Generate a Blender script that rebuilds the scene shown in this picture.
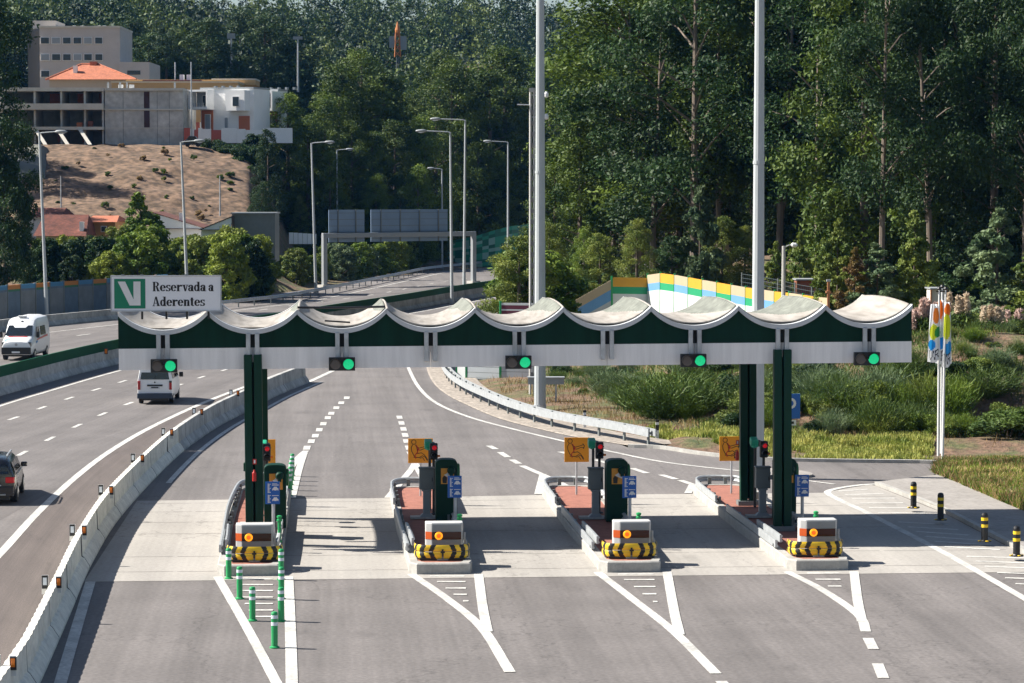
import bpy, bmesh, math, random
import numpy as np
from mathutils import Vector, Matrix
C = bpy.context
for o in list(bpy.data.objects): bpy.data.objects.remove(o)
sc = C.scene
COL = sc.collection
# ------------------------------------------------------------------ camera
HCAM = 10.4; FPX = 2700.0
YAW = math.atan(182/FPX); PITCH = math.atan(150.5/FPX)
cam_d = bpy.data.cameras.new('camera'); cam = bpy.data.objects.new('camera', cam_d); COL.objects.link(cam)
cam_d.sensor_width = 36; cam_d.lens = FPX*36/1024; cam_d.clip_start = 1; cam_d.clip_end = 6000
cam.location = (0, 0, HCAM); cam.rotation_euler = (math.pi/2-PITCH, 0, -YAW)
sc.camera = cam
# ------------------------------------------------------------------ sky and sun
SUN_EL = math.radians(41.5); SUN_AZ = math.radians(-76)      # azimuth from +Y, clockwise positive
sv = Vector((math.sin(SUN_AZ)*math.cos(SUN_EL), math.cos(SUN_AZ)*math.cos(SUN_EL), math.sin(SUN_EL)))
w = bpy.data.worlds.new('World'); sc.world = w; w.use_nodes = True
nt = w.node_tree; bg = nt.nodes['Background']
sky = nt.nodes.new('ShaderNodeTexSky'); sky.sky_type = 'NISHITA'; sky.sun_disc = False
sky.sun_elevation = SUN_EL; sky.sun_rotation = SUN_AZ
sky.air_density = 1.0; sky.dust_density = 1.0; sky.ozone_density = 1.2
nt.links.new(sky.outputs[0], bg.inputs[0]); bg.inputs[1].default_value = 0.052
sl = bpy.data.lights.new('sun', 'SUN'); sl.energy = 5.0; sl.angle = math.radians(0.53); sl.color = (1, 0.945, 0.86)
so = bpy.data.objects.new('sun', sl); COL.objects.link(so); so.rotation_euler = (-sv).to_track_quat('-Z', 'Y').to_euler()
so.location = (-60, 60, 80)
sc.view_settings.view_transform = 'Standard'; sc.view_settings.look = 'None'
sc.view_settings.exposure = 1.12; sc.view_settings.gamma = 1; sc.view_settings.use_curve_mapping = False
sc.render.engine = 'CYCLES'
sc.cycles.max_bounces = 6; sc.cycles.diffuse_bounces = 3; sc.cycles.transparent_max_bounces = 8
sc.cycles.use_denoising = True
# ------------------------------------------------------------------ survey helpers
F0 = Vector((math.sin(YAW), math.cos(YAW), 0)); R0 = Vector((math.cos(YAW), -math.sin(YAW), 0))
FW = F0*math.cos(PITCH)-Vector((0, 0, 1))*math.sin(PITCH); UP = F0*math.sin(PITCH)+Vector((0, 0, 1))*math.cos(PITCH)
def ray(x, y): return FW*FPX+R0*(x-512)+UP*(341.5-y)
def G(x, y, z=0.0):
    d = ray(x, y); t = (z-HCAM)/d.z
    return Vector((d.x*t, d.y*t, z))
def P(x, y, D):
    d = ray(x, y); t = D/d.dot(F0)
    return Vector((d.x*t, d.y*t, HCAM+d.z*t))
def W(u, D, z=0.0):
    v = F0*D+R0*u; return Vector((v.x, v.y, z))
def UD(x, y): return (x*R0.x+y*R0.y, x*F0.x+y*F0.y)
def zat(y, D): return P(512, y, D).z
def lat(x, D): return P(x, 200, D).dot(R0)
def smooth(pts, n=8):
    out = []; p = [pts[0]*2-pts[1]]+list(pts)+[pts[-1]*2-pts[-2]]
    for i in range(1, len(p)-2):
        for k in range(n):
            t = k/n; a, b, c, d = p[i-1], p[i], p[i+1], p[i+2]
            out.append(0.5*((2*b)+(c-a)*t+(2*a-5*b+4*c-d)*t*t+(3*b-a-3*c+d)*t**3))
    out.append(pts[-1]); return out
def normals(pl):
    out = []
    for i in range(len(pl)):
        a = pl[max(i-1, 0)]; b = pl[min(i+1, len(pl)-1)]; d = (b-a); d.z = 0; d.normalize()
        out.append(Vector((d.y, -d.x, 0)))       # to the right of travel
    return out
def offset(pl, d): return [p+n*d for p, n in zip(pl, normals(pl))]
def resample(pl, step, start=0.0):
    out = []; acc = 0; nxt = start
    for a, b in zip(pl[:-1], pl[1:]):
        L = (b-a).length
        while nxt <= acc+L and L > 0:
            out.append((a.lerp(b, (nxt-acc)/L), (b-a).normalized())); nxt += step
        acc += L
    return out
def plen(pl): return sum((b-a).length for a, b in zip(pl[:-1], pl[1:]))
# ------------------------------------------------------------------ materials
MATS = {}
def mat(name, col, rough=0.8, var=0.0, scale=3.0, metal=0.0, bump=0.0, bscale=None, col2=None, emit=None, es=0.0, spec=0.5, stretch=None, coords='Object', transl=0.0, orand=0.0, detail=5, fine=0.0, fscale=60):
    if name in MATS: return MATS[name]
    m = bpy.data.materials.new(name); m.use_nodes = True; N = m.node_tree; n = N.nodes; b = n['Principled BSDF']
    b.inputs['Roughness'].default_value = rough; b.inputs['Metallic'].default_value = metal
    b.inputs['Specular IOR Level'].default_value = spec
    b.inputs['Base Color'].default_value = (*col, 1)
    tc = n.new('ShaderNodeTexCoord'); mp = n.new('ShaderNodeMapping'); N.links.new(tc.outputs[coords], mp.inputs[0])
    if stretch: mp.inputs['Scale'].default_value = stretch
    last = None
    if var > 0 or col2:
        nz = n.new('ShaderNodeTexNoise'); nz.inputs['Scale'].default_value = scale; nz.inputs['Detail'].default_value = detail; nz.inputs['Roughness'].default_value = 0.6
        N.links.new(mp.outputs[0], nz.inputs[0])
        rp = n.new('ShaderNodeValToRGB'); rp.color_ramp.elements[0].position = 0.32; rp.color_ramp.elements[1].position = 0.68
        if col2: a, c = col, col2
        else: a, c = [x*(1-var) for x in col], [min(1, x*(1+var)) for x in col]
        rp.color_ramp.elements[0].color = (*a, 1); rp.color_ramp.elements[1].color = (*c, 1)
        N.links.new(nz.outputs[0], rp.inputs[0]); last = rp.outputs[0]
        if fine > 0:
            n2 = n.new('ShaderNodeTexNoise'); n2.inputs['Scale'].default_value = fscale; n2.inputs['Detail'].default_value = 3
            N.links.new(tc.outputs[coords], n2.inputs[0])
            mr = n.new('ShaderNodeMapRange'); mr.inputs[1].default_value = 0.3; mr.inputs[2].default_value = 0.7; mr.inputs[3].default_value = 1-fine; mr.inputs[4].default_value = 1+fine
            N.links.new(n2.outputs[0], mr.inputs[0])
            mx = n.new('ShaderNodeMix'); mx.data_type = 'RGBA'; mx.blend_type = 'MULTIPLY'; mx.inputs[0].default_value = 1
            N.links.new(last, mx.inputs[6]); N.links.new(mr.outputs[0], mx.inputs[7]); last = mx.outputs[2]
    if orand > 0:
        oi = n.new('ShaderNodeObjectInfo'); mr = n.new('ShaderNodeMapRange'); mr.inputs[3].default_value = 1-orand; mr.inputs[4].default_value = 1+orand
        N.links.new(oi.outputs['Random'], mr.inputs[0]); mx = n.new('ShaderNodeMix'); mx.data_type = 'RGBA'; mx.blend_type = 'MULTIPLY'; mx.inputs[0].default_value = 1
        if last: N.links.new(last, mx.inputs[6])
        else: mx.inputs[6].default_value = (*col, 1)
        N.links.new(mr.outputs[0], mx.inputs[7]); last = mx.outputs[2]
    if last: N.links.new(last, b.inputs['Base Color'])
    if bump > 0:
        nb = n.new('ShaderNodeTexNoise'); nb.inputs['Scale'].default_value = bscale or scale*4; nb.inputs['Detail'].default_value = 4
        N.links.new(mp.outputs[0], nb.inputs[0]); bp = n.new('ShaderNodeBump'); bp.inputs['Strength'].default_value = bump
        N.links.new(nb.outputs[0], bp.inputs['Height']); N.links.new(bp.outputs[0], b.inputs['Normal'])
    if emit: b.inputs['Emission Color'].default_value = (*emit, 1); b.inputs['Emission Strength'].default_value = es
    if transl > 0:
        t = n.new('ShaderNodeBsdfTranslucent'); ms = n.new('ShaderNodeMixShader'); ms.inputs[0].default_value = transl
        if last: N.links.new(last, t.inputs[0])
        else: t.inputs[0].default_value = (*col, 1)
        N.links.new(b.outputs[0], ms.inputs[1]); N.links.new(t.outputs[0], ms.inputs[2]); N.links.new(ms.outputs[0], n['Material Output'].inputs[0])
    MATS[name] = m; return m
def s2l(r, g, b, k=1.0):
    f = lambda c: ((c/255+0.055)/1.055)**2.4 if c > 10 else c/255/12.92
    return (f(r)*k, f(g)*k, f(b)*k)
M_white = mat('white_paint', (0.72, 0.72, 0.71), 0.5, 0.05, 2)
M_mark = mat('marking_paint', (0.49, 0.48, 0.45), 0.7, 0.2, 0.9, fine=0.22, fscale=9)
M_green = mat('dark_green_paint', (0.004, 0.036, 0.022), 0.5, 0.12, 1.5, spec=0.2)
M_greenp = mat('green_panel_paint', (0.0025, 0.028, 0.018), 0.6, 0.22, 1.0, stretch=(3, 1, .3), spec=0.15)
M_brightgreen = mat('bright_green_plastic', (0.02, 0.32, 0.1), 0.4)
M_teal = mat('teal_plastic', (0.03, 0.38, 0.23), 0.4)
M_fascia = mat('fascia_white', (0.8, 0.785, 0.775), 0.6, 0.09, 1.1, stretch=(4, 1, .3))
M_galv = mat('galvanised', (0.46, 0.48, 0.5), 0.42, 0.2, 3, metal=0.35)
M_rail = mat('rail_steel', (0.37, 0.39, 0.4), 0.5, 0.14, 4, metal=0.2)
M_mast = mat('mast_grey', (0.42, 0.45, 0.46), 0.55, 0.06, 1)
M_black = mat('black_plastic', (0.012, 0.012, 0.013), 0.45)
M_dark = mat('dark_gap', (0.01, 0.012, 0.012), 0.9)  # near-black: paints shade into gaps, also serves unlit lenses
M_yellow = mat('yellow_paint', (0.85, 0.55, 0.02), 0.45, 0.06, 4)
M_orange = mat('orange_sign', (0.78, 0.33, 0.012), 0.5)
M_amber = mat('amber_reflector', (0.85, 0.2, 0.01), 0.25)
M_red = mat('red_paint', (0.5, 0.02, 0.015), 0.4)
M_blue = mat('blue_sign', (0.008, 0.11, 0.42), 0.4)
M_conc = mat('concrete', (0.43, 0.42, 0.39), 0.85, 0.14, 1.2, fine=0.12, fscale=12)
M_kerb = mat('kerb_concrete', (0.35, 0.34, 0.315), 0.85, 0.16, 2.5, fine=0.1, fscale=15)
M_barr = mat('barrier_concrete', (0.4, 0.4, 0.385), 0.85, 0.3, 0.55, fine=0.18, fscale=3, stretch=(1, 1, 0.35))
M_barrw = mat('barrier_whitewash', (0.7, 0.68, 0.6), 0.85, 0.12, 1.2, fine=0.12, fscale=5, stretch=(1, 1, 0.4))
M_brick = mat('red_paver', (0.3, 0.12, 0.085), 0.85, 0.16, 3, fine=0.15, fscale=20)
M_glass = mat('dark_glass', (0.012, 0.017, 0.022), 0.08, spec=0.8)
M_tyre = mat('tyre', (0.012, 0.012, 0.012), 0.8)
M_rim = mat('wheel_rim', (0.4, 0.4, 0.41), 0.35, metal=0.7)
M_greyp = mat('grey_paint', (0.16, 0.18, 0.18), 0.5, 0.08, 2)
M_greyl = mat('light_grey_paint', (0.28, 0.3, 0.31), 0.5, 0.05, 2)
M_bark = mat('bark', (0.11, 0.085, 0.065), 0.95, 0.3, 4, stretch=(1, 1, 0.15))
M_barkp = mat('pale_bark', (0.17, 0.135, 0.105), 0.9, 0.35, 1.5, stretch=(1, 1, 0.2))
# ------------------------------------------------------------------ mesh builder
class MB:
    def __init__(s): s.v = []; s.f = []; s.m = []; s.mats = []
    def mi(s, m):
        if m not in s.mats: s.mats.append(m)
        return s.mats.index(m)
    def add(s, vs, fs, m):
        b = len(s.v); s.v += [tuple(v) for v in vs]; k = s.mi(m)
        for f in fs: s.f.append(tuple(i+b for i in f)); s.m.append(k)
        return s
    def box(s, c, d, m, rz=0, taper=1.0, rx=0):
        x, y, z = d[0]/2, d[1]/2, d[2]/2
        vs = [Vector((sx*x*(taper if sz > 0 else 1), sy*y*(taper if sz > 0 else 1), sz*z)) for sz in (-1, 1) for sx, sy in ((-1, -1), (1, -1), (1, 1), (-1, 1))]
        R = Matrix.Rotation(rz, 3, 'Z') @ Matrix.Rotation(rx, 3, 'X'); c = Vector(c)
        return s.add([R@v+c for v in vs], [(3, 2, 1, 0), (4, 5, 6, 7), (0, 1, 5, 4), (1, 2, 6, 5), (2, 3, 7, 6), (3, 0, 4, 7)], m)
    def tube(s, pts, r, m, n=8, cap=True):
        pts = [Vector(p) for p in pts]; rs = r if isinstance(r, (list, tuple)) else [r]*len(pts); vs = []; fs = []
        prev = None
        for i, p in enumerate(pts):
            d = (pts[min(i+1, len(pts)-1)]-pts[max(i-1, 0)]).normalized()
            if prev is None: a = d.orthogonal().normalized()
            else:
                a = prev-d*prev.dot(d); a = a.normalized() if a.length > 1e-6 else d.orthogonal().normalized()
            prev = a; b = d.cross(a)
            vs += [p+(a*math.cos(t)+b*math.sin(t))*rs[i] for t in [2*math.pi*k/n for k in range(n)]]
        for i in range(len(pts)-1):
            for k in range(n): fs.append((i*n+k, i*n+(k+1) % n, (i+1)*n+(k+1) % n, (i+1)*n+k))
        if cap: fs.append(tuple(range(n-1, -1, -1))); fs.append(tuple(range((len(pts)-1)*n, len(pts)*n)))
        return s.add(vs, fs, m)
    def lathe(s, prof, c, m, n=16, rot=None):
        c = Vector(c); vs = []; fs = []
        for r, z in prof:
            for k in range(n):
                v = Vector((r*math.cos(2*math.pi*k/n), r*math.sin(2*math.pi*k/n), z))
                if rot is not None: v = rot@v
                vs.append(v+c)
        for i in range(len(prof)-1):
            for k in range(n): fs.append((i*n+k, i*n+(k+1) % n, (i+1)*n+(k+1) % n, (i+1)*n+k))
        fs.append(tuple(range(n-1, -1, -1))); fs.append(tuple(range((len(prof)-1)*n, len(prof)*n)))
        return s.add(vs, fs, m)
    def prism(s, poly, axis, a, b, m):       # poly: 2D outline, extruded along axis from a to b
        n = len(poly)
        def mk(p, t):
            return {'x': (t, p[0], p[1]), 'y': (p[0], t, p[1]), 'z': (p[0], p[1], t)}[axis]
        vs = [mk(p, a) for p in poly]+[mk(p, b) for p in poly]
        fs = [tuple(range(n-1, -1, -1)), tuple(range(n, 2*n))]+[(i, (i+1) % n, n+(i+1) % n, n+i) for i in range(n)]
        return s.add(vs, fs, m)
    def sweep(s, path, prof, m, closed=False, cap=True, mfun=None):  # prof: (side offset to the right, z)
        nn = normals(path); k = len(prof); vs = []
        for p, n in zip(path, nn):
            for a, z in prof: vs.append(p+n*a+Vector((0, 0, z)))
        L = len(path)
        for i in range(L-1):
            for j in range(k if closed else k-1):
                q = (i*k+j, i*k+(j+1) % k, (i+1)*k+(j+1) % k, (i+1)*k+j)
                pass
        fs = [(i*k+j, i*k+(j+1) % k, (i+1)*k+(j+1) % k, (i+1)*k+j) for i in range(L-1) for j in range(k if closed else k-1)]
        if closed and cap: fs += [tuple(range(k-1, -1, -1)), tuple(range((L-1)*k, L*k))]
        return s.add(vs, fs, m)
    def build(s, name, parent=None, loc=None, bevel=0.0, smoothsh=False, seg=2):
        me = bpy.data.meshes.new(name); me.from_pydata(s.v, [], s.f)
        for m in s.mats: me.materials.append(m)
        me.polygons.foreach_set('material_index', s.m)
        bm = bmesh.new(); bm.from_mesh(me); bmesh.ops.recalc_face_normals(bm, faces=bm.faces); bm.to_mesh(me); bm.free()
        if smoothsh: me.shade_smooth()
        o = bpy.data.objects.new(name, me); COL.objects.link(o)
        if loc is not None: o.location = loc
        if parent is not None: o.parent = parent
        if bevel > 0:
            b = o.modifiers.new('bevel', 'BEVEL'); b.width = bevel; b.segments = seg; b.limit_method = 'ANGLE'; b.angle_limit = math.radians(35)
        return o
def tag(o, label=None, cat=None, group=None, kind=None):
    if label: o['label'] = label
    if cat: o['category'] = cat
    if group: o['group'] = group
    if kind: o['kind'] = kind
    return o
def empty(name, loc, rz=0, label=None, cat=None, group=None):
    o = bpy.data.objects.new(name, None); COL.objects.link(o); o.location = loc; o.rotation_euler = (0, 0, rz); o.empty_display_size = 0.3
    return tag(o, label, cat, group)
def copy_tree(o, parent=None):
    c = o.copy(); COL.objects.link(c); c.parent = parent
    for ch in list(o.children): copy_tree(ch, c)
    return c
def place(proto, loc, rz=0, label=None, group=None, sc_=None):
    if not proto.get('used'): o = proto; proto['used'] = 1
    else: o = copy_tree(proto)
    o.location = loc; o.rotation_euler = (0, 0, rz)
    if sc_ is not None: o.scale = sc_ if isinstance(sc_, tuple) else (sc_,)*3
    if label: o['label'] = label
    if group: o['group'] = group
    return o
def ribbon(mb, pts, wd, m, origin, ax, az, lift=Vector((0, 0, 0)), closed=False):
    """flat stroke drawn on a sign face: 2D points in the plane (ax, az)"""
    pts = [Vector((p[0], p[1])) for p in pts]
    if closed: pts = pts+[pts[0]]
    for a, b in zip(pts[:-1], pts[1:]):
        d = (b-a)
        if d.length < 1e-6: continue
        d.normalize(); n = Vector((-d.y, d.x))*wd/2; e = d*wd*0.3
        q = [a-e+n, a-e-n, b+e-n, b+e+n]
        mb.add([origin+ax*p.x+az*p.y+lift for p in q], [(0, 1, 2, 3)], m)
def flat(mb, poly, m, origin, ax, az, lift=Vector((0, 0, 0))):
    mb.add([origin+ax*p[0]+az*p[1]+lift for p in poly], [tuple(range(len(poly)))], m)
_rk = [0]
def ribbon(mb, pts, wd, m, origin, ax, az, lift=Vector((0, 0, 0)), closed=False):
    pts = [Vector((p[0], p[1])) for p in pts]
    if closed: pts = pts+[pts[0]]
    for a, b in zip(pts[:-1], pts[1:]):
        d = (b-a)
        if d.length < 1e-6: continue
        d.normalize(); n = Vector((-d.y, d.x))*wd/2; e = d*wd*0.3
        _rk[0] += 1; lf = lift*(1+0.12*(_rk[0] % 9))
        mb.add([origin+ax*p.x+az*p.y+lf for p in (a-e+n, a-e-n, b+e-n, b+e+n)], [(0, 1, 2, 3)], m)
# ================================================================== TERRAIN
LB = [(20, -62), (100, -58), (150, -51), (190, -44.5), (209, -41), (240, -36.5), (265, -26.5), (290, -21), (349, -11.5), (362, -4.5), (400, 6), (480, 34), (600, 80), (2000, 500)]
RB = [(20, 62), (112, 6.6), (117, 3.4), (124, 1.2), (135, -1.0), (145, -2.6), (161, -3.4), (175, -3), (200, -1), (230, 2), (255, 6), (274, 10), (300, 15), (355, 25), (420, 40), (480, 62), (600, 110), (2000, 600)]
def ip(T, D): return np.interp(D, [a for a, _ in T], [b for _, b in T])
def sst(x, a, b):
    t = np.clip((x-a)/(b-a), 0, 1); return t*t*(3-2*t)
def vnoise(u, v, s, seed=0):
    u = u/s+seed*17.3; v = v/s+seed*7.7; i = np.floor(u); j = np.floor(v); a = u-i; b = v-j; a = a*a*(3-2*a); b = b*b*(3-2*b)
    h = lambda x, y: np.modf(np.abs(np.sin(x*127.1+y*311.7+seed)*43758.5453))[0]
    return (h(i, j)*(1-a)+h(i+1, j)*a)*(1-b)+(h(i, j+1)*(1-a)+h(i+1, j+1)*a)*b
def dright(u, D):
    R = ip(RB, D); Dt = np.where(u < 6, 113.5, 107.5)
    return np.where(D > 112, np.minimum(u-R, D-Dt), np.where(u > 6, D-Dt, -5))
def H(u, D):
    u = np.asarray(u, float); D = np.asarray(D, float)
    dl = ip(LB, D)-u; dr = dright(u, D)
    hill = (42-5*np.exp(-((512+2700*u/np.maximum(D, 1)-245)/70)**2))*sst(D, 380, 830)+4*vnoise(u, D, 60, 2)*sst(D, 400, 600)
    hill = hill*(1-0.5*sst(D, 900, 1500))
    # left side: shrubs, houses, brown slope, plateau
    z_l = 1.2*sst(dl, 1.5, 10)+2.2*sst(dl, 8, 30)*sst(D, 225, 262)
    px = 512+2700*u/np.maximum(D, 1)
    slope = 9.4*sst(D, 297, 343)*sst(-px, -300, -245)+3.0*sst(D, 262, 300)*sst(-px, -310, -240)
    z_l = z_l+slope
    mid = 6.5*sst(dl, 8, 50)*sst(px, 235, 300)
    z_l = z_l+mid
    # right side
    nz = vnoise(u, D, 7, 5)
    z_r = 0.25*sst(dr, 0.6, 2.5)+(1.9+1.6*sst(u, 9, 22))*sst(dr+1.2*(nz-.5), 4.5, 16)+4.0*sst(dr, 40, 120)+14*sst(dr, 110, 300)
    z_r = z_r+0.35*(vnoise(u, D, 2.6, 9)-.5)*sst(dr, 4, 8)*(1-sst(dr, 22, 40))
    z = np.where(dl > 1.2, np.maximum(z_l, 0), 0)+np.where(dr > 0.5, z_r, 0)
    out = (dl > 1.2) | (dr > 0.5)
    hh = np.where(dl > 1.2, sst(dl, 30, 140), sst(dr, 30, 140))
    z = z+np.where(out, np.maximum(hill*hh-z*0.6*sst(D, 430, 700), 0), 0)
    z = z+np.where(out, 0.25*(vnoise(u, D, 4, 3)-.5)*sst(np.maximum(dl, dr), 2, 8), 0)
    return z-0.08
def Hs(u, D): return float(H(u, D))
def onground(x, D, dz=0.0):
    """point of the terrain seen in the direction of column x at depth D"""
    u = lat(x, D); p = W(u, D); p.z = Hs(u, D)+dz; return p
us = np.concatenate([np.arange(-900, -140, 20), np.arange(-140, -60, 4), np.arange(-60, 75, 1.0), np.arange(75, 140, 4), np.arange(140, 901, 20)])
Ds = np.concatenate([np.arange(-60, 100, 8), np.arange(100, 180, 1.0), np.arange(180, 360, 2.5), np.arange(360, 560, 6), np.arange(560, 1000, 15), np.arange(1000, 4001, 150)])
UU, DD = np.meshgrid(us, Ds); ZZ = H(UU, DD)
XX = F0.x*DD+R0.x*UU; YY = F0.y*DD+R0.y*UU
def grid_mesh(name, X, Y, Z, m):
    nr, ncl = X.shape; me = bpy.data.meshes.new(name); me.vertices.add(nr*ncl)
    me.vertices.foreach_set('co', np.stack([X, Y, Z], -1).reshape(-1).astype(np.float32))
    i = np.arange(nr-1)[:, None]*ncl+np.arange(ncl-1)[None, :]; q = np.stack([i, i+1, i+1+ncl, i+ncl], -1).reshape(-1, 4)
    quad_mesh(me, q); me.shade_smooth(); me.materials.append(m)
    o = bpy.data.objects.new(name, me); COL.objects.link(o); return o
def quad_mesh(me, q):
    n = len(q); me.loops.add(n*4); me.loops.foreach_set('vertex_index', q.reshape(-1).astype(np.int32))
    me.polygons.add(n); me.polygons.foreach_set('loop_start', (np.arange(n)*4).astype(np.int32)); me.polygons.foreach_set('loop_total', np.full(n, 4, np.int32)); me.update(calc_edges=True)
def ground_material():
    m = bpy.data.materials.new('ground_soil'); m.use_nodes = True; N = m.node_tree; n = N.nodes; b = n['Principled BSDF']; b.inputs['Roughness'].default_value = 0.95
    tc = n.new('ShaderNodeTexCoord')
    def noise(s, d=6):
        z = n.new('ShaderNodeTexNoise'); z.inputs['Scale'].default_value = s; z.inputs['Detail'].default_value = d; z.inputs['Roughness'].default_value = 0.65; N.links.new(tc.outputs['Object'], z.inputs[0]); return z
    a = noise(0.35); c = noise(0.12); f = noise(2.2)
    soil = n.new('ShaderNodeValToRGB'); e = soil.color_ramp.elements; e[0].position = .3; e[0].color = (0.085, 0.05, 0.03, 1); e[1].position = .7; e[1].color = (0.25, 0.155, 0.1, 1)
    N.links.new(f.outputs[0], soil.inputs[0])
    gr = n.new('ShaderNodeValToRGB'); e = gr.color_ramp.elements; e[0].position = .3; e[0].color = (0.035, 0.06, 0.015, 1); e[1].position = .72; e[1].color = (0.16, 0.15, 0.06, 1)
    N.links.new(f.outputs[0], gr.inputs[0])
    r = n.new('ShaderNodeValToRGB'); e = r.color_ramp.elements; e[0].position = .44; e[0].color = (0, 0, 0, 1); e[1].position = .58; e[1].color = (1, 1, 1, 1); N.links.new(a.outputs[0], r.inputs[0])
    mx = n.new('ShaderNodeMix'); mx.data_type = 'RGBA'; N.links.new(r.outputs[0], mx.inputs[0]); N.links.new(soil.outputs[0], mx.inputs[6]); N.links.new(gr.outputs[0], mx.inputs[7])
    N.links.new(mx.outputs[2], b.inputs['Base Color'])
    bp = n.new('ShaderNodeBump'); bp.inputs['Strength'].default_value = 0.8; bp.inputs['Distance'].default_value = 0.3; N.links.new(f.outputs[0], bp.inputs['Height']); N.links.new(bp.outputs[0], b.inputs['Normal'])
    return m
M_ground = ground_material()
terrain = tag(grid_mesh('ground', XX, YY, ZZ, M_ground), kind='structure')
# brown bare slope under the building site, laid over the terrain as a sheet of its own soil
M_soil = mat('bare_soil', (0.085, 0.056, 0.033), 0.95, col2=(0.19, 0.12, 0.077), scale=0.6, bump=1.0, bscale=2.0, fine=0.5, fscale=1.2, detail=9)
def patch(name, x0, x1, D0, D1, m, dz, nx=110, nd=90, amp=1.0):
    """sheet draped dz above the terrain between two sight columns and two depths, with a ragged edge"""
    xs = np.linspace(x0, x1, nx); ds = np.linspace(D0, D1, nd); X, D = np.meshgrid(xs, ds); u = (X-512)/2700*D
    z = H(u, D)+dz+amp*(1.0*(vnoise(u, D, 5, 4)-.5)+0.7*(vnoise(u, D, 1.9, 8)-.5))
    t = np.minimum(np.minimum((X-x0), (x1-X))/12.0, np.minimum((D-D0), (D1-D))/6.0)
    z = z-1.2*(1-sst(t+0.5*amp*vnoise(u, D, 4, 6), 0, 1))
    o = grid_mesh(name, F0.x*D+R0.x*u, F0.y*D+R0.y*u, z, m); return tag(o, kind='structure')
patch('bare_hillside', 14, 262, 286, 350, M_soil, 0.45, amp=.55)
patch('concrete_ramp', 6, 52, 318, 340, mat('ramp_concrete', (0.16, 0.16, 0.135), 0.9, 0.15, 0.5), 1.25, amp=.08)
# ================================================================== ROADS
def road_material(name, c, lanew=None, uv=False, k=0.2, band=0.17):
    m = bpy.data.materials.new(name); m.use_nodes = True; N = m.node_tree; n = N.nodes; b = n['Principled BSDF']; b.inputs['Roughness'].default_value = 0.78; b.inputs['Specular IOR Level'].default_value = 0.35
    tc = n.new('ShaderNodeTexCoord'); src = tc.outputs['UV' if uv else 'Object']
    def noise(s, st, d=4):
        mp = n.new('ShaderNodeMapping'); mp.inputs['Scale'].default_value = st; N.links.new(src, mp.inputs[0]); z = n.new('ShaderNodeTexNoise'); z.inputs['Scale'].default_value = s; z.inputs['Detail'].default_value = d; N.links.new(mp.outputs[0], z.inputs[0]); return z
    def mr(x, a): 
        q = n.new('ShaderNodeMapRange'); q.inputs[1].default_value = .3; q.inputs[2].default_value = .7; q.inputs[3].default_value = 1-a; q.inputs[4].default_value = 1+a; N.links.new(x.outputs[0], q.inputs[0]); return q.outputs[0]
    def mul(a, c_):
        x = n.new('ShaderNodeMath'); x.operation = 'MULTIPLY'; N.links.new(a, x.inputs[0]); N.links.new(c_, x.inputs[1]); return x.outputs[0]
    a = mr(noise(1, (0.8, 0.018, 1)), band); c1 = mr(noise(0.3, (1, 1, 1)), k*0.55); g = mr(noise(9, (1, 1, 1), 5), k*0.9); sc1 = mr(noise(1, (6, 0.12, 1), 5), k*0.4)
    # oil stains and old patches: sparse dark blots, thin tar lines
    st_ = noise(0.55, (1, .45, 1), 5); q = n.new('ShaderNodeMapRange'); q.inputs[1].default_value = .62; q.inputs[2].default_value = .75; q.inputs[3].default_value = 1.0; q.inputs[4].default_value = .8; N.links.new(st_.outputs[0], q.inputs[0])
    vo = n.new('ShaderNodeTexVoronoi'); vo.feature = 'DISTANCE_TO_EDGE'; vo.inputs['Scale'].default_value = .16; mpv = n.new('ShaderNodeMapping'); mpv.inputs['Scale'].default_value = (1, .35, 1); dn = noise(1.3, (1, 1, 1), 5)
    vm = n.new('ShaderNodeVectorMath'); vm.operation = 'ADD'; N.links.new(src, mpv.inputs[0]); N.links.new(mpv.outputs[0], vm.inputs[0]); sc2 = n.new('ShaderNodeVectorMath'); sc2.operation = 'SCALE'; sc2.inputs['Scale'].default_value = 1.6; N.links.new(dn.outputs['Color'], sc2.inputs[0]); N.links.new(sc2.outputs[0], vm.inputs[1]); N.links.new(vm.outputs[0], vo.inputs['Vector'])
    cr = n.new('ShaderNodeMapRange'); cr.inputs[1].default_value = .0; cr.inputs[2].default_value = .006; cr.inputs[3].default_value = .72; cr.inputs[4].default_value = 1.0; N.links.new(vo.outputs['Distance'], cr.inputs[0])
    v = mul(mul(mul(a, c1), mul(g, sc1)), mul(q.outputs[0], cr.outputs[0]))
    mx = n.new('ShaderNodeMix'); mx.data_type = 'RGBA'; mx.blend_type = 'MULTIPLY'; mx.inputs[0].default_value = 1; mx.inputs[6].default_value = (*c, 1); N.links.new(v, mx.inputs[7])
    N.links.new(mx.outputs[2], b.inputs['Base Color'])
    z = noise(30, (1, 1, 1), 3); bp = n.new('ShaderNodeBump'); bp.inputs['Strength'].default_value = 0.25; bp.inputs['Distance'].default_value = 0.01; N.links.new(z.outputs[0], bp.inputs['Height']); N.links.new(bp.outputs[0], b.inputs['Normal'])
    return m
M_asph = road_material('plaza_asphalt', (0.15, 0.137, 0.131))
M_asph2 = road_material('highway_asphalt', (0.138, 0.126, 0.121), uv=True)
M_asph3 = road_material('shoulder_asphalt', (0.105, 0.087, 0.079), uv=True)
M_slab = road_material('toll_concrete', (0.335, 0.315, 0.288), k=0.12, band=0.09)
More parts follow.
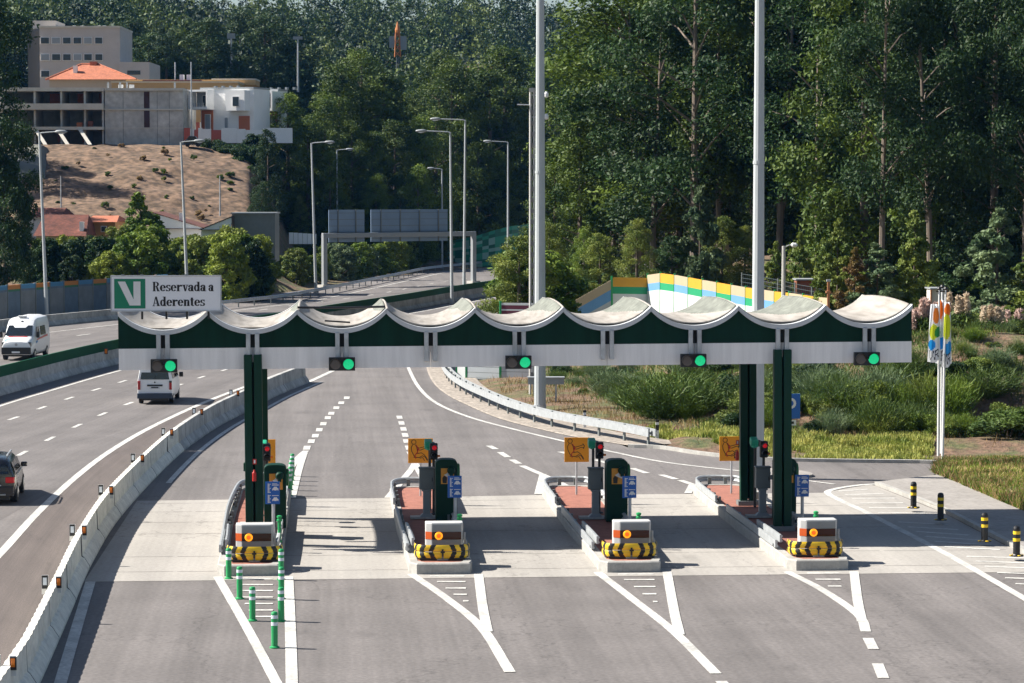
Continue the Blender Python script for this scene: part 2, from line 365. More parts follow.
def poly_sheet(name, pts, m, z):
    mb = MB(); mb.add([Vector((p.x, p.y, z)) for p in pts], [tuple(range(len(pts)))], m)
    me_o = mb.build(name); bm = bmesh.new(); bm.from_mesh(me_o.data); bmesh.ops.triangulate(bm, faces=bm.faces)
    for f in bm.faces:
        if f.normal.z < 0: f.normal_flip()
    bm.to_mesh(me_o.data); bm.free(); return tag(me_o, kind='structure')
# plaza, ramps and access road as one asphalt sheet following the verge
Lp = [W(ip(LB, d)+0.6, d) for d in (20, 60, 100, 150, 190, 209, 240, 265, 290, 320, 349, 362, 400, 480, 600, 800)]
Rp = [W(ip(RB, d)-0.2, d) for d in (117, 124, 135, 145, 161, 175, 200, 230, 255, 274, 300, 355, 420, 480, 600, 800)]
kerbpx = [(628, 447.5), (660, 449), (700, 455), (760, 460.5), (840, 462.5), (920, 463.5), (985, 466), (1060, 469)]
kerb_line = [G(*p) for p in kerbpx]
right = [W(62, 20), W(62, 60), W(60, 100)]
poly_sheet('asphalt_road', Lp[:]+Rp[::-1]+kerb_line+[W(60, 99)]+right[:2][::-1], M_asph, 0.0)
# median, carriageways
med = smooth([G(*p) for p in [(-420, 520), (-220, 456), (-100, 424), (0, 394.5), (119, 363), (260, 335.5), (340, 321.5), (404.6, 310.5), (450, 302), (492.5, 294.7), (560, 284)]], 10)
eL = smooth([G(*p) for p in [(-100, 352), (0, 337), (119, 323), (256, 307), (311, 299.5), (406, 279.5), (436, 273), (475, 268.5), (520, 263.5)]], 10)
lineR = smooth([G(*p) for p in [(-150, 720), (-60, 615), (0, 554), (37.5, 513), (75, 478), (110, 451.5), (150, 428), (200, 404.5), (246, 386.5), (300, 366.5)]], 10)
barr = [G(*p) for p in [(-30, 770), (20, 692), (31, 672), (57, 616), (82, 562), (114, 513.5), (168, 458), (208, 429), (240, 412), (270, 396.5), (304, 382)]]
barr = smooth(barr, 10)
def strip(name, pl, o1, o2, m, z, pl2=None):
    a = offset(pl, o1); b = offset(pl2 if pl2 is not None else pl, o2); vs = []; fs = []; uv = []; acc = 0
    me = bpy.data.meshes.new(name); n = len(a)
    for i in range(n):
        if i: acc += (a[i]-a[i-1]).length
        vs += [(a[i].x, a[i].y, z), (b[i].x, b[i].y, z)]; uv += [(0, acc), ((b[i]-a[i]).length, acc)]
    fs = [(2*i, 2*i+1, 2*i+3, 2*i+2) for i in range(n-1)]
    me.from_pydata(vs, [], fs); me.materials.append(m); ul = me.uv_layers.new()
    for l in me.loops: ul.data[l.index].uv = uv[l.vertex_index]
    if me.polygons[0].normal.z < 0: me.flip_normals()
    o = bpy.data.objects.new(name, me); COL.objects.link(o); return tag(o, kind='structure')
strip('highway_lane', med, 0.45, 13.3, M_asph2, 0.004)
strip('highway_opposite_lane', med, -13.0, -0.45, M_asph2, 0.004)
bl = [p for p in lineR]
# brown shoulder between the edge line and the concrete barrier
def resamp_n(pl, n):
    L = plen(pl); r = [q[0] for q in resample(pl, L/(n-1)-1e-9)]
    while len(r) < n: r.append(pl[-1])
    return r[:n]
strip('road_shoulder', resamp_n(lineR, 90), 0.1, -0.05, M_asph3, 0.007, resamp_n(barr, 90))
# concrete slab of the toll plaza
slab = [G(84, 582), G(1100, 571.5), G(1100, 534), G(1004, 545), G(945, 514), G(875, 486), G(870, 484.6), G(822, 493), G(690, 494.2), G(538, 495.2), G(388, 498.3), G(294, 499), G(137, 501)]
poly_sheet('toll_plaza_slab', slab, M_slab, 0.008)
# ------------------------------------------------------------------ markings
MK = MB(); ZM = 0.014
def mline(pts, wd, mb=MK, z=ZM, raw=False, sm=True):
    pl = [p if isinstance(p, Vector) else G(*p) for p in pts]
    if sm and len(pl) > 2: pl = smooth(pl, 6)
    a = offset(pl, wd/2); b = offset(pl, -wd/2); vs = []
    for p, q in zip(a, b): vs += [Vector((p.x, p.y, z)), Vector((q.x, q.y, z))]
    mb.add(vs, [(2*i, 2*i+1, 2*i+3, 2*i+2) for i in range(len(pl)-1)], M_mark)
def mdash(pl, length, period, wd, start=0.0, n=200, z=ZM):
    for i, (p, d) in enumerate(resample(pl, period, start)):
        if i >= n: break
        mline([p-d*length/2, p+d*length/2], wd, z=z)
mline(lineR, 0.27)
mline(offset(med, 1.95), 0.2)
mline(offset(med, -1.2), 0.2); mline([p for p in offset(eL, 0.9)], 0.2)
dA = smooth([G(*p) for p in [(-120, 460), (-60, 441), (13.5, 418.5), (41.7, 408), (69.2, 398.5), (92, 391), (114, 384.3), (160, 370.5), (230, 353), (300, 338), (380, 322)]], 10)
dB = smooth([G(*p) for p in [(-60, 500), (22.5, 453.5), (50, 439), (75.7, 426.7), (100.5, 415.2), (124, 405.5), (179, 385.3), (220, 371.5), (290, 352), (360, 336)]], 10)
def phase(pl, pt, per):
    acc = 0; best = (1e9, 0)
    for a, b in zip(pl[:-1], pl[1:]):
        L = (b-a).length; t = max(0, min(1, (pt-a).dot(b-a)/L/L)); d = (a.lerp(b, t)-pt).length
        if d < best[0]: best = (d, acc+t*L)
        acc += L
    return best[1] % per
perA = (G(41.7, 408)-G(13.5, 418.5)).length; perB = (G(50, 439)-G(22.5, 453.5)).length
mdash(dA, perA*0.3, perA, 0.2, phase(dA, G(41.7, 408), perA)); mdash(dB, perB*0.3, perB, 0.2, phase(dB, G(50, 439), perB))
dF = smooth([G(*p) for p in [(-60, 356), (0, 347), (61, 338), (106, 332), (160, 325), (254.6, 311), (320, 302), (381, 293.5), (441, 282), (480, 277)]], 10)
mdash(dF, 2.4, 8.5, 0.2, 0)
# right edge line of the exit ramp and the access road
mline([(398, 340), (404, 354), (408.5, 368), (418.5, 387), (436, 403), (468.5, 417), (512, 429), (562, 441), (612, 452), (662, 462), (724, 469.5), (775, 474)], 0.2)
mline([(338, 368.5), (325, 374.5), (311, 381), (290, 389.5)], 0.3); mline([(338, 368.5), (366, 356), (400, 343), (430, 330)], 0.25)
# dashed lane lines beyond the plaza
for d in [(346.5, 398), (341, 403), (336, 408), (331, 413.5), (327.5, 418), (323, 424), (319, 430), (315, 436), (311, 441.5), (306.5, 448)]:
    p = G(*d); mline([p-Vector((0, .8, 0))+Vector((-.0, 0, 0)), p+Vector((.03, .8, 0))], 0.28)
for a, b in [((399, 416), (400, 419)), ((401, 421.5), (402, 425)), ((403, 427.5), (404, 431)), ((404.6, 433.5), (405.8, 437)), ((406, 439.5), (407, 443)), ((408, 446), (409.5, 450)), ((489, 446), (496, 449.5)), ((500, 452.5), (508, 457.5)), ((512, 460), (519, 464)), ((632, 468.5), (647, 473.5)), ((661, 475), (676, 479.5)), ((560, 452), (575, 456)), ((595, 460), (610, 464))]:
    mline([a, b], 0.26)
def vee(left, right_, tip, wd=0.26):
    mline(left, wd, z=ZM); mline(right_, wd, z=ZM+0.004)
vee([(306, 451), (299, 457), (291, 468)], [(304.5, 453), (299, 470), (292, 498.5)], None)
vee([(409.5, 452), (415, 463), (402, 481), (388, 498)], [(415, 463.5), (424, 480), (436, 497)], None)
vee([(522, 466), (538, 473), (553, 479.5), (566, 486)], [(543, 474.5), (538, 494.5)], None)
vee([(680, 480.5), (692, 484.5), (706, 489)], [(692.5, 485), (688, 493.5)], None)
# approach markings in front of the islands
mline([(217.5, 577), (247, 628), (278, 686)], 0.24); mline([(288.5, 577), (290.5, 632), (292, 690)], 0.26, z=ZM+.002)
for y in (579, 585, 591, 597.5, 604, 610.5, 617): 
    x0 = 219+(y-577)*0.62+9; mline([(max(x0, 240), y), (273, y)], 0.2)
for (l, r, dash, ch) in [
    ([(411.5, 574.5), (447, 599), (482, 628.5), (510, 672.5)], [(478.5, 574.5), (482.5, 606), (487.5, 632)], [], [(430, 464.5, 576.5), (437, 465.5, 582), (445.5, 466, 588.5), (453.5, 467, 594.8), (463, 468.5, 601.3)]),
    ([(597.5, 572.5), (636, 602), (675, 633), (716, 674)], [(667, 572), (674, 611), (679.5, 635)], [((721, 681.5), (733, 696))], [(618, 653.5, 574.5), (624, 654.5, 580), (634, 655.5, 587), (642.5, 656.5, 594.3), (653, 657.5, 602)]),
    ([(787, 572), (822, 590), (858, 615), (866, 632)], [(854, 572), (857.5, 600), (862, 622)], [((868, 638.5), (873.5, 649.5)), ((877.5, 664), (883.5, 678.5)), ((889, 694), (895, 708))], [(807, 839.5, 573.5), (815.5, 840.5, 579.7), (828, 841.5, 586.5)])]:
    mline(l, 0.25); mline(r, 0.25, z=ZM+.003)
    for a, b in dash: mline([a, b], 0.25)
    for x0, x1, y in ch: mline([(x0, y), (x1, y)], 0.22)
# right-hand lane edge and its hatching
edge = [(808, 481), (835, 484.5)]
mline(edge, 0.15)
mline([(880, 484), (858, 485.5), (836, 489), (827.5, 493), (841, 501), (868, 513.5), (945, 553.5), (1030, 602)], 0.25)
for x0, y0, x1, y1 in [(838, 491.5, 868, 489.5), (845, 495, 884, 494), (852, 499, 895, 498.5), (860, 503.5, 903, 503), (869, 508, 915, 508), (878, 513, 925, 513.5), (898, 522.3, 948, 525), (907.5, 527.2, 958, 530), (916.5, 531.8, 969, 535.5), (925.5, 536.7, 980.5, 540.7), (935, 541.7, 991, 545.5), (944.5, 547, 1000, 550), (966.5, 556.7, 1030, 558.5), (975.5, 561.5, 1030, 563.5), (984.5, 566.7, 1030, 568.5), (997, 573, 1030, 574), (1005, 578.2, 1030, 579), (1015.5, 584, 1030, 584.7)]:
    mline([(x0, y0), (x1, y1)], 0.2)
mline([G(90.5, 582), G(78.5, 622), G(60.5, 683), G(48, 730)], 0.27)
mline(offset([p for p in barr if p.y > 96], 0.95), 0.2)
o = MK.build('lane_markings'); tag(o, kind='structure')
for f in o.data.polygons: pass
# thin dark expansion joints of the slab and tar lines
J = MB(); M_joint = mat('slab_joint', (0.09, 0.085, 0.08), 0.9, 0.3, 2)
for y in (497.5, 506, 516.5, 528, 551, 566):
    a = G(140 if y < 530 else 112, y+6.5); b = G(1010 if y > 550 else 900, y-1.0)
    for k in range(14):
        p = a.lerp(b, k/14); q = a.lerp(b, (k+0.93)/14); J.add([p+Vector((0, 0, .0105)), q+Vector((0, 0, .0105)), q+Vector((0, .035, .0105)), p+Vector((0, .035, .0105))], [(0, 1, 2, 3)], M_joint)
tag(J.build('slab_joints'), kind='structure')
# sidewalk to the right with its kerb, verge kerb
side = [G(875, 485.5), G(905, 497), G(945, 513.5), G(1004, 544), G(1060, 572)]
far_ = [G(1060, 530), G(1000, 505), G(965, 489), G(938, 478)]
mb = MB(); top = 0.13
poly = side+far_
mb.add([Vector((p.x, p.y, top)) for p in poly], [tuple(range(len(poly)))], mat('sidewalk_concrete', (0.27, 0.25, 0.23), 0.9, 0.12, 0.8, fine=0.15, fscale=6))
mb.sweep(smooth(side, 4), [(-0.01, 0.0), (0.0, 0.0), (0.02, 0.14), (-0.16, 0.14), (-0.16, 0.0)], M_kerb, closed=True)
tag(mb.build('sidewalk'), kind='structure')
mb = MB(); mb.sweep(smooth(kerb_line, 5), [(0.0, -0.02), (0.0, 0.13), (-0.2, 0.13), (-0.2, -0.02)], M_kerb, closed=True)
tag(mb.build('verge_kerb'), kind='structure')
# dirt/gravel shoulder strip behind the guardrail
gp = [(655, 446), (600, 437.5), (570, 431.5), (520, 419), (485, 405), (463, 394), (449, 382), (441.5, 367), (440, 352)]
mline_pts = smooth([G(*p) for p in gp], 6)
mb = MB(); mb.sweep(mline_pts, [(-0.9, 0.02), (-0.8, 0.05), (1.6, 0.06), (1.9, -0.2)], mat('gravel_shoulder', (0.27, 0.235, 0.2), 0.95, 0.2, 1.5, fine=0.3, fscale=6))
tag(mb.build('gravel_shoulder'), kind='structure')
mb = MB(); gi = [G(930, 474), G(938, 478), G(965, 489), G(1000, 505), G(1062, 531), G(1120, 531), G(1120, 468.5), G(1000, 467.5), G(950, 467)]
ctr = sum(gi, Vector())/len(gi)
mb.add([Vector((p.x, p.y, 0.1)) for p in gi]+[ctr+Vector((0, 0, .3))], [(i, (i+1) % len(gi), len(gi)) for i in range(len(gi))], mat('verge_soil', (0.1, 0.1, 0.04), 0.95, col2=(0.26, 0.22, 0.12), scale=1.5))
tag(mb.build('grass_island'), kind='structure')
# traffic island round the right mast
mb = MB(); ti = smooth([G(742, 473), G(760, 470.5), (G(790, 471.5)), G(808, 474), G(812, 477), G(795, 478.5), G(765, 477.5), G(744, 475.5), G(742, 473)], 4)
mb.prism([(p.x, p.y) for p in ti[:-1]], 'z', 0.0, 0.09, MATS['sidewalk_concrete']); tag(mb.build('mast_traffic_island'), kind='structure')
# ================================================================== TOLL ISLANDS
ORD = ['on the leftmost island', 'on the second island from left', 'on the third island from left', 'on the rightmost island']
BX = [-2.15, 3.05, 8.25, 13.45]
GR = lambda s: s+', one on each toll island'
YF = 72.85; YR = 92.2; IZ = 0.3
def island_outline(ins=0.0):
    l = -1.05+ins; r = 0.8-ins
    pts = [(l+0.32, YF+0.0+ins), (l+0.12, YF+0.35+ins), (l+0.1, YF+3), (l, YF+9), (l, YR-0.6), (l+0.25, YR-0.1-ins), (r-0.25, YR-0.1-ins), (r, YR-0.6), (r, YF+0.5), (r-0.08, YF+0.08+ins), (r-0.35, YF+ins)]
    return pts
def vpoly(pts): return pts
for i, bx in enumerate(BX):
    on = ORD[i]; MY = (81.15, 82.4, 82.0, 82.0)[i]
    isl = empty('toll_island', (bx, YF, 0), 0, ['leftmost raised toll island with red paving, carrying the left canopy columns', 'second toll island from the left, without columns', 'third toll island from the left, without columns', 'rightmost raised toll island with red paving, carrying the right canopy columns'][i], 'toll island', 'toll islands')
    off = lambda pts: [(x, y-YF) for x, y in pts]
    mb = MB(); a = off(island_outline()); b = off(island_outline(0.03)); c = off(island_outline(0.24)); n = len(a)
    vs = [(x, y, 0) for x, y in a]+[(x, y, IZ-.03) for x, y in a]+[(x, y, IZ) for x, y in b]+[(x, y, IZ) for x, y in c]+[(x, y, IZ-.03) for x, y in c]
    fs = [(k*n+j, k*n+(j+1) % n, (k+1)*n+(j+1) % n, (k+1)*n+j) for k in range(4) for j in range(n)]
    mb.add(vs, fs, M_kerb); mb.build('kerb', isl)
    mb = MB(); mb.add([(x, y, IZ-.02) for x, y in c], [tuple(range(n))], M_brick); 
    o = mb.build('brick_paving', isl)
    if o.data.polygons[0].normal.z < 0: o.data.flip_normals()
    # steel rail round the island
    gr = empty('island_guardrail', (bx, YF, IZ), 0, f'low galvanised guardrail round the edge {on}', 'guardrail', 'guardrails of the toll islands')
    yy = lambda y: y-YF
    pr = [(x_-.02, z_*.95-.09) for x_, z_ in ((-0.03, 0.16), (0.02, 0.2), (-0.02, 0.25), (-0.02, 0.3), (0.02, 0.35), (-0.03, 0.39), (-0.08, 0.39), (-0.08, 0.16))]
    prr = [(x_, z_*.95-.1) for x_, z_ in ((-0.03, 0.3), (0.02, 0.34), (-0.02, 0.39), (-0.02, 0.44), (0.02, 0.49), (-0.03, 0.53), (-0.08, 0.53), (-0.08, 0.3))]
    V = lambda x, y: Vector((x, y, 0))
    def rail(path, prof=pr, nm='rail'): 
        m_ = MB(); m_.sweep(smooth(path, 4), prof, M_rail, closed=True); return m_.build(nm, gr)
    if i == 0: rail([V(-0.86, yy(75)), V(-0.92, yy(79)), V(-1.0, yy(84)), V(-0.98, yy(88)), V(-0.86, yy(91.5)), V(-0.5, yy(92.3)), V(0.2, yy(92.3)), V(0.58, yy(91.6)), V(0.62, yy(86.6))])
    else:
        rail([V(-0.86, yy(75)), V(-0.9, yy(78)), V(-0.96, yy(83.8))])
        rail([V(-0.96, yy(86.2)), V(-0.96, yy(90)), V(-0.86, yy(91.6)), V(-0.5, yy(92.3)), V(0.2, yy(92.3)), V(0.58, yy(91.6)), V(0.62, yy(86.6))])
    rail([V(0.62, yy(82.5)), V(0.6, yy(78)), V(0.56, yy(75))])
    rail([V(-0.72, yy(75.2)), V(-0.74, yy(76.5)), V(-0.8, yy(78.8))], prr); rail([V(0.52, yy(75.2)), V(0.55, yy(76.6))], prr)
    py = [75.3, 76.6, 77.9, 79.3, 80.7, 82.1, 83.5, 86.4, 87.6, 88.8, 90.0, 91.2]
    for y in py:
        for sx in (-0.9, 0.56):
            if sx > 0 and 83 < y < 86.5: continue
            m_ = MB(); m_.box((sx+(0.02 if sx < 0 else -.02), yy(y), 0.1), (0.07, 0.1, 0.24), M_greyp); m_.box((sx-(0.05 if sx < 0 else -.05), yy(y), 0.1), (0.05, 0.09, 0.09), M_black); m_.build('rail_post', gr)
    for sx in (-.4, .15):
        m_ = MB(); m_.box((sx, yy(92.15), 0.1), (0.12, 0.07, 0.26), M_greyp); m_.build('rail_post', gr)
    # black and yellow chevron bumper wrapped round the nose
    bp = empty('crash_bumper', (bx+(0.0 if i else .06), 73.75, IZ), 0, f'black and yellow striped steel bumper {on}', 'crash bumper', GR('striped bumpers'))
    def bump_path(): 
        return [Vector((-0.74, 0.42, 0)), Vector((-0.73, 0.12, 0)), Vector((-0.62, -0.1, 0)), Vector((-0.42, -0.2, 0)), Vector((0, -0.24, 0)), Vector((0.42, -0.2, 0)), Vector((0.62, -0.1, 0)), Vector((0.73, 0.12, 0)), Vector((0.74, 0.42, 0))]
    pth = smooth(bump_path(), 5); pth = [q[0] for q in resample(pth, 0.02)]; nn = normals(pth)
    for t, (z0, z1, flip) in enumerate(((0.04, 0.22, 1), (0.235, 0.415, -1))):
        m_ = MB(); rows = 6; vs = []; L = len(pth)
        for k, (p, nv) in enumerate(zip(pth, nn)):
            for j in range(rows+1):
                s = j/rows; bulge = 0.025*math.sin(math.pi*s)
                vs.append(p+nv*bulge+Vector((0, 0, z0+(z1-z0)*s)))
        m_.add(vs, [], M_yellow); mib = m_.mi(M_black); miy = m_.mi(M_yellow)
        mid = L/2
        for k in range(L-1):
            for j in range(rows):
                zz = ((j+.5)/rows if t == 1 else 1-(j+.5)/rows)
                dd = abs(k+.5-mid)*0.02+zz*0.08
                blk = (dd > 0.26 and ((dd-0.26) % 0.27) < 0.135)
                m_.f.append((k*(rows+1)+j, (k+1)*(rows+1)+j, (k+1)*(rows+1)+j+1, k*(rows+1)+j+1)); m_.m.append(mib if blk else miy)
        m_.build('bumper_band', bp, smoothsh=False)
    m_ = MB()
    m_.box((0, -0.07, 0.228), (1.2, 0.1, 0.012), M_black); m_.box((0, -0.3, 0.228), (0.12, 0.03, 0.05), M_black); m_.box((0, -0.27, 0.2), (0.05, 0.03, 0.2), M_black)
    for sx in (-0.6, 0.6): m_.box((sx, 0.12, 0.2), (0.06, 0.3, 0.36), M_black)
    m_.build('bumper_bracket', bp)
    m_ = MB(); m_.box((0, -0.27, 0.015), (0.3, 0.1, 0.03), M_greyp); m_.box((0, -.25, .1), (.05, .03, .2), M_greyp); m_.build('base_post', bp)
    m_ = MB(); m_.box((0.0, -0.02, 0.03), (1.25, 0.4, 0.05), M_black); m_.build('tray', bp)
    # chamfered steel beacon box
    bb = empty('beacon_box', (bx+0.05+.035*i, 74.7, IZ), 0, f'pale chamfered metal box with orange band and amber beacon {on}', 'beacon box', GR('beacon boxes'))
    h = 0.93; wd = 0.52
    outl = lambda e: [(-wd+e, -0.3), (-wd+0.17, -0.42+e), (wd-0.06, -0.42+e), (wd-e, -0.36), (wd-e, 0.1), (-wd+e, 0.1)]
    m_ = MB(); m_.prism(outl(0), 'z', 0.06, h, mat('housing_paint', (0.5, 0.5, 0.49), .5, .1, 3)); m_.build('housing', bb, bevel=0.025)
    m_ = MB()
    m_.box((0.055, -0.428, 0.275), (0.8, 0.02, 0.37), M_greyl); m_.box((0.055, -0.428, 0.79), (0.8, 0.02, 0.2), M_greyl); m_.build('front_panel', bb)
    M_band = mat('orange_band', (0.62, 0.1, 0.015), 0.35); M_band_shade = mat('orange_band_shaded', (0.05, 0.008, 0.005), 0.2)  # front of the orange band gets a darker red, its shade painted in
    m_ = MB(); m_.prism([(-wd-0.004, -0.24), (-wd-0.004, -0.302), (-wd+0.166, -0.425), (-wd+0.166, -0.3)], 'z', 0.47, 0.68, M_band); m_.prism([(-wd+0.168, -0.425), (wd-0.06, -0.425), (wd-0.06, -0.445), (-wd+0.168, -0.445)], 'z', 0.47, 0.68, M_band_shade); m_.build('orange_band', bb)
    m_ = MB(); R90 = Matrix.Rotation(math.pi/2, 3, 'X')
    m_.lathe([(0.11, 0), (0.11, 0.02), (0.09, 0.035)], (-0.16, -0.445, 0.575), mat('beacon_ring', (0.9, 0.45, 0.02), 0.3, emit=(1, 0.3, 0.01), es=.6), 20, R90)
    m_.lathe([(0.058, 0.034), (0.06, 0.045), (0.02, 0.05)], (-0.16, -0.445, 0.575), mat('beacon_core', (0.9, 0.2, 0.01), 0.3, emit=(1, 0.1, 0.01), es=.45), 16, R90); m_.build('beacon_lamp', bb)
    m_ = MB()
    for sx in (0.2, 0.32): m_.box((wd+0.04, -.05-sx, 0.2+sx), (0.05, 0.05, 0.3), M_rail)
    m_.tube([(wd+0.0, -0.2, 0.5), (wd+0.09, -0.25, 0.42), (wd+0.09, -0.3, 0.2)], 0.025, M_rail); m_.build('hinge_bracket', bb)
    # small green post
    gp_ = empty('green_post', (bx+0.67, 77.6, IZ), 0, f'short green plastic post behind the beacon box {on}', 'marker post', GR('short green posts'))
    m_ = MB(); m_.lathe([(0.08, 0), (0.08, 0.05), (0.05, 0.06), (0.05, 0.6), (0.08, 0.61), (0.08, 0.66), (0.055, 0.67), (0.055, 0.7), (0.075, 0.71), (0.075, 0.76), (0.03, 0.78)], (0, 0, 0), M_brightgreen, 14); m_.build('post', gp_)
    # toll machine
    tm = empty('toll_machine', (bx+0.48, MY, IZ), 0, f'tall dark green toll machine with rounded top {on}', 'toll machine', GR('toll machines'))
    m_ = MB(); prof = [(-0.33, 0.0), (0.33, 0.0), (0.33, 1.78)]+[(0.33*math.cos(t)**0.6 if math.cos(t) > 0 else -0.33*(-math.cos(t))**0.6, 1.78+0.13*math.sin(t)) for t in np.linspace(0.15, math.pi-0.15, 10)]+[(-0.33, 1.78)]
    m_.prism([(a_, b_) for a_, b_ in prof], 'y', -0.28, 0.32, M_green); m_.build('cabinet', tm, bevel=0.025)
    m_ = MB(); m_.box((0.03, -0.29, 1.4), (0.4, 0.02, 0.48), mat('orange_panel', (0.72, 0.3, 0.03), 0.45)); m_.build('orange_panel', tm)
    m_ = MB(); ax = Vector((1, 0, 0)); az = Vector((0, 0, 1)); og = Vector((0.0, -0.303, 1.36)); lf = Vector((0, -0.002, 0))
    flat(m_, [(-0.12, -0.17), (0.0, -0.18), (0.02, 0.0), (-0.08, 0.06), (-0.13, -0.02)], M_black, og, ax, az, lf)
    flat(m_, [(-0.08, 0.08), (0.02, 0.02), (0.14, -0.03), (0.15, 0.02), (0.06, 0.08), (0.1, 0.15), (0.04, 0.16), (-0.03, 0.1)], M_white, og, ax, az, lf*2)
    m_.build('hand_pictogram', tm)
    m_ = MB(); m_.lathe([(0.125, 0), (0.125, 0.12), (0.09, 0.19), (0.0, 0.21)], (0.14, -0.3, 1.58), M_green, 16, R90)
    m_.box((0.14, -0.42, 1.49), (0.1, 0.16, 0.16), M_green); m_.build('reader_hood', tm, bevel=0.01)
    m_ = MB(); m_.lathe([(0.26, 0), (0.26, 0.06), (0.22, 0.08)], (0.335, 0.02, 1.5), M_brightgreen if False else mat('mid_green_paint', (0.03, 0.16, 0.06), 0.4), 20, Matrix.Rotation(math.pi/2, 3, 'Y')); m_.build('side_disc', tm)
    # control cabinet on its pedestal
    cc = empty('control_cabinet', (bx-0.1, MY+.6, IZ), 0, f'grey control cabinet on a flared pedestal {on}', 'control cabinet', GR('grey control cabinets'))
    m_ = MB(); m_.box((0, 0.05, 0.03), (1.0, 0.5, 0.06), M_conc); m_.build('pad', cc)
    m_ = MB(); m_.box((0, 0, 0.1), (0.46, 0.34, 0.1), M_greyl, taper=0.6); m_.box((0, 0, 0.52), (0.22, 0.2, 0.78), M_greyl); m_.box((0, 0, 0.88), (0.3, 0.24, 0.06), M_greyl); m_.build('pedestal', cc, bevel=0.01)
    m_ = MB(); m_.box((0, 0, 1.23), (0.46, 0.3, 0.64), M_greyp, taper=0.97); m_.box((0, -0.02, 1.57), (0.5, 0.36, 0.04), M_greyp); m_.build('cabinet', cc, bevel=0.02)
    m_ = MB(); m_.box((0.17, -0.16, 1.22), (0.02, 0.03, 0.12), M_black); m_.build('handle', cc)
    # stop signal with red lens
    ts = empty('stop_signal', (bx+0.16, 84.0, IZ), 0, f'black stop signal with red light on a pole, {on}', 'traffic signal', GR('stop signals'))
    m_ = MB(); m_.tube([(0, 0, 0), (0, 0, 1.8)], 0.045, M_black); m_.lathe([(0.12, 0), (0.12, 0.03), (0.05, 0.05)], (0, 0, 0), M_black, 12); m_.build('pole', ts)
    m_ = MB(); m_.box((0, 0, 1.98), (0.25, 0.18, 0.52), M_black); m_.build('housing', ts, bevel=0.03)
    for zz, m2, nm in ((2.1, mat('red_lens', (0.5, 0.02, 0.03), 0.2, emit=(0.8, 0.02, 0.03), es=0.16), 'red_lens'), (1.86, M_dark, 'dark_lens')):
        m_ = MB(); m_.lathe([(0.075, 0), (0.07, 0.02), (0.03, 0.035)], (0.02, -0.09, zz), m2, 14, R90); m_.build(nm, ts)
        m_ = MB(); n_ = 10; vs = []
        for k in range(n_+1):
            t = math.pi*k/n_; vs += [(0.02+0.105*math.cos(t), -0.09, zz+0.105*math.sin(t)), (0.02+0.105*math.cos(t), -0.27, zz+0.105*math.sin(t)-0.01)]
        m_.add(vs, [(2*k, 2*k+1, 2*k+3, 2*k+2) for k in range(n_)], M_black); o = m_.build('visor', ts); so_ = o.modifiers.new('s', 'SOLIDIFY'); so_.thickness = 0.008
    m_ = MB(); m_.box((0.16, -0.05, 1.84), (0.08, 0.08, 0.06), M_amber); m_.build('side_lamp', ts)
    # hooded teal antenna
    ta = empty('antenna_head', (bx+0.03, 85.2, IZ), 0, f'teal hooded antenna head on a dark pole {on}', 'antenna', GR('teal antennas'))
    m_ = MB(); m_.tube([(0.05, 0, 0), (0.05, 0, 2.05)], 0.045, M_black); m_.build('pole', ta)
    m_ = MB(); m_.box((0.0, -0.05, 2.1), (0.24, 0.36, 0.26), M_teal, rx=0.25); m_.box((-0.02, -0.22, 1.97), (0.12, 0.08, 0.1), M_teal); m_.build('hood', ta, bevel=0.05)
    m_ = MB(); m_.box((0.13, -0.02, 2.06), (0.16, 0.24, 0.2), M_black); m_.build('cable_box', ta, bevel=0.02)
    # seat belt sign
    sb = empty('seatbelt_sign', (bx-0.08, 89.2, IZ), 0, f'square orange seat belt sign on a grey post {on}', 'sign', GR('orange seat belt signs'))
    m_ = MB(); m_.tube([(0, 0.04, 0), (0, 0.04, 1.9)], 0.035, M_galv); m_.build('post', sb)
    m_ = MB(); m_.box((0, 0, 1.5), (0.82, 0.025, 0.82), M_orange); m_.build('sign_panel', sb, bevel=0.008)
    m_ = MB(); og = Vector((-0.41, -0.013, 1.09)); lf = Vector((0, -0.002, 0)); q = 0.82/165.0
    def K(*pp): return [((x-22)*q, (245-y)*q) for x, y in pp]
    circ = lambda cx, cy, r: K(*[(cx+r*math.cos(t), cy+r*math.sin(t)) for t in np.linspace(0, 2*math.pi, 14)])
    ribbon(m_, circ(60, 104, 15), .02, M_black, og, ax, az, lf)
    ribbon(m_, K((52, 122), (43, 140), (46, 165), (58, 190), (75, 210)), .022, M_black, og, ax, az, lf)
    ribbon(m_, K((70, 122), (80, 140), (84, 165), (88, 178)), .02, M_black, og, ax, az, lf)
    ribbon(m_, K((75, 130), (95, 145), (122, 138), (150, 128)), .02, M_black, og, ax, az, lf); ribbon(m_, K((85, 155), (105, 158), (135, 146), (155, 150)), .02, M_black, og, ax, az, lf)
    ribbon(m_, K((146, 122), (156, 136), (150, 155)), .025, M_black, og, ax, az, lf)
    ribbon(m_, K((60, 205), (95, 208), (118, 196), (136, 205), (150, 228)), .022, M_black, og, ax, az, lf); ribbon(m_, K((82, 182), (110, 176), (130, 190), (145, 210), (152, 222)), .02, M_black, og, ax, az, lf); ribbon(m_, K((100, 212), (120, 208), (132, 228)), .02, M_black, og, ax, az, lf)
    ribbon(m_, K((76, 124), (92, 152), (84, 172), (68, 192), (74, 215)), .028, M_red, og, ax, az, lf*1.6)
    ribbon(m_, K((84, 150), (98, 158)), .028, M_red, og, ax, az, lf*1.8)
    m_.build('pictogram', sb)
    # blue sign
    bs = empty('blue_sign', (bx+(.64 if i else .45), MY-2.2, IZ), 0, f'small blue sign with white symbols on a grey post {on}', 'sign', GR('small blue signs'))
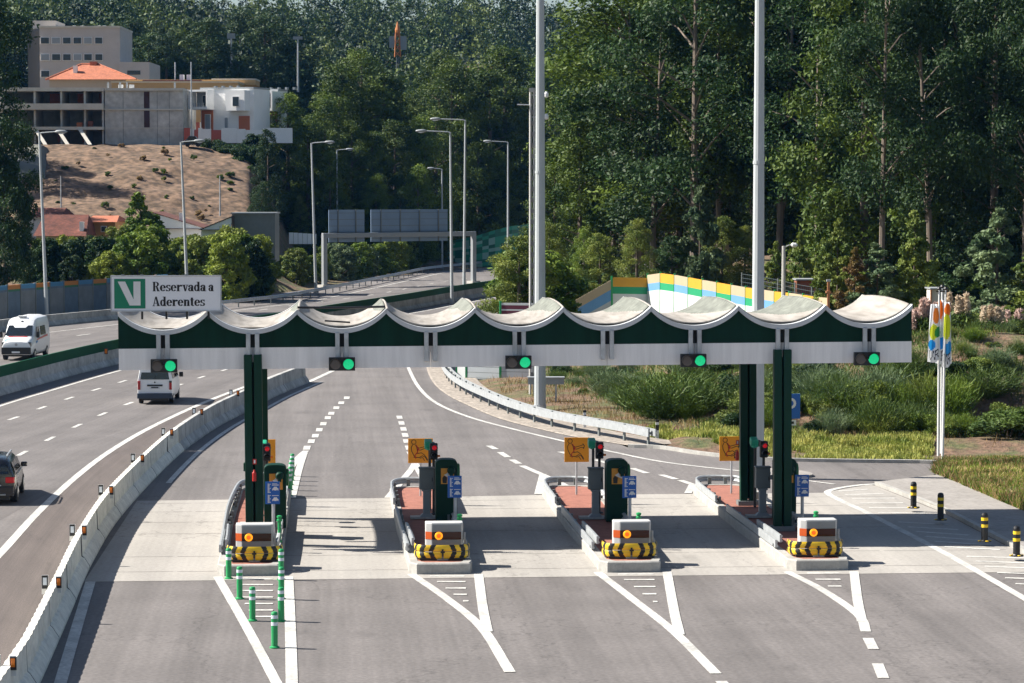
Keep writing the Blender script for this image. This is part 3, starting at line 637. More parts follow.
    m_ = MB(); m_.tube([(0.02, 0.04, 0), (0.02, 0.04, 1.5)], 0.05, M_galv); m_.build('post', bs)
    m_ = MB(); m_.box((0, 0, 1.28), (0.42, 0.025, 0.66), M_blue); m_.build('sign_panel', bs, bevel=0.006)
    m_ = MB(); og = Vector((-0.21, -0.013, 0.95))
    for (yb, ye) in ((0.33, 0.6), (0.04, 0.27)):         # turned lettering in the left column
        ribbon(m_, [(0.08, yb), (0.08, ye)], 0.02, M_white, og, ax, az, lf)
        k = 0; y = yb+.01
        for k in range(7):
            yk = yb+0.015+(ye-yb-.03)*k/6
            ribbon(m_, [(0.075, yk), (0.075+(0.075 if k % 3 == 0 else 0.045), yk)], 0.02, M_white, og, ax, az, lf*1.4)
    # vehicle silhouettes in the right column
    for y0 in (0.05, 0.36):
        flat(m_, [(0.2, y0+.04), (0.38, y0+.04), (0.38, y0+.1), (0.35, y0+.11), (0.33, y0+.15), (0.25, y0+.15), (0.22, y0+.1), (0.2, y0+.09)], M_white, og, ax, az, lf*2.4)
        for cx in (.24, .34): flat(m_, [(cx+.022*math.cos(t), y0+.035+.022*math.sin(t)) for t in np.linspace(0, 5.5, 8)], M_blue, og, ax, az, lf*2.8)
    ribbon(m_, [(0.2, 0.25), (0.38, 0.25)], 0.02, M_white, og, ax, az, lf); ribbon(m_, [(0.2, 0.56), (0.38, 0.56)], 0.025, M_white, og, ax, az, lf); ribbon(m_, [(0.2, 0.6), (0.34, 0.6)], 0.015, M_white, og, ax, az, lf)
    m_.build('symbols', bs)
# extra camera heads at the outer islands
for (x, y, zt, lab) in ((BX[0]-0.35, 81.6, 1.78, 'green box head on a slim pole left of the left canopy columns'), (BX[3]+0.3+0.16, 81.9, 1.95, 'green box head on a slim pole right of the right canopy columns')):
    e = empty('detector_post', (x, y, IZ), 0, lab, 'detector post', 'green detector posts'); m_ = MB(); m_.tube([(0, 0, 0), (0, 0, zt-.1)], 0.045, M_green); m_.build('pole', e)
    m_ = MB(); m_.box((0, 0, zt), (0.26, 0.24, 0.26), M_green); m_.lathe([(0.09, 0), (0.07, .05)], (0, -.12, zt), M_dark, 12, Matrix.Rotation(math.pi/2, 3, 'X')); m_.build('head', e, bevel=0.04)
# ================================================================== CANOPY
CY = 79.45; MP = 2.613; NX = 9; X0 = -4.85; ZV = 6.36; ZC = 6.93; CDEP = 7.6; TILT = 0.0058
RA = (1.303**2+(ZC-ZV)**2)/(2*(ZC-ZV))
def arc(x): return RA-math.sqrt(RA*RA-x*x)
cx0 = X0-MP/2; cx1 = X0+MP*(NX-.5)
can = empty('toll_canopy', (cx0, CY, -0.046), 0, 'long wavy roofed toll canopy with dark green panels and white fascia across all lanes', 'toll canopy')
can.rotation_euler = (0, -TILT, 0)
gx = [X0+MP*k-cx0 for k in range(NX)]; Wd = cx1-cx0
for yb, nm in ((0.12, 'fascia'), (CDEP-0.1, 'rear_fascia')):
    m_ = MB(); ed = [0]+[g for g in gx]+[Wd]
    for a, b in zip(ed[:-1], ed[1:]): m_.box(((a+b)/2, yb, 5.515), (b-a-0.012, 0.1, 0.63), M_fascia)
    m_.build(nm, can)
    m_ = MB()
    for k, g in enumerate(gx):
        top = [(g+x, ZV-0.12+arc(x)) for x in np.linspace(-MP/2, MP/2, 25)]
        m_.prism([(g-MP/2, 5.832)]+[(g+MP/2, 5.832)]+top[::-1], 'y', yb-0.04, yb+0.04, M_greenp)
    m_.build('green_panel' if yb < 1 else 'rear_green_panel', can)
    m_ = MB(); ys = (-0.06, 0.24) if yb < 1 else (CDEP-0.24, CDEP)
    for g in gx:
        xs = np.linspace(-MP/2+0.004, MP/2-0.004, 27)
        m_.prism([(g+x, ZV-0.13+arc(x)+0.0) for x in xs]+[(g+x, ZV+arc(x)+0.01) for x in xs[::-1]], 'y', ys[0], ys[1], M_white if yb > 1 else mat('trim_grey', (0.52, 0.54, 0.56), 0.5, 0.08, 2))
    m_.build('curved_trim' if yb < 1 else 'rear_curved_trim', can)
def roof_material():
    m = bpy.data.materials.new('roof_membrane'); m.use_nodes = True; N = m.node_tree; n = N.nodes; b = n['Principled BSDF']; b.inputs['Roughness'].default_value = 0.8
    tc = n.new('ShaderNodeTexCoord'); mp = n.new('ShaderNodeMapping'); mp.inputs['Scale'].default_value = (3, 0.35, 1); N.links.new(tc.outputs['Object'], mp.inputs[0])
    nz = n.new('ShaderNodeTexNoise'); nz.inputs['Scale'].default_value = 1.6; nz.inputs['Detail'].default_value = 6; N.links.new(mp.outputs[0], nz.inputs[0])
    r = n.new('ShaderNodeValToRGB'); e = r.color_ramp.elements; e[0].position = .25; e[0].color = (0.2, 0.18, 0.155, 1); e[1].position = .6; e[1].color = (0.34, 0.315, 0.285, 1); N.links.new(nz.outputs[0], r.inputs[0])
    N.links.new(r.outputs[0], b.inputs['Base Color']); return m
M_roof = roof_material(); M_lich = mat('weathered_membrane', (0.16, 0.17, 0.145), 0.85, 0.2, 1.4, fine=0.25, fscale=5, stretch=(3, .6, 1)); M_roofgap = M_dark
for k, g in enumerate(gx):
    m_ = MB(); nx_ = 64; ny_ = 60; vs = []
    a = m_.mi(M_roof); l = m_.mi(M_lich)
    for j in range(ny_+1):
        t = j/ny_; y = 0.3+t*(CDEP-0.5)
        for i_ in range(nx_+1):
            x = -MP/2+0.003+(MP-0.006)*i_/nx_; e = abs(x)/(MP/2)
            bul = 0.085*math.sin(math.pi*min(1, t*1.08))**0.8*(0.12+0.88*e**1.6)
            z = ZV+arc(x)+0.035*(1-e**2)*(1-min(1, t*3))-0.02*e+bul
            vs.append((g+x, y, z))
    m_.v = [tuple(v) for v in vs]
    rr = random.Random(k)
    for j in range(ny_):
        for i_ in range(nx_):
            q = (j*(nx_+1)+i_, j*(nx_+1)+i_+1, (j+1)*(nx_+1)+i_+1, (j+1)*(nx_+1)+i_)
            e = (i_+.5)/nx_; t = (j+.5)/ny_
            lich = e > 0.97-(0.06, .08, .12, .14, .2, .26, .34, .42, 0)[k]*t**0.6+0.012*math.sin(9*t+k) and k not in (0, 8)
            m_.f.append(q); m_.m.append(l if lich else a)
    o = m_.build('roof_shell', can, smoothsh=True); s_ = o.modifiers.new('thick', 'SOLIDIFY'); s_.thickness = 0.05; s_.offset = -1
m_ = MB()
for k, g in enumerate(gx): m_.box((g, 0.268, ZV+0.03), (0.95, 0.04, 0.05), M_dark)  # solid near-black box paints the shade of the slot behind the trim
m_.build('drain_slot_shade', can)
for k, g in enumerate(gx):
    for s in (-1, 1):
        m_ = MB(); col_here = k in (1, 7); z0 = 5.5 if not col_here else 5.56
        m_.box((g+s*0.13, -0.02, (z0-0.12+ZV-0.1)/2), (0.13, 0.14, ZV-0.1-z0+0.12), M_galv); m_.build('hanger', can, bevel=0.02)
    m_ = MB(); m_.box((g, 0.06, 6.03), (0.13, 0.05, 0.36), M_dark); m_.build('recess', can)  # no real hollow: near-black box paints the shaded gap between two hangers
# longitudinal beams and soffit ties
m_ = MB()
for g in (gx[1], gx[7]): m_.box((g, CDEP/2, 5.62), (0.3, CDEP-0.4, 0.35), M_greyp)
for y in (2.0, 5.4): m_.box((Wd/2, y, 6.05), (Wd-0.3, 0.14, 0.2), M_greyp)
m_.build('steel_beam', can)
for g in (gx[1], gx[7]):
    for y, nm in ((-0.02, 'column'), (6.6, 'rear_column')):
        for s in (-1, 1):
            m_ = MB(); m_.box((g+s*0.145, y, (5.62+IZ)/2-0.04), (0.235, 0.3, 5.72-IZ), M_green); m_.build(nm, can, bevel=0.02)
        m_ = MB(); m_.box((g, y+0.1, 2.9), (0.06, 0.04, 5.0), M_dark); m_.build('column_web', can)  # web coloured near-black to paint in the shade of the slit between flanges
        m_ = MB(); m_.box((g, y, IZ-0.01), (0.7, 0.5, 0.14), M_greyp); m_.build('base_plate', can)
m_ = MB(); a_ = gx[1]+MP/2+0.01; m_.tube([(a_, 0.3, ZC+0.06), (a_+MP/2, 0.3, ZC+0.04), (a_+MP-0.03, 0.3, ZC+0.06)], 0.035, M_black); m_.build('pipe', can)
m_ = MB(); m_.tube([(gx[2]-0.5, 0.9, ZV+0.2), (gx[2]+0.25, 1.0, ZV+0.14)], 0.025, M_black); m_.build('loose_rod', can)
# lane signals under every second valley
lname = ['leftmost', 'second from the left', 'middle', 'second from the right', 'rightmost']
for i in range(5):
    x = X0+5.19*i; z = 5.295+TILT*(x-cx0)
    t = empty('lane_signal', (x, CY-0.12, z), 0, f'black twin lamp lane signal lit green, {lname[i]} of the five', 'lane signal', 'green lane signals on the canopy')
    m_ = MB(); m_.box((0, -0.1, 0), (0.77, 0.16, 0.39), M_black); m_.build('housing', t, bevel=0.012)
    Rx = Matrix.Rotation(math.pi/2, 3, 'X')
    m_ = MB(); m_.lathe([(0.155, 0), (0.155, 0.02), (0.12, 0.03)], (-0.19, -0.18, 0), mat('unlit_lens', (0.1, 0.085, 0.08), 0.35), 20, Rx); m_.build('unlit_lens', t)
    m_ = MB(); m_.lathe([(0.155, 0), (0.155, 0.02), (0.05, 0.035)], (0.19, -0.18, 0), mat('green_lens', (0.02, 0.5, 0.25), 0.3, emit=(0.0, 0.62, 0.22), es=0.34, col2=(0.02, 0.3, 0.16), scale=12), 20, Rx); m_.build('green_lens', t)
    m_ = MB()
    for sx in (-.19, .19):
        vs = []; n_ = 12
        for k in range(n_+1):
            a = math.pi*k/n_; vs += [(sx+0.17*math.cos(a), -0.18, 0.17*math.sin(a)), (sx+0.165*math.cos(a), -0.3, 0.165*math.sin(a))]
        m_.add(vs, [(2*k, 2*k+1, 2*k+3, 2*k+2) for k in range(n_)], M_black)
    o = m_.build('visor', t); q_ = o.modifiers.new('s', 'SOLIDIFY'); q_.thickness = 0.008
# transponder readers hanging below the fascia
for px in (230.5, 278.5):
    p = P(px, 371, 84); t = empty('transponder_reader', (p.x, p.y, 5.05), 0, 'small dark reader bar hanging under the canopy, '+('left of' if px < 250 else 'right of')+' the left column pair', 'toll reader', 'readers under the canopy')
    m_ = MB(); m_.box((0, 0, 0.1), (0.5, 0.12, 0.07), M_black)
    m_.tube([(0, 0, 0.1), (0, 0, 0.75)], 0.03, M_greyp); m_.build('bar', t)
    for s in (-1, 1): m_ = MB(); m_.lathe([(0.06, 0), (0.06, 0.12), (0.04, 0.14)], (s*0.2, 0, 0.0), M_black, 10); m_.build('reader_head', t)
# fire extinguisher on the rear right column and on the left columns
for (x, y, z, lab) in ((13.3-0.25, CY+6.6-0.2, 1.75, 'red fire extinguisher on the rear right canopy column'), (-2.24, CY-0.24, 1.9, 'red fire extinguisher box on the front left canopy columns')):
    t = empty('fire_extinguisher', (x, y, z), 0, lab, 'fire extinguisher', 'fire extinguishers on the columns'); t.scale = (.6,)*3
    m_ = MB(); m_.lathe([(0.09, 0), (0.1, 0.04), (0.1, 0.4), (0.05, 0.5), (0.03, 0.56)], (0, 0, 0), M_red, 12); m_.build('cylinder', t)
    m_ = MB(); m_.tube([(0, 0, .56), (-.1, 0, .52), (-.16, 0, .3), (-.14, 0, .1)], 0.018, M_black); m_.build('hose', t)
    m_ = MB(); m_.box((0.02, 0.06, 0.95), (0.18, 0.02, 0.26), M_red); m_.box((0.02, 0.048, 0.95), (0.08, 0.004, 0.16), M_white); m_.build('wall_plate', t)
# ------------------------------------------------------------------ sign board with lettering
sp = Vector((-6.38, CY-0.22, 6.89)); k_ = 1/191.8
sg = empty('lane_signboard', sp, 0, 'white signboard with green V emblem and black lettering on top of the canopy', 'signboard')
Z = lambda x, y: ((x-62)*k_, (250-y)*k_)
m_ = MB(); m_.box((308*k_, 0.03, 101*k_), (616*k_, 0.06, 202*k_), mat('sign_white', (0.78, 0.79, 0.82), 0.45)); m_.build('panel', sg, bevel=0.01)
m_ = MB()
for (a, b, c, d) in ((62, 250, 678, 244), (62, 54, 678, 48), (62, 244, 68, 54), (672, 244, 678, 54)):
    p, q = Z(a, b), Z(c, d); m_.box(((p[0]+q[0])/2, -0.012, (p[1]+q[1])/2), (abs(q[0]-p[0])+(-.0), 0.02, abs(q[1]-p[1])), M_galv)
m_.build('frame', sg)
og = Vector((0, 0, 0))
def zf(mb, pts, m, lift=-0.004): flat(mb, [Z(*p) for p in pts], m, og, ax, az, Vector((0, lift, 0)))
m_ = MB(); zf(m_, [(82, 233), (255, 233), (255, 67), (82, 67)], mat('logo_green', (0.0, 0.19, 0.1), 0.45)); zf(m_, [(102, 82), (143, 82), (189, 182), (189, 82), (228, 82), (228, 216), (167, 216)], M_white, -0.008); m_.build('emblem', sg)
XH, CAP, ST, HR = 36.0, 53.0, 9.0, 3.2
def ring(cx, cy, ro, so_, ri, si, a0, a1, n=14):
    out = []
    for k in range(n):
        t0 = math.radians(a0+(a1-a0)*k/n); t1 = math.radians(a0+(a1-a0)*(k+1)/n)
        out.append([(cx+ri*math.cos(t0), cy+si*math.sin(t0)), (cx+ro*math.cos(t0), cy+so_*math.sin(t0)), (cx+ro*math.cos(t1), cy+so_*math.sin(t1)), (cx+ri*math.cos(t1), cy+si*math.sin(t1))])
    return out
def rc(x0, y0, x1, y1): return [[(x0, y0), (x1, y0), (x1, y1), (x0, y1)]]
def disc(cx, cy, r): return [[(cx+r*math.cos(t), cy+r*math.sin(t)) for t in np.linspace(0, 2*math.pi, 11)[:-1]]]
def glyph(c):
    if c == 'R': return rc(3, 0, 12, CAP)+rc(0, 0, 15, 3)+rc(0, CAP-3, 16, CAP)+ring(16, 39.5, 14, 13.5, 6, 10.5, -90, 90)+rc(12, 26, 17, 29)+[[(16, 27), (23, 27), (32, 0), (23, 0)]]+rc(22, 0, 35, 3), 36
    if c == 'A': return [[(14, CAP), (20, CAP), (34, 0), (24, 0)]]+[[(14, CAP), (17, CAP), (6, 0), (3, 0)]]+rc(0, 0, 11, 3)+rc(20, 0, 38, 3)+rc(8, 15, 27, 18), 38
    if c == 'e': return ring(14, 18, 14, 18, 5, 15, 0, 325)+rc(7, 17, 25, 20), 29
    if c == 's': return ring(11.5, 26.5, 10.5, 9.5, 3.5, 6.5, 20, 270)+ring(11.5, 9.5, 11.5, 9.5, 4.5, 6.5, -160, 90)+rc(1, 0, 3, 11)+rc(19, 25, 21, 36), 24
    if c == 'r': return rc(3, 0, 12, XH)+rc(0, 0, 16, 3)+rc(0, XH-3, 10, XH)+ring(20, 24, 8, 12, 5, 8, 75, 180)+disc(22, 31, 5), 27
    if c == 'v': return [[(4, XH), (13, XH), (18, 0), (13, 0)]]+[[(24, XH), (27, XH), (18, 0), (15, 0)]]+rc(0, XH-3, 16, XH)+rc(20, XH-3, 30, XH), 30
    if c == 'a': return rc(15, 0, 24, 27)+ring(13, 26, 11, 10, 3, 7, 0, 165)+ring(10, 10.5, 10, 11, 3, 8, 0, 360)+rc(20, 0, 28, 3)+disc(5, 27, 4.5), 29
    if c == 'd': return rc(17, 0, 26, CAP)+rc(13, CAP-3, 22, CAP)+ring(12, 18, 12, 18.5, 4, 15, 30, 330)+rc(22, 0, 30, 3), 31
    if c == 'n': return rc(3, 0, 12, XH)+rc(0, 0, 14, 3)+rc(0, XH-3, 9, XH)+rc(19, 0, 28, 26)+ring(19, 24, 9, 12, 2, 8, 0, 150)+rc(17, 0, 31, 3), 32
    if c == 't': return rc(5, 4, 14, 47)+rc(0, XH-3, 20, XH)+ring(14, 8, 9, 8, 3, 5, 180, 320), 22
    return [], 14
def text(mb, s, x0, yb, x1, m):
    tot = sum(glyph(c)[1] for c in s); f = (x1-x0)/tot; x = x0; j = 0
    for c in s:
        polys, wd_ = glyph(c)
        for q in polys:
            j += 1; flat(mb, [Z(x+p[0]*f, yb-p[1]) for p in q], m, og, ax, az, Vector((0, -0.004-0.0003*(j % 13)-(0.0002 if x0 % 1 else 0), 0)))
        x += wd_*f
M_ink = mat('sign_ink', (0.006, 0.006, 0.008), 0.5)
for word, xa, yb_, xb in (('Reservada', 295, 137, 593), ('a', 606, 137, 636), ('Aderentes', 294, 220, 586)):
    m_ = MB(); [text(m_, word, xa+q_, yb_, xb+q_, M_ink) for q_ in (0, 1.6)]; m_.build('lettering', sg)
for x in (235, 370, 485, 605):
    m_ = MB(); p = Z(x, 250); m_.box((p[0], 0.12, -0.08), (0.06, 0.1, 0.3), M_black); m_.build('bracket', sg)
for x in (130, 235, 480):
    m_ = MB(); p = Z(x, 48); m_.box((p[0], 0.02, p[1]+0.012), (0.09, 0.05, 0.035), M_greyp); m_.build('clip', sg)
# ================================================================== BARRIERS
LR = lambda: None
cb = empty('concrete_barrier', barr[0]*1.0, 0, 'curved whitewashed concrete barrier between the highway and the toll plaza', 'concrete barrier')
base0 = barr[0].copy()
bp_ = [p-base0 for p in barr]
def jersey(path, m, ribs=True, h=0.95, step=0.17):
    mb = MB(); pts = [q[0] for q in resample(path, step)]; nn = normals(pts); vs = []; prof0 = [(-0.31, 0), (-0.31, 0.08), (-0.17, 0.3), (-0.11, 0.36), (-0.09, h), (0.09, h), (0.11, 0.36), (0.17, 0.3), (0.31, 0.08), (0.31, 0)]
    k = len(prof0)
    for i, (p, n) in enumerate(zip(pts, nn)):
        r = 0.05 if (ribs and i % 4 in (0, 1)) else 0.0
        pr_ = list(prof0)
        if ribs: pr_[3] = (-0.11+r, .36); pr_[6] = (0.11-r, .36); pr_[4] = (-0.09+r*.3, h); pr_[5] = (0.09-r*.3, h)
        for a, z in pr_: vs.append(p+n*a+Vector((0, 0, z)))
    L = len(pts)
    fs = [(i*k+j, i*k+j+1, (i+1)*k+j+1, (i+1)*k+j) for i in range(L-1) for j in range(k-1)]
    fs += [tuple(range(k)), tuple(range((L-1)*k+k-1, (L-1)*k-1, -1))]
    return mb.add(vs, fs, m)
ksp = next(i for i, p in enumerate(barr) if UD(p.x, p.y)[1] > 28080/(452-191))
jersey(bp_[:ksp+1], M_barrw).build('whitewashed_section', cb)
jersey(bp_[ksp:], M_barr, ribs=False, step=0.6).build('plain_section', cb)
for p, d in resample(bp_, 6.0, 2.0):
    mb = MB(); mb.sweep([p-d*.012, p+d*.012], [(-0.315, 0), (-0.315, 0.085), (-0.175, 0.305), (-0.115, 0.365), (-0.095, .955), (0.095, .955), (0.115, 0.365), (0.175, 0.305), (0.315, 0.085), (0.315, 0)], M_joint, closed=True); mb.build('segment_joint', cb)
M_lens = mat('white_reflector', (0.7, 0.75, 0.8), 0.2)
def near_on(path, px, py, z=0.0):
    g = G(px, py, z); return min(path, key=lambda q: (q.xy-g.xy).length)
fine_ = [q[0] for q in resample(barr, 0.1)]; fd = [q[1] for q in resample(barr, 0.1)]
for (x, y) in [(27, 662), (60, 582), (86, 530), (115, 490), (146, 458), (177, 432), (206.5, 411.5), (238, 393), (271, 380)]:
    g = G(x, y, 1.0); j = min(range(len(fine_)), key=lambda q: (fine_[q].xy-g.xy).length); p = fine_[j]-base0; d = fd[j]; n = Vector((d.y, -d.x, 0)); rz = math.atan2(d.y, d.x)-math.pi/2
    m_ = MB(); m_.box(p+n*0.13+Vector((0, 0, 0.98)), (0.13, 0.05, 0.26), M_black, rz=rz); m_.box(p+n*0.12+d*0.03+Vector((0, 0, 0.93)), (0.13, 0.04, 0.4), M_white, rz=rz)
    m_.box(p+n*0.125-d*0.03+Vector((0, 0, 1.0)), (0.085, 0.02, 0.17), M_amber, rz=rz); m_.build('amber_reflector', cb)
    q = p-n*0.2
    m_ = MB(); m_.box(q+Vector((0, 0, 1.0)), (0.14, 0.05, 0.32), M_black, rz=rz); m_.box(q+d*0.03+Vector((0, 0, 0.93)), (0.16, 0.04, 0.46), M_white, rz=rz)
    m_.box(q-d*0.03+Vector((0, 0, 1.02)), (0.09, 0.02, 0.18), M_lens, rz=rz); m_.build('white_reflector', cb)
# median barrier with green glare screen
mdp = [p for p in med if 60 < UD(p.x, p.y)[1] < 330]
mbase = mdp[0].copy(); mrel = [p-mbase for p in mdp]
mdn = empty('median_barrier', mbase, 0, 'long concrete median barrier topped by a dark green glare screen', 'median barrier')
jersey(mrel, M_barr, ribs=False, step=1.0, h=0.9).build('concrete_base', mdn)
m_ = MB(); m_.sweep(mrel, [(-0.05, 0.9), (0.05, 0.9), (0.05, 1.45), (-0.05, 1.45)], mat('screen_green', (0.005, 0.075, 0.035), 0.7, 0.12, .3, spec=.15), closed=True); m_.build('glare_screen', mdn)
for x, y in [(10.5, 373), (62.5, 360.5), (106, 352)]:
    g = G(x, y, 0.9); m_ = MB()
    m_.box(Vector((g.x, g.y, 0.95))-mbase*1.0, (0.14, 0.06, 0.26), M_amber); m_.box(Vector((g.x, g.y+.05, 0.95))-mbase, (0.2, 0.04, 0.34), M_black); m_.build('reflector', mdn)
# steel guard rails
def guardrail(name, path, label, z0=0.0, h=0.75, step=4.0, double=False, m=M_rail):
    b0 = path[0].copy(); rel = [p-b0 for p in path]; e = empty(name, b0, 0, label, 'guardrail')
    prof = [(0.0, h-.31), (0.05, h-.25), (0.0, h-.17), (0.0, h-.14), (0.05, h-.06), (0.0, h), (-0.03, h), (-0.03, h-.31)]
    m_ = MB(); m_.sweep(rel, prof, m, closed=True); m_.build('rail', e)
    if double: m_ = MB(); m_.sweep(rel, [(a-0.32, z) for a, z in prof], m, closed=True); m_.build('rail', e)
    for p, d in resample(rel, step, 0.4):
        m_ = MB(); rz = math.atan2(d.y, d.x); n = Vector((d.y, -d.x, 0)); m_.box(p-n*(0.16 if double else 0.1)+Vector((0, 0, h/2-.05)), (0.12, 0.08, h+.1), M_greyp, rz=rz); m_.box(p-n*0.1+Vector((0, 0, h-.2)), (0.1, 0.22 if double else .12, 0.1), M_greyp, rz=rz); m_.build('rail_post', e)
    return e
grp = smooth([G(*p) for p in [(656, 447.5), (625, 441), (585, 433.5), (548, 426), (515, 416), (490, 405.5), (470, 396), (457, 387.5), (449, 378), (446, 367), (448, 352), (454, 338)]], 8)
guardrail('guardrail', grp, 'curved double steel guardrail along the right edge of the exit ramp', double=True, step=2.4)
ll = [p+Vector((0, 0, 0.02)) for p in offset(eL, -1.2) if UD(p.x, p.y)[1] > 236]
guardrail('guardrail', ll, 'long steel guardrail along the far side of the opposite carriageway', step=4.0, m=M_galv)
# far left jersey + noise wall
lw = [p for p in offset(smooth([G(*p) for p in [(-120, 358), (0, 333), (119, 320), (150, 316.5)]], 10), -0.9)]
e = empty('roadside_barrier', lw[0].copy(), 0, 'low concrete barrier at the foot of the striped noise wall', 'concrete barrier')
jersey([p-lw[0] for p in lw], M_barr, ribs=False, step=1.5, h=0.85).build('barrier_body', e)
nwp = smooth([G(*p) for p in [(-130, 350), (0, 325.5), (60, 318.5), (119, 313), (180, 307)]], 12); nwp = offset(nwp, -1.2)
e = empty('noise_wall', nwp[0].copy(), 0, 'grey panelled noise wall with orange, green and blue caps left of the highway', 'noise wall')
M_nw = [mat('noise_panel_grey', (0.2, 0.22, 0.24), 0.8, 0.15, 1), mat('noise_panel_blue', (0.13, 0.18, 0.24), 0.8, 0.15, 1)]
capm = [mat('cap_orange', (0.55, 0.2, 0.04), 0.6), mat('cap_green', (0.03, 0.17, 0.09), 0.6), mat('cap_blue', (0.06, 0.22, 0.4), 0.6)]
st = [q for q in resample(nwp, 2.5)]
for i in range(len(st)-1):
    a = st[i][0]; b = st[i+1][0]; d = (b-a); rz = math.atan2(d.y, d.x); mid = (a+b)/2-nwp[0]; m_ = MB()
    m_.box(mid+Vector((0, 0, 1.2)), (d.length-.06, 0.12, 2.4), M_nw[i % 2], rz=rz)
    m_.box(mid+Vector((0, 0, 2.75)), (d.length-.06, 0.12, 0.34), capm[0] if i % 2 else capm[2], rz=rz)
    if i % 2: m_.box(mid+Vector((0, 0, 2.49)), (d.length-.06, 0.12, 0.17), capm[1], rz=rz)
    else: m_.box(mid+Vector((0, 0, 2.49)), (d.length-.06, 0.12, 0.17), M_nw[1], rz=rz)
    m_.build('wall_panel', e)
    m_ = MB(); m_.box(a-nwp[0]+Vector((0, 0, 1.5)), (0.12, 0.2, 3.0), M_greyp, rz=rz); m_.build('post', e)
# ================================================================== LAMPS, MASTS, POLES
def lamp(x, ybase, ytop, side, lab, arm=1.5, tx=None, two=False, leanx=0.0, D=None):
    p = G(x, ybase) if D is None else onground(x, D); d = UD(p.x, p.y)[1]; top = P(tx if tx is not None else x, ytop, d); h = top.z-p.z
    e = empty('street_lamp', p, -YAW, lab, 'street lamp', 'tall highway street lamps'); dx = (lat(tx, d)-lat(x, d)) if tx is not None else 0
    m_ = MB(); m_.tube([(0, 0, 0), (dx*.5, 0, h*.5), (dx, 0, h)], [0.16, 0.12, 0.085], M_mast, 10); m_.build('pole', e)
    m_ = MB(); m_.tube([(dx, 0, h-.05), (dx+side*0.25, -0.02, h+.02), (dx+side*arm, -0.1, h+.1)], 0.05, M_mast, 8); m_.build('arm', e)
    m_ = MB(); hd = [(0.04, 0), (0.2, 0.15), (0.24, 0.5), (0.2, 0.85), (0.05, 1.05)]
    R = Matrix.Rotation(side*math.pi/2, 3, 'Y'); m_.lathe([(r, z) for r, z in hd], (0, 0, 0), M_greyl, 12, R)
    m_.v = [(v[0]+dx+side*(arm-.05), v[1]-.1, v[2]*0.62+h+.1) for v in m_.v]; m_.build('lamp_head', e, smoothsh=True)
    m_ = MB(); m_.lathe([(0.16, -0.02), (0.14, -0.08), (0.05, -.12)], (0, 0, 0), M_lens, 10); m_.v = [(v[0]*1.8+dx+side*(arm+.5), v[1]-.1, v[2]+h+.03) for v in m_.v]; m_.build('lamp_glass', e)
    m_ = MB(); m_.box((0, 0, 0.1), (0.5, 0.5, 0.2), M_conc); m_.build('footing', e)
    return e
lamp(47, 320, 133, 1, 'street lamp in front of the striped noise wall, far left', 1.3, tx=41)
lamp(188, 306, 142, 1, 'street lamp rising behind the white canopy signboard', 1.2, tx=182)
lamp(316, 293, 143, 1, 'street lamp beside the left leg of the sign gantry', 1.4, tx=312)
lamp(337, 272, 150, 1, 'thin street lamp behind the left end of the sign gantry', 1.2, D=350)
lamp(452, 304, 132, -1, 'shorter street lamp of the close pair above the median', 2.2, tx=450.5)
lamp(464, 299, 120, -1, 'taller street lamp of the close pair above the median', 2.4, tx=465.5)
lamp(508, 277, 142, -1, 'street lamp right of the sign gantry by the green checkered wall', 2.0, tx=508)
lamp(442, 270, 169, -1, 'small far street lamp behind the right panel of the sign gantry', 1.0, D=360)
# small lamp on a concrete pole beyond the canopy
p = onground(784, 152); e = empty('street_lamp', p, -YAW, 'short lamp on a concrete pole behind the right part of the canopy', 'street lamp')
h = zat(246, 152)-p.z; m_ = MB(); m_.tube([(0, 0, 0), (0, 0, h)], [0.13, 0.1], M_conc, 8); m_.build('pole', e); m_ = MB(); m_.tube([(0, 0, h-.1), (0.3, 0, h+.05), (.45, 0, h+.05)], .03, M_galv); m_.build('arm', e)
m_ = MB(); m_.lathe([(0.05, 0), (0.14, .1), (.12, .3), (.04, .38)], (0, 0, 0), M_white, 10, Matrix.Rotation(math.pi/2, 3, 'Y')); m_.v = [(v[0]+.4, v[1], v[2]+h+.05) for v in m_.v]; m_.build('lamp_head', e)
def mast(x, y, r0, r1, h, lab, z=0.0):
    p = G(x, y, z); e = empty('high_mast', p, -YAW, lab, 'high mast', 'high masts rising out of the picture'); m_ = MB(); n = 12
    m_.tube([(0, 0, 0), (0, 0, h*.33), (0, 0, h*.66), (0, 0, h)], [r0, r0+(r1-r0)*.33, r0+(r1-r0)*.66, r1], M_mast, n); m_.build('pole', e)
    m_ = MB(); m_.lathe([(r0+.25, 0), (r0+.25, 0.05), (r0+.02, 0.08), (r0+.02, .3)], (0, 0, 0), M_galv, 12); m_.build('base_flange', e)
    for zz in (h*.33,): m_ = MB(); m_.lathe([(r0*.86, 0), (r0*.86, .12)], (0, 0, zz), M_mast, 12); m_.build('joint_collar', e)
    m_ = MB(); m_.lathe([(0.3, 0), (1.1, 0.1), (1.1, 0.25), (0.3, 0.4)], (0, 0, h), M_galv, 16); m_.build('head_frame', e)
    for k in range(6): a = k*math.pi/3; m_ = MB(); m_.box((1.2*math.cos(a), 1.2*math.sin(a), h+.1), (.5, .5, .3), M_greyl, rz=a); m_.build('floodlight', e)
mast(540, 411, 0.285, 0.12, 34, 'tall round grey mast beside the concrete power pole')
mast(757.3, 474, 0.25, 0.09, 34, 'tall round grey mast behind the rightmost toll island', 0.15)
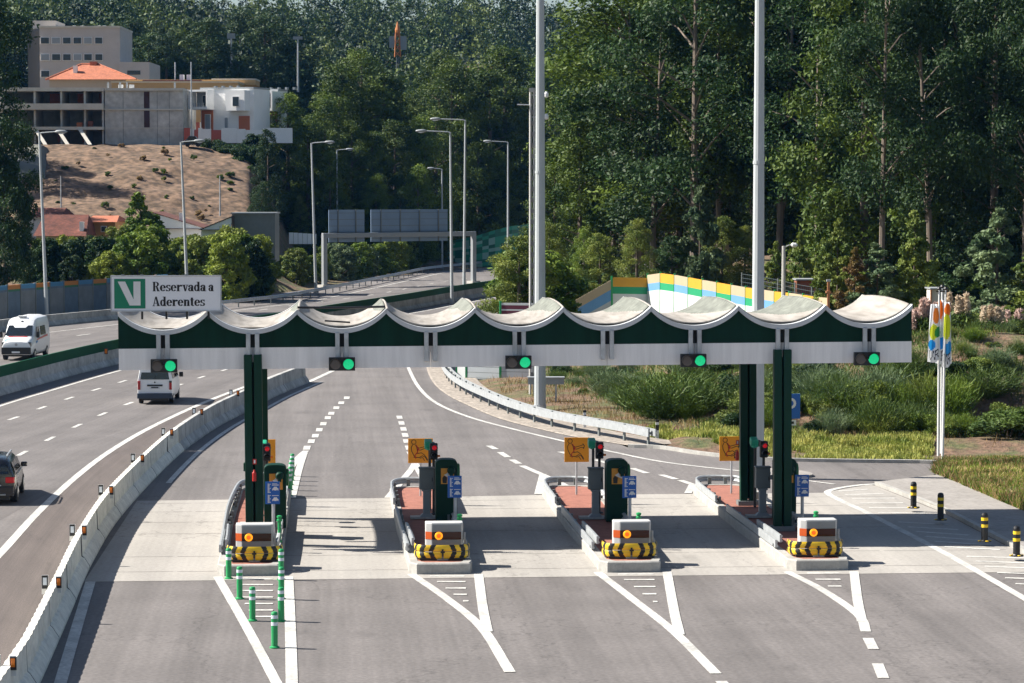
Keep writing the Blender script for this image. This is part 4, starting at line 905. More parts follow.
# power pole: twin concrete legs with rungs and insulators
p = onground(532, 136); h = zat(88, 136)-p.z; e = empty('power_pole', p, -YAW, 'concrete power pole with insulators standing left of the grey mast', 'power pole')
m_ = MB(); s = 136/2700; Pc = mat('pole_concrete', (0.6, 0.58, 0.55), .85, .12, 1)
m_.tube([(-1.8*s, 0, 0), (-1.7*s, 0, h)], [1.25*s, 1.1*s], Pc, 10); m_.tube([(2.0*s, 0, 0), (1.8*s, 0, h)], [.95*s, .85*s], Pc, 10); m_.box((0, 0, h-.1), (5.6*s, .28, .2), M_conc); m_.build('pole_shaft', e)
m_ = MB(); z_ = 1.0
while z_ < h-.4: m_.box((0.1*s, 0.02, z_), (2.4*s, 0.18, 0.22), mat('old_concrete', (0.2, 0.19, 0.18), .9)); z_ += 0.55
m_.build('rungs', e)
for zz, sd in ((zat(95, 136)-p.z, 1), (zat(105, 136)-p.z, -1), (zat(117, 136)-p.z, 1)):
    m_ = MB(); m_.tube([(0, 0, zz), (sd*0.75 if sd < 0 else 0.62, 0, zz+.02)], .03, M_galv); m_.build('crossarm', e)
    if sd > 0: m_ = MB(); m_.lathe([(0.05, 0), (0.11, .05), (.11, .2), (.05, .3)], (0.72, 0, zz-.13), M_white, 10); m_.build('insulator', e)
# grey steel box gate beside the mast
p = G(546, 404.5); e = empty('steel_frame', p, -YAW, 'low grey beam on two posts at the foot of the left mast', 'steel frame'); s = 131.5/2700
m_ = MB(); m_.box((0, 0, 1.15), (36*s, .5, .3), M_greyl); m_.box((0, 0, 1.33), (37*s, .6, .05), M_rail); m_.build('beam', e)
for x in (-11, 10): m_ = MB(); m_.box((x*s, 0, .5), (.09, .09, 1.02), M_galv); m_.build('post', e)
# delineator posts
for x, y, lab in ((585, 429, 'striped delineator post behind the guardrail, above the third seat belt sign'), (658, 439.5, 'striped delineator post at the right end of the guardrail')):
    p = onground(x, 28080/(y-191)); e = empty('delineator_post', p, 0, lab, 'delineator', 'striped delineator posts'); m_ = MB(); m_.box((0, 0, .22), (.13, .06, .45), M_white); m_.build('post', e)
    m_ = MB(); m_.box((0, 0, .56), (.14, .07, .22), M_black); m_.box((0, 0, .74), (.13, .06, .12), M_white); m_.box((0, 0, .84), (.14, .07, .1), M_black); m_.build('cap', e)
# distant poles
def thin_pole(name, x, y0, y1, D, r, lab, head=None, m=M_galv):
    p = onground(x, D); p.z = zat(y0, D); e = empty(name, p, -YAW, lab, name.replace('_', ' ')); h = zat(y1, D)-p.z; m_ = MB(); m_.tube([(0, 0, 0), (0, 0, h)], [r, r*.6], m, 8); m_.build('pole', e)
    if head: m_ = MB(); m_.box((0, 0, h), head, M_greyl); m_.build('lamp_head', e)
thin_pole('floodlight_pole', 232, 76, 36, 460, .22, 'floodlight pole above the flat ochre roof', (1.3, .5, .9))
thin_pole('floodlight_pole', 298.5, 92, 38, 470, .2, 'floodlight pole against the wooded hill beside the white houses', (1.6, .5, .5))
thin_pole('light_pole', 192, 140, 62, 345, .12, 'thin pole between the grey concrete building and the white houses')
thin_pole('light_pole', 61, 216, 176, 296, .1, 'thin pole on the bare slope at its left end')
thin_pole('light_pole', 220, 216, 176, 300, .1, 'thin pole on the bare slope at its right end')
# orange topped lattice mast on the hill
p = onground(398, 520); p.z = zat(88, 520); e = empty('lattice_mast', p, -YAW, 'slender lattice mast with an orange top in the hillside forest', 'lattice mast'); hh = zat(27, 520)-p.z
M_or = mat('mast_orange', (0.5, 0.17, 0.04), .6); zb = zat(57, 520)-p.z
for (a, b, m2, nm) in ((0, zb, M_greyp, 'lower_lattice'), (zb, hh-1, M_or, 'orange_lattice')):
    m_ = MB(); r0, r1 = (.35, .3) if a == 0 else (.75, .5); 
    for k in range(4):
        t = k*math.pi/2+.78; m_.tube([(r0*math.cos(t), r0*math.sin(t), a), (r1*math.cos(t), r1*math.sin(t), b)], .12 if a else .05, m2, 5)
    n = int((b-a)/1.0)
    for j in range(n):
        z0 = a+j*(b-a)/n; z1 = a+(j+1)*(b-a)/n
        for k in range(4):
            t = k*math.pi/2+.78; u_ = t+math.pi/2; r = r0+(r1-r0)*j/n; m_.tube([(r*math.cos(t), r*math.sin(t), z0), (r*math.cos(u_), r*math.sin(u_), z1)], .09 if a else .04, m2, 4)
    m_.build(nm, e)
m_ = MB(); m_.lathe([(.4, 0), (.5, 1), (.1, 2.6)], (0, 0, hh-1.6), M_or, 8); m_.box((-1, 0, zat(42, 520)-p.z), (1.2, .6, 2.2), M_greyl); m_.box((1.1, 0, zat(43, 520)-p.z), (1.2, .6, 2.6), M_greyl); m_.build('antenna', e)
# ================================================================== SIGN GANTRY
D0 = 292; a = G(324.5, 287.5); b = G(473.5, 283.5); e = empty('sign_gantry', a, math.atan2((b-a).y, (b-a).x), 'grey steel gantry over the highway carrying two blank panel backs', 'sign gantry'); L = (b-a).length; hB = zat(235, 296)
for x in (0, L): m_ = MB(); m_.box((x, 0, hB/2), (.5, .45, hB), M_greyl); m_.build('leg', e, bevel=.04); m_ = MB(); m_.box((x, 0, .15), (1.1, 1.1, .3), M_conc); m_.build('footing', e)
m_ = MB(); m_.box((L/2, 0, hB+.02), (L+.5, .4, .5), M_greyl); m_.build('beam', e, bevel=.04)
M_back = mat('sign_back', (0.2, 0.28, 0.39), .5, .1, .3, metal=.2); sc0 = L/149
for x0, x1 in ((331, 365.5), (372, 449)):
    xa, xb = (x0-324.5)*sc0, (x1-324.5)*sc0; z1 = zat(209.5, 297); z0 = zat(241.5, 297)
    m_ = MB(); m_.box(((xa+xb)/2, .45, (z0+z1)/2), (xb-xa, .08, z1-z0), M_back); m_.build('sign_panel', e)
    n = 2 if xb-xa < 5 else 4
    for k in range(n): x = xa+(k+.5)*(xb-xa)/n; m_ = MB(); m_.box((x, .36, (z0+z1)/2), (.12, .12, z1-z0), M_greyp); m_.build('panel_rib', e)
    m_ = MB()
    for k in range(5): m_.box(((xa+xb)/2, .4, z0+(k+.5)*(z1-z0)/5), (xb-xa-.04, .02, .05), M_greyp)
    m_.build('panel_joint', e)
# small dark panel behind the signboard
p = onground(192, 262); p.z = zat(275, 262); e = empty('road_sign', p, -YAW, 'dark back of a road sign just above the white canopy signboard', 'road sign'); m_ = MB(); m_.box((0, 0, (zat(255, 262)-p.z)), (26*262/2700, .08, 19*262/2700), M_back); m_.build('sign_panel', e)
for s in (-.8, .8): m_ = MB(); m_.tube([(s, .1, -3), (s, .1, zat(247, 262)-p.z)], .05, M_galv); m_.build('post', e)
# ================================================================== WALLS BEHIND THE PLAZA
def wall_panels(name, pts, tops, bots, bands, lab, post=M_brightgreen):
    """pts: plan points; each panel gets bands = list of (fraction, material) from the top"""
    e = empty(name, pts[0], 0, lab, 'noise wall'); o0 = Vector((pts[0].x, pts[0].y, 0)); e.location = o0
    for i in range(len(pts)-1):
        a, b = pts[i], pts[i+1]; ta, tb = tops[i]; za, zb = bots[i]; bd = bands[i % len(bands)]; m_ = MB(); d = (b-a); d.z = 0; n = Vector((d.y, -d.x, 0)).normalized()*0.06; dn = d.normalized()*.06
        z = 0
        for dz, mm in bd:
            t0, t1, u0, u1 = ta-z, tb-z, ta-z-dz, tb-z-dz
            if dz > 90: u0, u1 = za, zb
            A = a-o0+dn; B = b-o0-dn
            q = [A+n, B+n, B-n, A-n]; vs = [Vector((v.x, v.y, w_)) for v, w_ in zip(q, (u0, u1, u1, u0))]+[Vector((v.x, v.y, w_)) for v, w_ in zip(q, (t0, t1, t1, t0))]
            m_.add(vs, [(3, 2, 1, 0), (4, 5, 6, 7), (0, 1, 5, 4), (1, 2, 6, 5), (2, 3, 7, 6), (3, 0, 4, 7)], mm); z += dz
        m_.build('wall_panel', e)
        m_ = MB(); A = a-o0; m_.box((A.x, A.y, (ta+za)/2+.04), (.12, .16, ta-za+.12), post); m_.build('post', e)
    return e
Yl = mat('panel_yellow', (0.62, 0.31, 0.02), .6, .05, 1); Gr = mat('panel_green', (0.01, 0.28, 0.12), .6, .05, 1); Be = mat('panel_beige', (0.42, 0.34, 0.22), .7, .05, 1); Bl = mat('panel_blue', (0.12, 0.29, 0.52), .6, .05, 1); Wh = mat('panel_white', (0.55, 0.57, 0.57), .6, .05, 1)
M_slat = mat('grey_slats', (0.4, 0.43, 0.45), .6, .1, 1)
wp = [W(lat(x, d), d, 0) for x, d in [(566, 183), (612, 183), (648, 183.5)]]
xs = [648, 661, 675, 689, 703, 717.5, 732, 746.5, 761, 775.5, 790, 804, 817, 829]
ds = [183.5]+[183.5-(i)*2.45 for i in range(1, 14)]
wp += [W(lat(x, d), d, 0) for x, d in zip(xs[1:], ds[1:])]
tops = [(zat(305, 183), zat(280, 183)), (zat(277.5, 183), zat(278, 183.5))]; 
ty = [275, 273.3, 275, 277.5, 280, 282.5, 285, 287.5, 289.5, 291.5, 293, 295, 297, 298]
for i in range(13): tops.append((zat(ty[i], ds[i]), zat(ty[i+1], ds[i+1])))
bots = [(0.2, 0.2)]*15
A = [(0.62, Yl), (.48, Gr), (99, Wh)]; B = [(0.6, Be), (.5, Bl), (99, Wh)]
bands = [[(0.65, Be), (.75, Bl), (99, M_slat)], A, B, A, B, A, B, A, B, A, B, A, B, A, B]
wall_panels('noise_wall', wp, tops, bots, bands, 'white noise wall with yellow, green, beige and blue bands behind the canopy')
Mar = mat('maroon_slats', (0.11, 0.015, 0.035), .6)
m3 = [W(lat(x, d), d, 0) for x, d in [(457, 150), (466.5, 149.5), (500.5, 148.5), (534, 148)]]
e = wall_panels('slatted_noise_wall', m3, [(3.0, 3.0), (3.2, 3.2), (4.25, 4.25)], [(0, 0), (0, 0), (0, 0)], [[(99, Wh)], [(.05, Wh)]+[(.28, M_slat), (.03, M_greyp)]*10+[(99, M_slat)], [(.12, Wh)]+[(.22, Mar), (.08, Wh)]*4+[(.28, M_slat), (.03, M_greyp)]*8+[(99, M_slat)]], 'grey slatted noise wall with a maroon top, half hidden behind the canopy')
# green checkered wall by the road bend
e = empty('checkered_wall', W(lat(436, 372), 372, 0), 0, 'noise wall of light and dark green blocks at the road bend', 'noise wall')
gm = [mat('block_green_dark', (0.02, 0.17, 0.1), .6), mat('block_green_mid', (0.04, 0.34, 0.2), .6), mat('block_green_pale', (0.3, 0.52, 0.42), .6)]
rr = random.Random(3); pts = [(436, 372, 241, 268.5), (455, 372, 240, 268), (476, 371, 236, 267), (495, 372, 230, 266), (512, 374, 226, 265), (530, 380, 224, 262)]
o0 = e.location.copy(); m_ = MB()
for (x0, d0, t0, b0), (x1, d1, t1, b1) in zip(pts[:-1], pts[1:]):
    nxb = 3
    for i in range(nxb):
        for j in range(11):
            f0, f1 = i/nxb, (i+1)/nxb; q = []
            for f in (f0, f1):
                x = x0+(x1-x0)*f; d = d0+(d1-d0)*f; zt = zat(t0+(t1-t0)*f, d); zb = -0.3
                for g_ in (j/11, (j+1)/11):
                    v = W(lat(x, d), d, 0); v.z = zb+(zt-zb)*g_; q.append(v-o0)
            r = rr.random(); k = gm[0] if r < .4 else gm[1] if r < .82 else gm[2]
            back = [v+F0*0.15 for v in q]
            m_.add([q[0], q[2], q[3], q[1]]+[back[0], back[2], back[3], back[1]], [(0, 1, 2, 3), (4, 5, 6, 7), (3, 2, 6, 7), (0, 1, 5, 4)], k)
m_.build('wall_panel', e)
# ================================================================== BOLLARDS, POSTS, SIGNS, FLAGS
BL = [(913.5, 508, 'first black and yellow bollard beside the hatching, farthest back'), (940.5, 520, 'black and yellow bollard second from the back, on the kerb'), (984.5, 541.5, 'black and yellow bollard second from the front, on the kerb'), (1016.5, 556, 'nearest black and yellow bollard, at the right picture edge')]
for x, y, lab in BL:
    p = G(x, y, 0.13); e = empty('bollard', p, 0, lab, 'bollard', 'black and yellow bollards at the right kerb')
    m_ = MB(); m_.lathe([(0.12, 0.03), (0.1, 0.06), (0.1, 0.78), (0.08, 0.84), (0.03, 0.86)], (0, 0, 0), M_black, 16); m_.build('post', e, smoothsh=False)
    for z0 in (.42, .62): m_ = MB(); m_.lathe([(0.1035, z0), (0.1035, z0+.09)], (0, 0, 0), M_yellow, 16); m_.build('yellow_band', e)
    m_ = MB(); m_.lathe([(0.2, 0), (0.2, 0.02), (0.12, 0.03)], (0, 0, 0), M_black, 16); m_.build('base_plate', e)
    for k in range(4): a = k*math.pi/2+.2; m_ = MB(); m_.box((.165*math.cos(a), .165*math.sin(a), .03), (.07, .07, .02), M_yellow, rz=a); m_.build('yellow_mark', e)
PL = [(228.8, 579), (239.7, 599), (252.5, 621), (274.6, 648), (281.3, 580), (281.5, 599.5), (281.2, 621.5)]
PN = ['rearmost green lane post left of the leftmost island nose', 'second green lane post of the left slanting row', 'third green lane post of the left slanting row', 'front green lane post where both rows meet', 'rearmost green lane post of the right row', 'middle green lane post of the right row', 'front green lane post of the right row']
def lane_post(p, lab, grp_):
    e = empty('lane_post', p, 0, lab, 'lane post', grp_)
    m_ = MB(); m_.lathe([(0.115, 0), (0.115, 0.03), (0.075, 0.05), (0.075, 0.8), (0.06, 0.83), (.02, .84)], (0, 0, 0), M_brightgreen, 14); m_.build('post', e)
    for z0 in (.52, .68): m_ = MB(); m_.lathe([(0.078, z0), (0.078, z0+.08)], (0, 0, 0), M_lens, 14); m_.build('reflective_band', e)
for (x, y), lab in zip(PL, PN): lane_post(G(x, y), lab, 'green lane posts in front of the leftmost island')
for k, (x, y) in enumerate([(289.5, 483), (290.3, 477.5), (291, 472.5), (291.8, 468), (292.5, 463.5)]): lane_post(G(x, y+13), 'striped green lane post in the row behind the leftmost toll island', 'green lane posts behind the leftmost island')
# parking sign behind the right columns
p = G(789, 446); e = empty('parking_sign', p, -YAW, 'blue parking sign with white P right of the mast and columns', 'sign'); s = 110/2700
m_ = MB(); m_.tube([(0, .05, 0), (0, .05, 54*s)], .04, M_galv); m_.build('post', e); zc = (446-406)*s
m_ = MB(); m_.box((0, 0, zc), (22*s, .03, 25*s), M_blue); m_.build('sign_panel', e, bevel=.01)
m_ = MB(); ogp = Vector((0, -.018, zc)); lf = Vector((0, -.003, 0)); ribbon(m_, [(-.12, -.32), (-.12, .32)], .12, M_white, ogp, ax, az, lf); ribbon(m_, [(-.12, .29)]+[(.06+.17*math.cos(t), .12+.17*math.sin(t)) for t in np.linspace(math.pi/2, -math.pi/2, 9)]+[(-.12, -.05)], .1, M_white, ogp, ax, az, lf)
m_.build('letter', e)
m_ = MB(); m_.box((0, 0, (446-422.5)*s), (14*s, .03, 5.5*s), M_white); m_.box((0.05, -.02, (446-422.5)*s), (7*s, .01, 2.5*s), M_black); m_.build('lower_plate', e)
# flag poles with hanging printed flags
FM = {'w': mat('flag_white', (0.75, 0.76, 0.78), .8, transl=.25), 'o': mat('flag_orange', (0.8, 0.22, 0.02), .8, transl=.25), 'l': mat('flag_lime', (0.62, 0.68, 0.04), .8, transl=.25), 'g': mat('flag_green', (0.02, 0.25, 0.06), .8, transl=.2), 'b': mat('flag_blue', (0.02, 0.3, 0.7), .8, transl=.25), 'k': mat('flag_ink', (0.03, 0.03, 0.05), .8)}
def flagpole(px, pyb, D, ytop, fx0, fx1, fy0, fy1, marks, lab, topx=None):
    p = onground(px, D); p.z = 0.12; e = empty('flagpole', p, -YAW, lab, 'flagpole', 'white flagpoles on the grass island'); s = D/2700; h = zat(ytop, D)-p.z; dx = ((topx or px)-px)*s
    m_ = MB(); m_.tube([(0, 0, 0), (dx, 0, h)], [.055, .035], M_white, 10); m_.build('pole', e)
    m_ = MB(); m_.lathe([(.05, 0), (.1, .05), (.06, .12)], (dx, 0, h), M_black, 10); m_.tube([(dx-.12, 0, h-.05), (dx+.12, 0, h-.05)], .03, M_black); m_.build('finial', e)
    # cloth
    me = bpy.data.meshes.new('flag'); nu, nv = 22, 44; vs = []; fs = []; mi = []; keys = list(FM)
    for j in range(nv+1):
        v = j/nv; z = zat(fy0, D)-p.z-(fy0*0); zt = zat(fy0, D)-p.z; zb = zat(fy1, D)-p.z; z = zt+(zb-zt)*v
        wl = 0.5+0.5*v**0.7
        for i in range(nu+1):
            u = i/nu; cx = (fx0+fx1)/2; x = (cx-px+(u-.5)*(fx1-fx0)*wl)*s; y = -.09-.09*math.sin(u*9+v*2)*wl*1.2
            vs.append((x, y, z-0.12*u*v*math.sin(u*5)))
    for j in range(nv):
        for i in range(nu):
            fs.append((j*(nu+1)+i, j*(nu+1)+i+1, (j+1)*(nu+1)+i+1, (j+1)*(nu+1)+i)); u = (i+.5)/nu; v = (j+.5)/nv; c = 'w'
            for (kk, cu, cv, ru, rv) in marks:
                if ((u-cu)/ru)**2+((v-cv)/rv)**2 < 1: c = kk
            if .12 < u < .88 and .8 < v < .95:
                uu = (u-.12)/.76+(v-.87)*.4; bi = int(uu*11); bj = int((v-.8)/.15*7)
                if 0 <= bi < 11 and ["#...#.####.", "#...#.#...#", "#...#.#...#", "#...#.####.", "#...#.#.#..", ".#.#..#..#.", "..#...#...#"][min(6, bj)][bi] == '#': c = 'k'
            mi.append(keys.index(c))
    me.from_pydata(vs, [], fs); [me.materials.append(FM[k]) for k in keys]; me.polygons.foreach_set('material_index', mi); me.shade_smooth(); o = bpy.data.objects.new('flag', me); COL.objects.link(o); o.parent = e
flagpole(940.5, 462, 104.5, 290, 928, 942, 304, 361.5, [('o', .7, .2, .3, .14), ('l', .45, .48, .4, .13), ('g', .85, .5, .3, .1), ('b', .3, .7, .3, .09)], 'left white flagpole with a hanging white flag printed in orange, lime and blue', topx=940)
flagpole(943.5, 460, 105.5, 288, 936, 947, 300, 363, [('o', .3, .15, .5, .16), ('g', .1, .5, .4, .1), ('b', .5, .68, .6, .1)], 'middle flag, narrow, between the left and right flagpoles', topx=943)
flagpole(944.8, 462.5, 103.5, 290, 943, 953, 302, 366.5, [('o', .5, .12, .5, .1), ('l', .4, .38, .55, .2), ('b', .7, .72, .4, .1)], 'right white flagpole with a hanging white flag printed in lime and blue', topx=946.5)
# ================================================================== VEHICLES
def loft_body(name, secs, m, parent, close=True, bev=0.03):
    """secs: list of (y, [(halfwidth, z) bottom to top])"""
    vs = []; n = len(secs[0][1]); 
    for y, lv in secs:
        for w_, z in lv: vs.append((w_, y, z))
        for w_, z in reversed(lv): vs.append((-w_, y, z))
    N = 2*n; fs = []
    for i in range(len(secs)-1):
        for j in range(N): fs.append((i*N+j, i*N+(j+1) % N, (i+1)*N+(j+1) % N, (i+1)*N+j))
    for b_ in (0, (len(secs)-1)*N):
        for j in range(n-1): fs.append((b_+j, b_+j+1, b_+N-2-j, b_+N-1-j))
    mb = MB(); mb.add(vs, fs, m); return mb.build(name, parent, bevel=bev, smoothsh=True)
def wheel(parent, x, y, r=.33, wd=.22):
    t = MB(); R = Matrix.Rotation(math.pi/2, 3, 'Y'); t.lathe([(r*.6, -wd/2), (r*.94, -wd/2), (r, -wd/2+.03), (r, wd/2-.03), (r*.94, wd/2), (r*.6, wd/2)], (x, y, r), M_tyre, 20, R); w_ = t.build('wheel', parent)
    s = 1 if x > 0 else -1; t = MB(); t.lathe([(r*.58, 0), (r*.55, .03), (r*.2, .05), (.03, .06)], (x+s*wd*.42, y, r), M_rim, 14, Matrix.Rotation(s*math.pi/2, 3, 'Y')); t.build('rim', w_)
def quad(mb, pts, m): mb.add(pts, [tuple(range(len(pts)))], m)
Wp = mat('vehicle_white', (0.76, 0.77, 0.78), .25, spec=.6); Bk = mat('vehicle_black', (0.008, 0.009, 0.012), .18, spec=.7); Lr = mat('tail_lamp_red', (0.35, 0.01, 0.012), .2); Dbl = mat('bumper_navy', (0.02, 0.035, 0.06), .5)
def heading(pl, pt):
    j = min(range(len(pl)-1), key=lambda q: (pl[q].xy-pt.xy).length); d = pl[j+1]-pl[j]; return math.atan2(d.y, d.x)-math.pi/2
# white minivan seen from behind
p = G(155, 404.5); p.z = 0.004; hd = heading(dB, p)+.1; van = empty('minivan', p, hd, 'white minivan seen from behind below the left end of the canopy', 'minivan')
lv = lambda b, k=1.0, top=1.96, wt=.68: [(.8*k, .32), (.845*k, .5), (.855*k, .95), (.84*k, 1.2), (wt+.06, 1.72), (wt-.04, top-.05), (.3, top)]
loft_body('body', [(0, lv(0, .97, 1.9, .66)), (.12, lv(0)), (2.6, lv(0)), (3.3, lv(0, 1, 1.93)), (3.75, [(.8, .32), (.845, .5), (.85, .95), (.8, 1.15), (.7, 1.5), (.6, 1.62), (.3, 1.66)]), (4.25, [(.78, .32), (.82, .5), (.82, .85), (.78, 1.0), (.7, 1.08), (.6, 1.12), (.3, 1.14)]), (4.6, [(.7, .34), (.74, .5), (.72, .75), (.68, .84), (.6, .88), (.5, .9), (.3, .91)])], Wp, van)
m_ = MB(); quad(m_, [(-.7, -.03, 1.22), (.7, -.03, 1.22), (.62, .015, 1.74), (-.62, .015, 1.74)], M_glass); m_.build('rear_window', van)
for s in (-1, 1):
    for y0, y1 in ((.35, 1.35), (1.45, 2.45), (2.55, 3.3)): m_ = MB(); quad(m_, [(s*.853, y0, 1.24), (s*.853, y1, 1.24), (s*.765, y1, 1.68), (s*.765, y0, 1.68)], M_glass); m_.build('side_window', van)
m_ = MB(); m_.box((0, -.06, .42), (1.7, .2, .26), Dbl); m_.build('rear_bumper', van, bevel=.03)
for s in (-1, 1):
    m_ = MB(); m_.box((s*.765, -.02, .93), (.13, .08, .42), Lr); m_.box((s*.765, -.022, 1.1), (.132, .08, .1), M_black if s > 0 else Lr); m_.build('tail_lamp', van, bevel=.02)
    m_ = MB(); m_.box((s*.98, 3.35, 1.25), (.2, .1, .24), M_black); m_.build('side_mirror', van, bevel=.03)
    for y in (.75, 3.75): wheel(van, s*.74, y, .31, .2)
m_ = MB(); m_.box((0, -.03, .93), (.75, .05, .08), M_black); m_.box((0, -.035, .83), (.5, .03, .12), mat('plate', (0.55, 0.58, 0.62), .5)); m_.box((0, -.052, .83), (.36, .004, .06), M_black); m_.build('number_plate', van)
m_ = MB(); m_.tube([(0, -.05, 1.25), (.02, -.02, 1.4)], .02, M_black); m_.lathe([(.04, 0), (.03, .02)], (0, -.03, 1.08), M_black, 10, Matrix.Rotation(math.pi/2, 3, 'X')); m_.build('wiper', van)
m_ = MB(); m_.box((0, 1.6, .28), (1.3, 3.4, .16), M_black); m_.build('underbody', van)
# black estate car, cut by the left picture edge
p = G(-12, 505); p.z = 0.004; hd = heading(dB, p)+.1; suv = empty('estate_car', p, hd, 'black estate car seen from behind at the left picture edge', 'car')
L1 = [(.84, .25), (.9, .45), (.92, .75), (.87, 1.0), (.72, 1.4), (.62, 1.5), (.3, 1.54)]
loft_body('body', [(-.02, [(.8, .28), (.86, .45), (.88, .75), (.8, 1.0), (.66, 1.25), (.58, 1.32), (.3, 1.36)]), (.2, [(.84, .25), (.9, .45), (.92, .75), (.87, 1.0), (.71, 1.36), (.61, 1.45), (.3, 1.5)]), (.7, L1), (2.5, L1), (3.0, [(.84, .25), (.9, .45), (.92, .75), (.87, 1.0), (.74, 1.28), (.62, 1.36), (.3, 1.4)]), (3.6, [(.84, .25), (.9, .45), (.91, .72), (.85, .92), (.75, .97), (.6, 1.0), (.3, 1.02)]), (4.6, [(.72, .28), (.78, .42), (.78, .6), (.72, .7), (.6, .74), (.5, .76), (.3, .78)])], Bk, suv)
m_ = MB(); quad(m_, [(-.7, -.05, 1.02), (.7, -.05, 1.02), (.6, .06, 1.36), (-.6, .06, 1.36)], M_glass); m_.build('rear_window', suv)
for s in (-1, 1):
    for y0, y1 in ((.35, 1.0), (1.08, 1.95), (2.03, 2.8)): m_ = MB(); quad(m_, [(s*.885, y0, 1.02), (s*.885, y1, 1.02), (s*.755, y1, 1.36), (s*.755, y0, 1.36)], M_glass); m_.build('side_window', suv)
for s in (-1, 1):
    m_ = MB(); m_.box((s*.73, .0, .82), (.3, .12, .2), mat('lamp_bright_red', (0.5, 0.015, 0.02), .2, emit=(1, .03, .03), es=.02)); m_.build('tail_lamp', suv, bevel=.03)
    m_ = MB(); m_.box((s*1.0, 2.75, 1.08), (.22, .12, .16), Bk); m_.build('side_mirror', suv, bevel=.04)
    m_ = MB(); m_.tube([(s*.6, .5, 1.56), (s*.6, .7, 1.6), (s*.6, 2.3, 1.6), (s*.6, 2.5, 1.55)], .025, M_galv); m_.build('roof_rail', suv)
    m_ = MB(); m_.box((s*.915, 1.9, .95), (.02, 2.6, .03), M_greyl); m_.build('window_trim', suv)
    for y in (.85, 3.6): wheel(suv, s*.8, y, .34, .24)
m_ = MB(); m_.box((0, -.1, .45), (1.72, .2, .3), Bk); m_.box((0, -.18, .66), (.9, .03, .04), M_galv); m_.box((0.0, -.21, .35), (1.2, .02, .05), M_greyl); m_.build('rear_bumper', suv, bevel=.03)
m_ = MB(); m_.box((0, -.12, .8), (.5, .02, .12), mat('plate', (0, 0, 0))); m_.build('number_plate', suv)
m_ = MB(); m_.lathe([(.03, 0), (.01, .25)], (0, .5, 1.5), M_black, 8, Matrix.Rotation(-.7, 3, 'X')); m_.build('antenna', suv)
m_ = MB(); m_.box((0, 1.9, .24), (1.4, 3.8, .16), M_black); m_.build('underbody', suv)
# ambulance coming towards the camera
p = G(17, 360.5); p.z = .004; hd = heading(med, p)+math.pi+.12; amb = empty('ambulance', p, hd, 'white high roofed ambulance van with red and blue side stripe on the opposite carriageway', 'ambulance')
T = [(.9, .35), (.97, .55), (.99, 1.1), (.97, 1.35), (.9, 2.1), (.8, 2.5), (.35, 2.62)]
loft_body('body', [(.2, [(.8, .35), (.86, .5), (.86, .85), (.8, 1.0), (.7, 1.08), (.6, 1.12), (.3, 1.15)]), (-.15, [(.88, .35), (.94, .52), (.95, 1.0), (.9, 1.18), (.8, 1.28), (.7, 1.31), (.3, 1.33)]), (-.6, [(.9, .35), (.97, .55), (.98, 1.08), (.94, 1.3), (.84, 1.42), (.74, 1.46), (.3, 1.48)]), (-1.3, [(.9, .35), (.97, .55), (.99, 1.1), (.97, 1.35), (.86, 2.05), (.76, 2.14), (.35, 2.2)]), (-1.6, [(.9, .35), (.97, .55), (.99, 1.1), (.97, 1.35), (.9, 2.1), (.8, 2.42), (.35, 2.52)]), (-2.4, T), (-5.2, T), (-5.5, [(.88, .38), (.94, .55), (.96, 1.1), (.94, 1.35), (.87, 2.1), (.77, 2.45), (.35, 2.56)])][::-1], Wp, amb)
m_ = MB(); quad(m_, [(-.84, -.56, 1.5), (.84, -.56, 1.5), (.74, -1.22, 2.1), (-.74, -1.22, 2.1)], M_glass); m_.build('windshield', amb)
for s in (-1, 1):
    m_ = MB(); quad(m_, [(s*1.0, -1.0, 1.4), (s*1.0, -2.1, 1.4), (s*.92, -2.1, 2.0), (s*.94, -1.45, 2.0)], M_glass); m_.build('side_window', amb)
    m_ = MB(); quad(m_, [(s*1.0, -2.5, 1.45), (s*1.0, -4.0, 1.45), (s*.92, -4.0, 2.0), (s*.92, -2.5, 2.0)], M_glass); m_.build('side_window', amb)
m_ = MB(); m_.box((0, .17, .6), (1.78, .3, .42), M_black); m_.box((0, .33, .52), (.5, .02, .11), M_white); m_.build('front_bumper', amb, bevel=.05)
m_ = MB(); m_.box((0, .1, .98), (1.0, .16, .22), M_black); m_.lathe([(.1, 0), (.09, .03)], (0, .18, .98), M_rim, 12, Matrix.Rotation(-math.pi/2, 3, 'X')); m_.build('grille', amb, bevel=.05)
for s in (-1, 1):
    m_ = MB(); m_.box((s*.76, .04, .98), (.3, .24, .3), M_glass); m_.build('headlight', amb, bevel=.05)
    m_ = MB(); m_.box((s*1.14, -.85, 1.55), (.2, .12, .38), M_black); m_.build('side_mirror', amb, bevel=.04)
    m_ = MB(); quad(m_, [(s*1.003, -1.2, 1.18), (s*1.003, -4.5, 1.3), (s*1.003, -4.5, 1.42), (s*1.003, -1.2, 1.26)], M_red); quad(m_, [(s*1.003, -.9, 1.0), (s*1.003, -1.5, 1.05), (s*1.003, -1.5, 1.18), (s*1.003, -.9, 1.15)], Bl); m_.build('side_stripe', amb)
    for y in (-.75, -4.4): wheel(amb, s*.86, y, .36, .24)
m_ = MB(); quad(m_, [(-.55, -.42, 1.435), (.6, -.42, 1.435), (.62, -.5, 1.465), (-.57, -.5, 1.465)], M_red); quad(m_, [(.35, .22, 1.09), (.75, .12, 1.14), (.72, -.1, 1.3), (.4, -.05, 1.3)], Bl); m_.build('hood_marking', amb)
m_ = MB(); m_.box((0, -1.75, 2.62), (.5, .3, .12), M_white); m_.box((-.05, -1.42, 2.33), (.14, .06, .1), M_black); m_.build('roof_beacon', amb, bevel=.03)
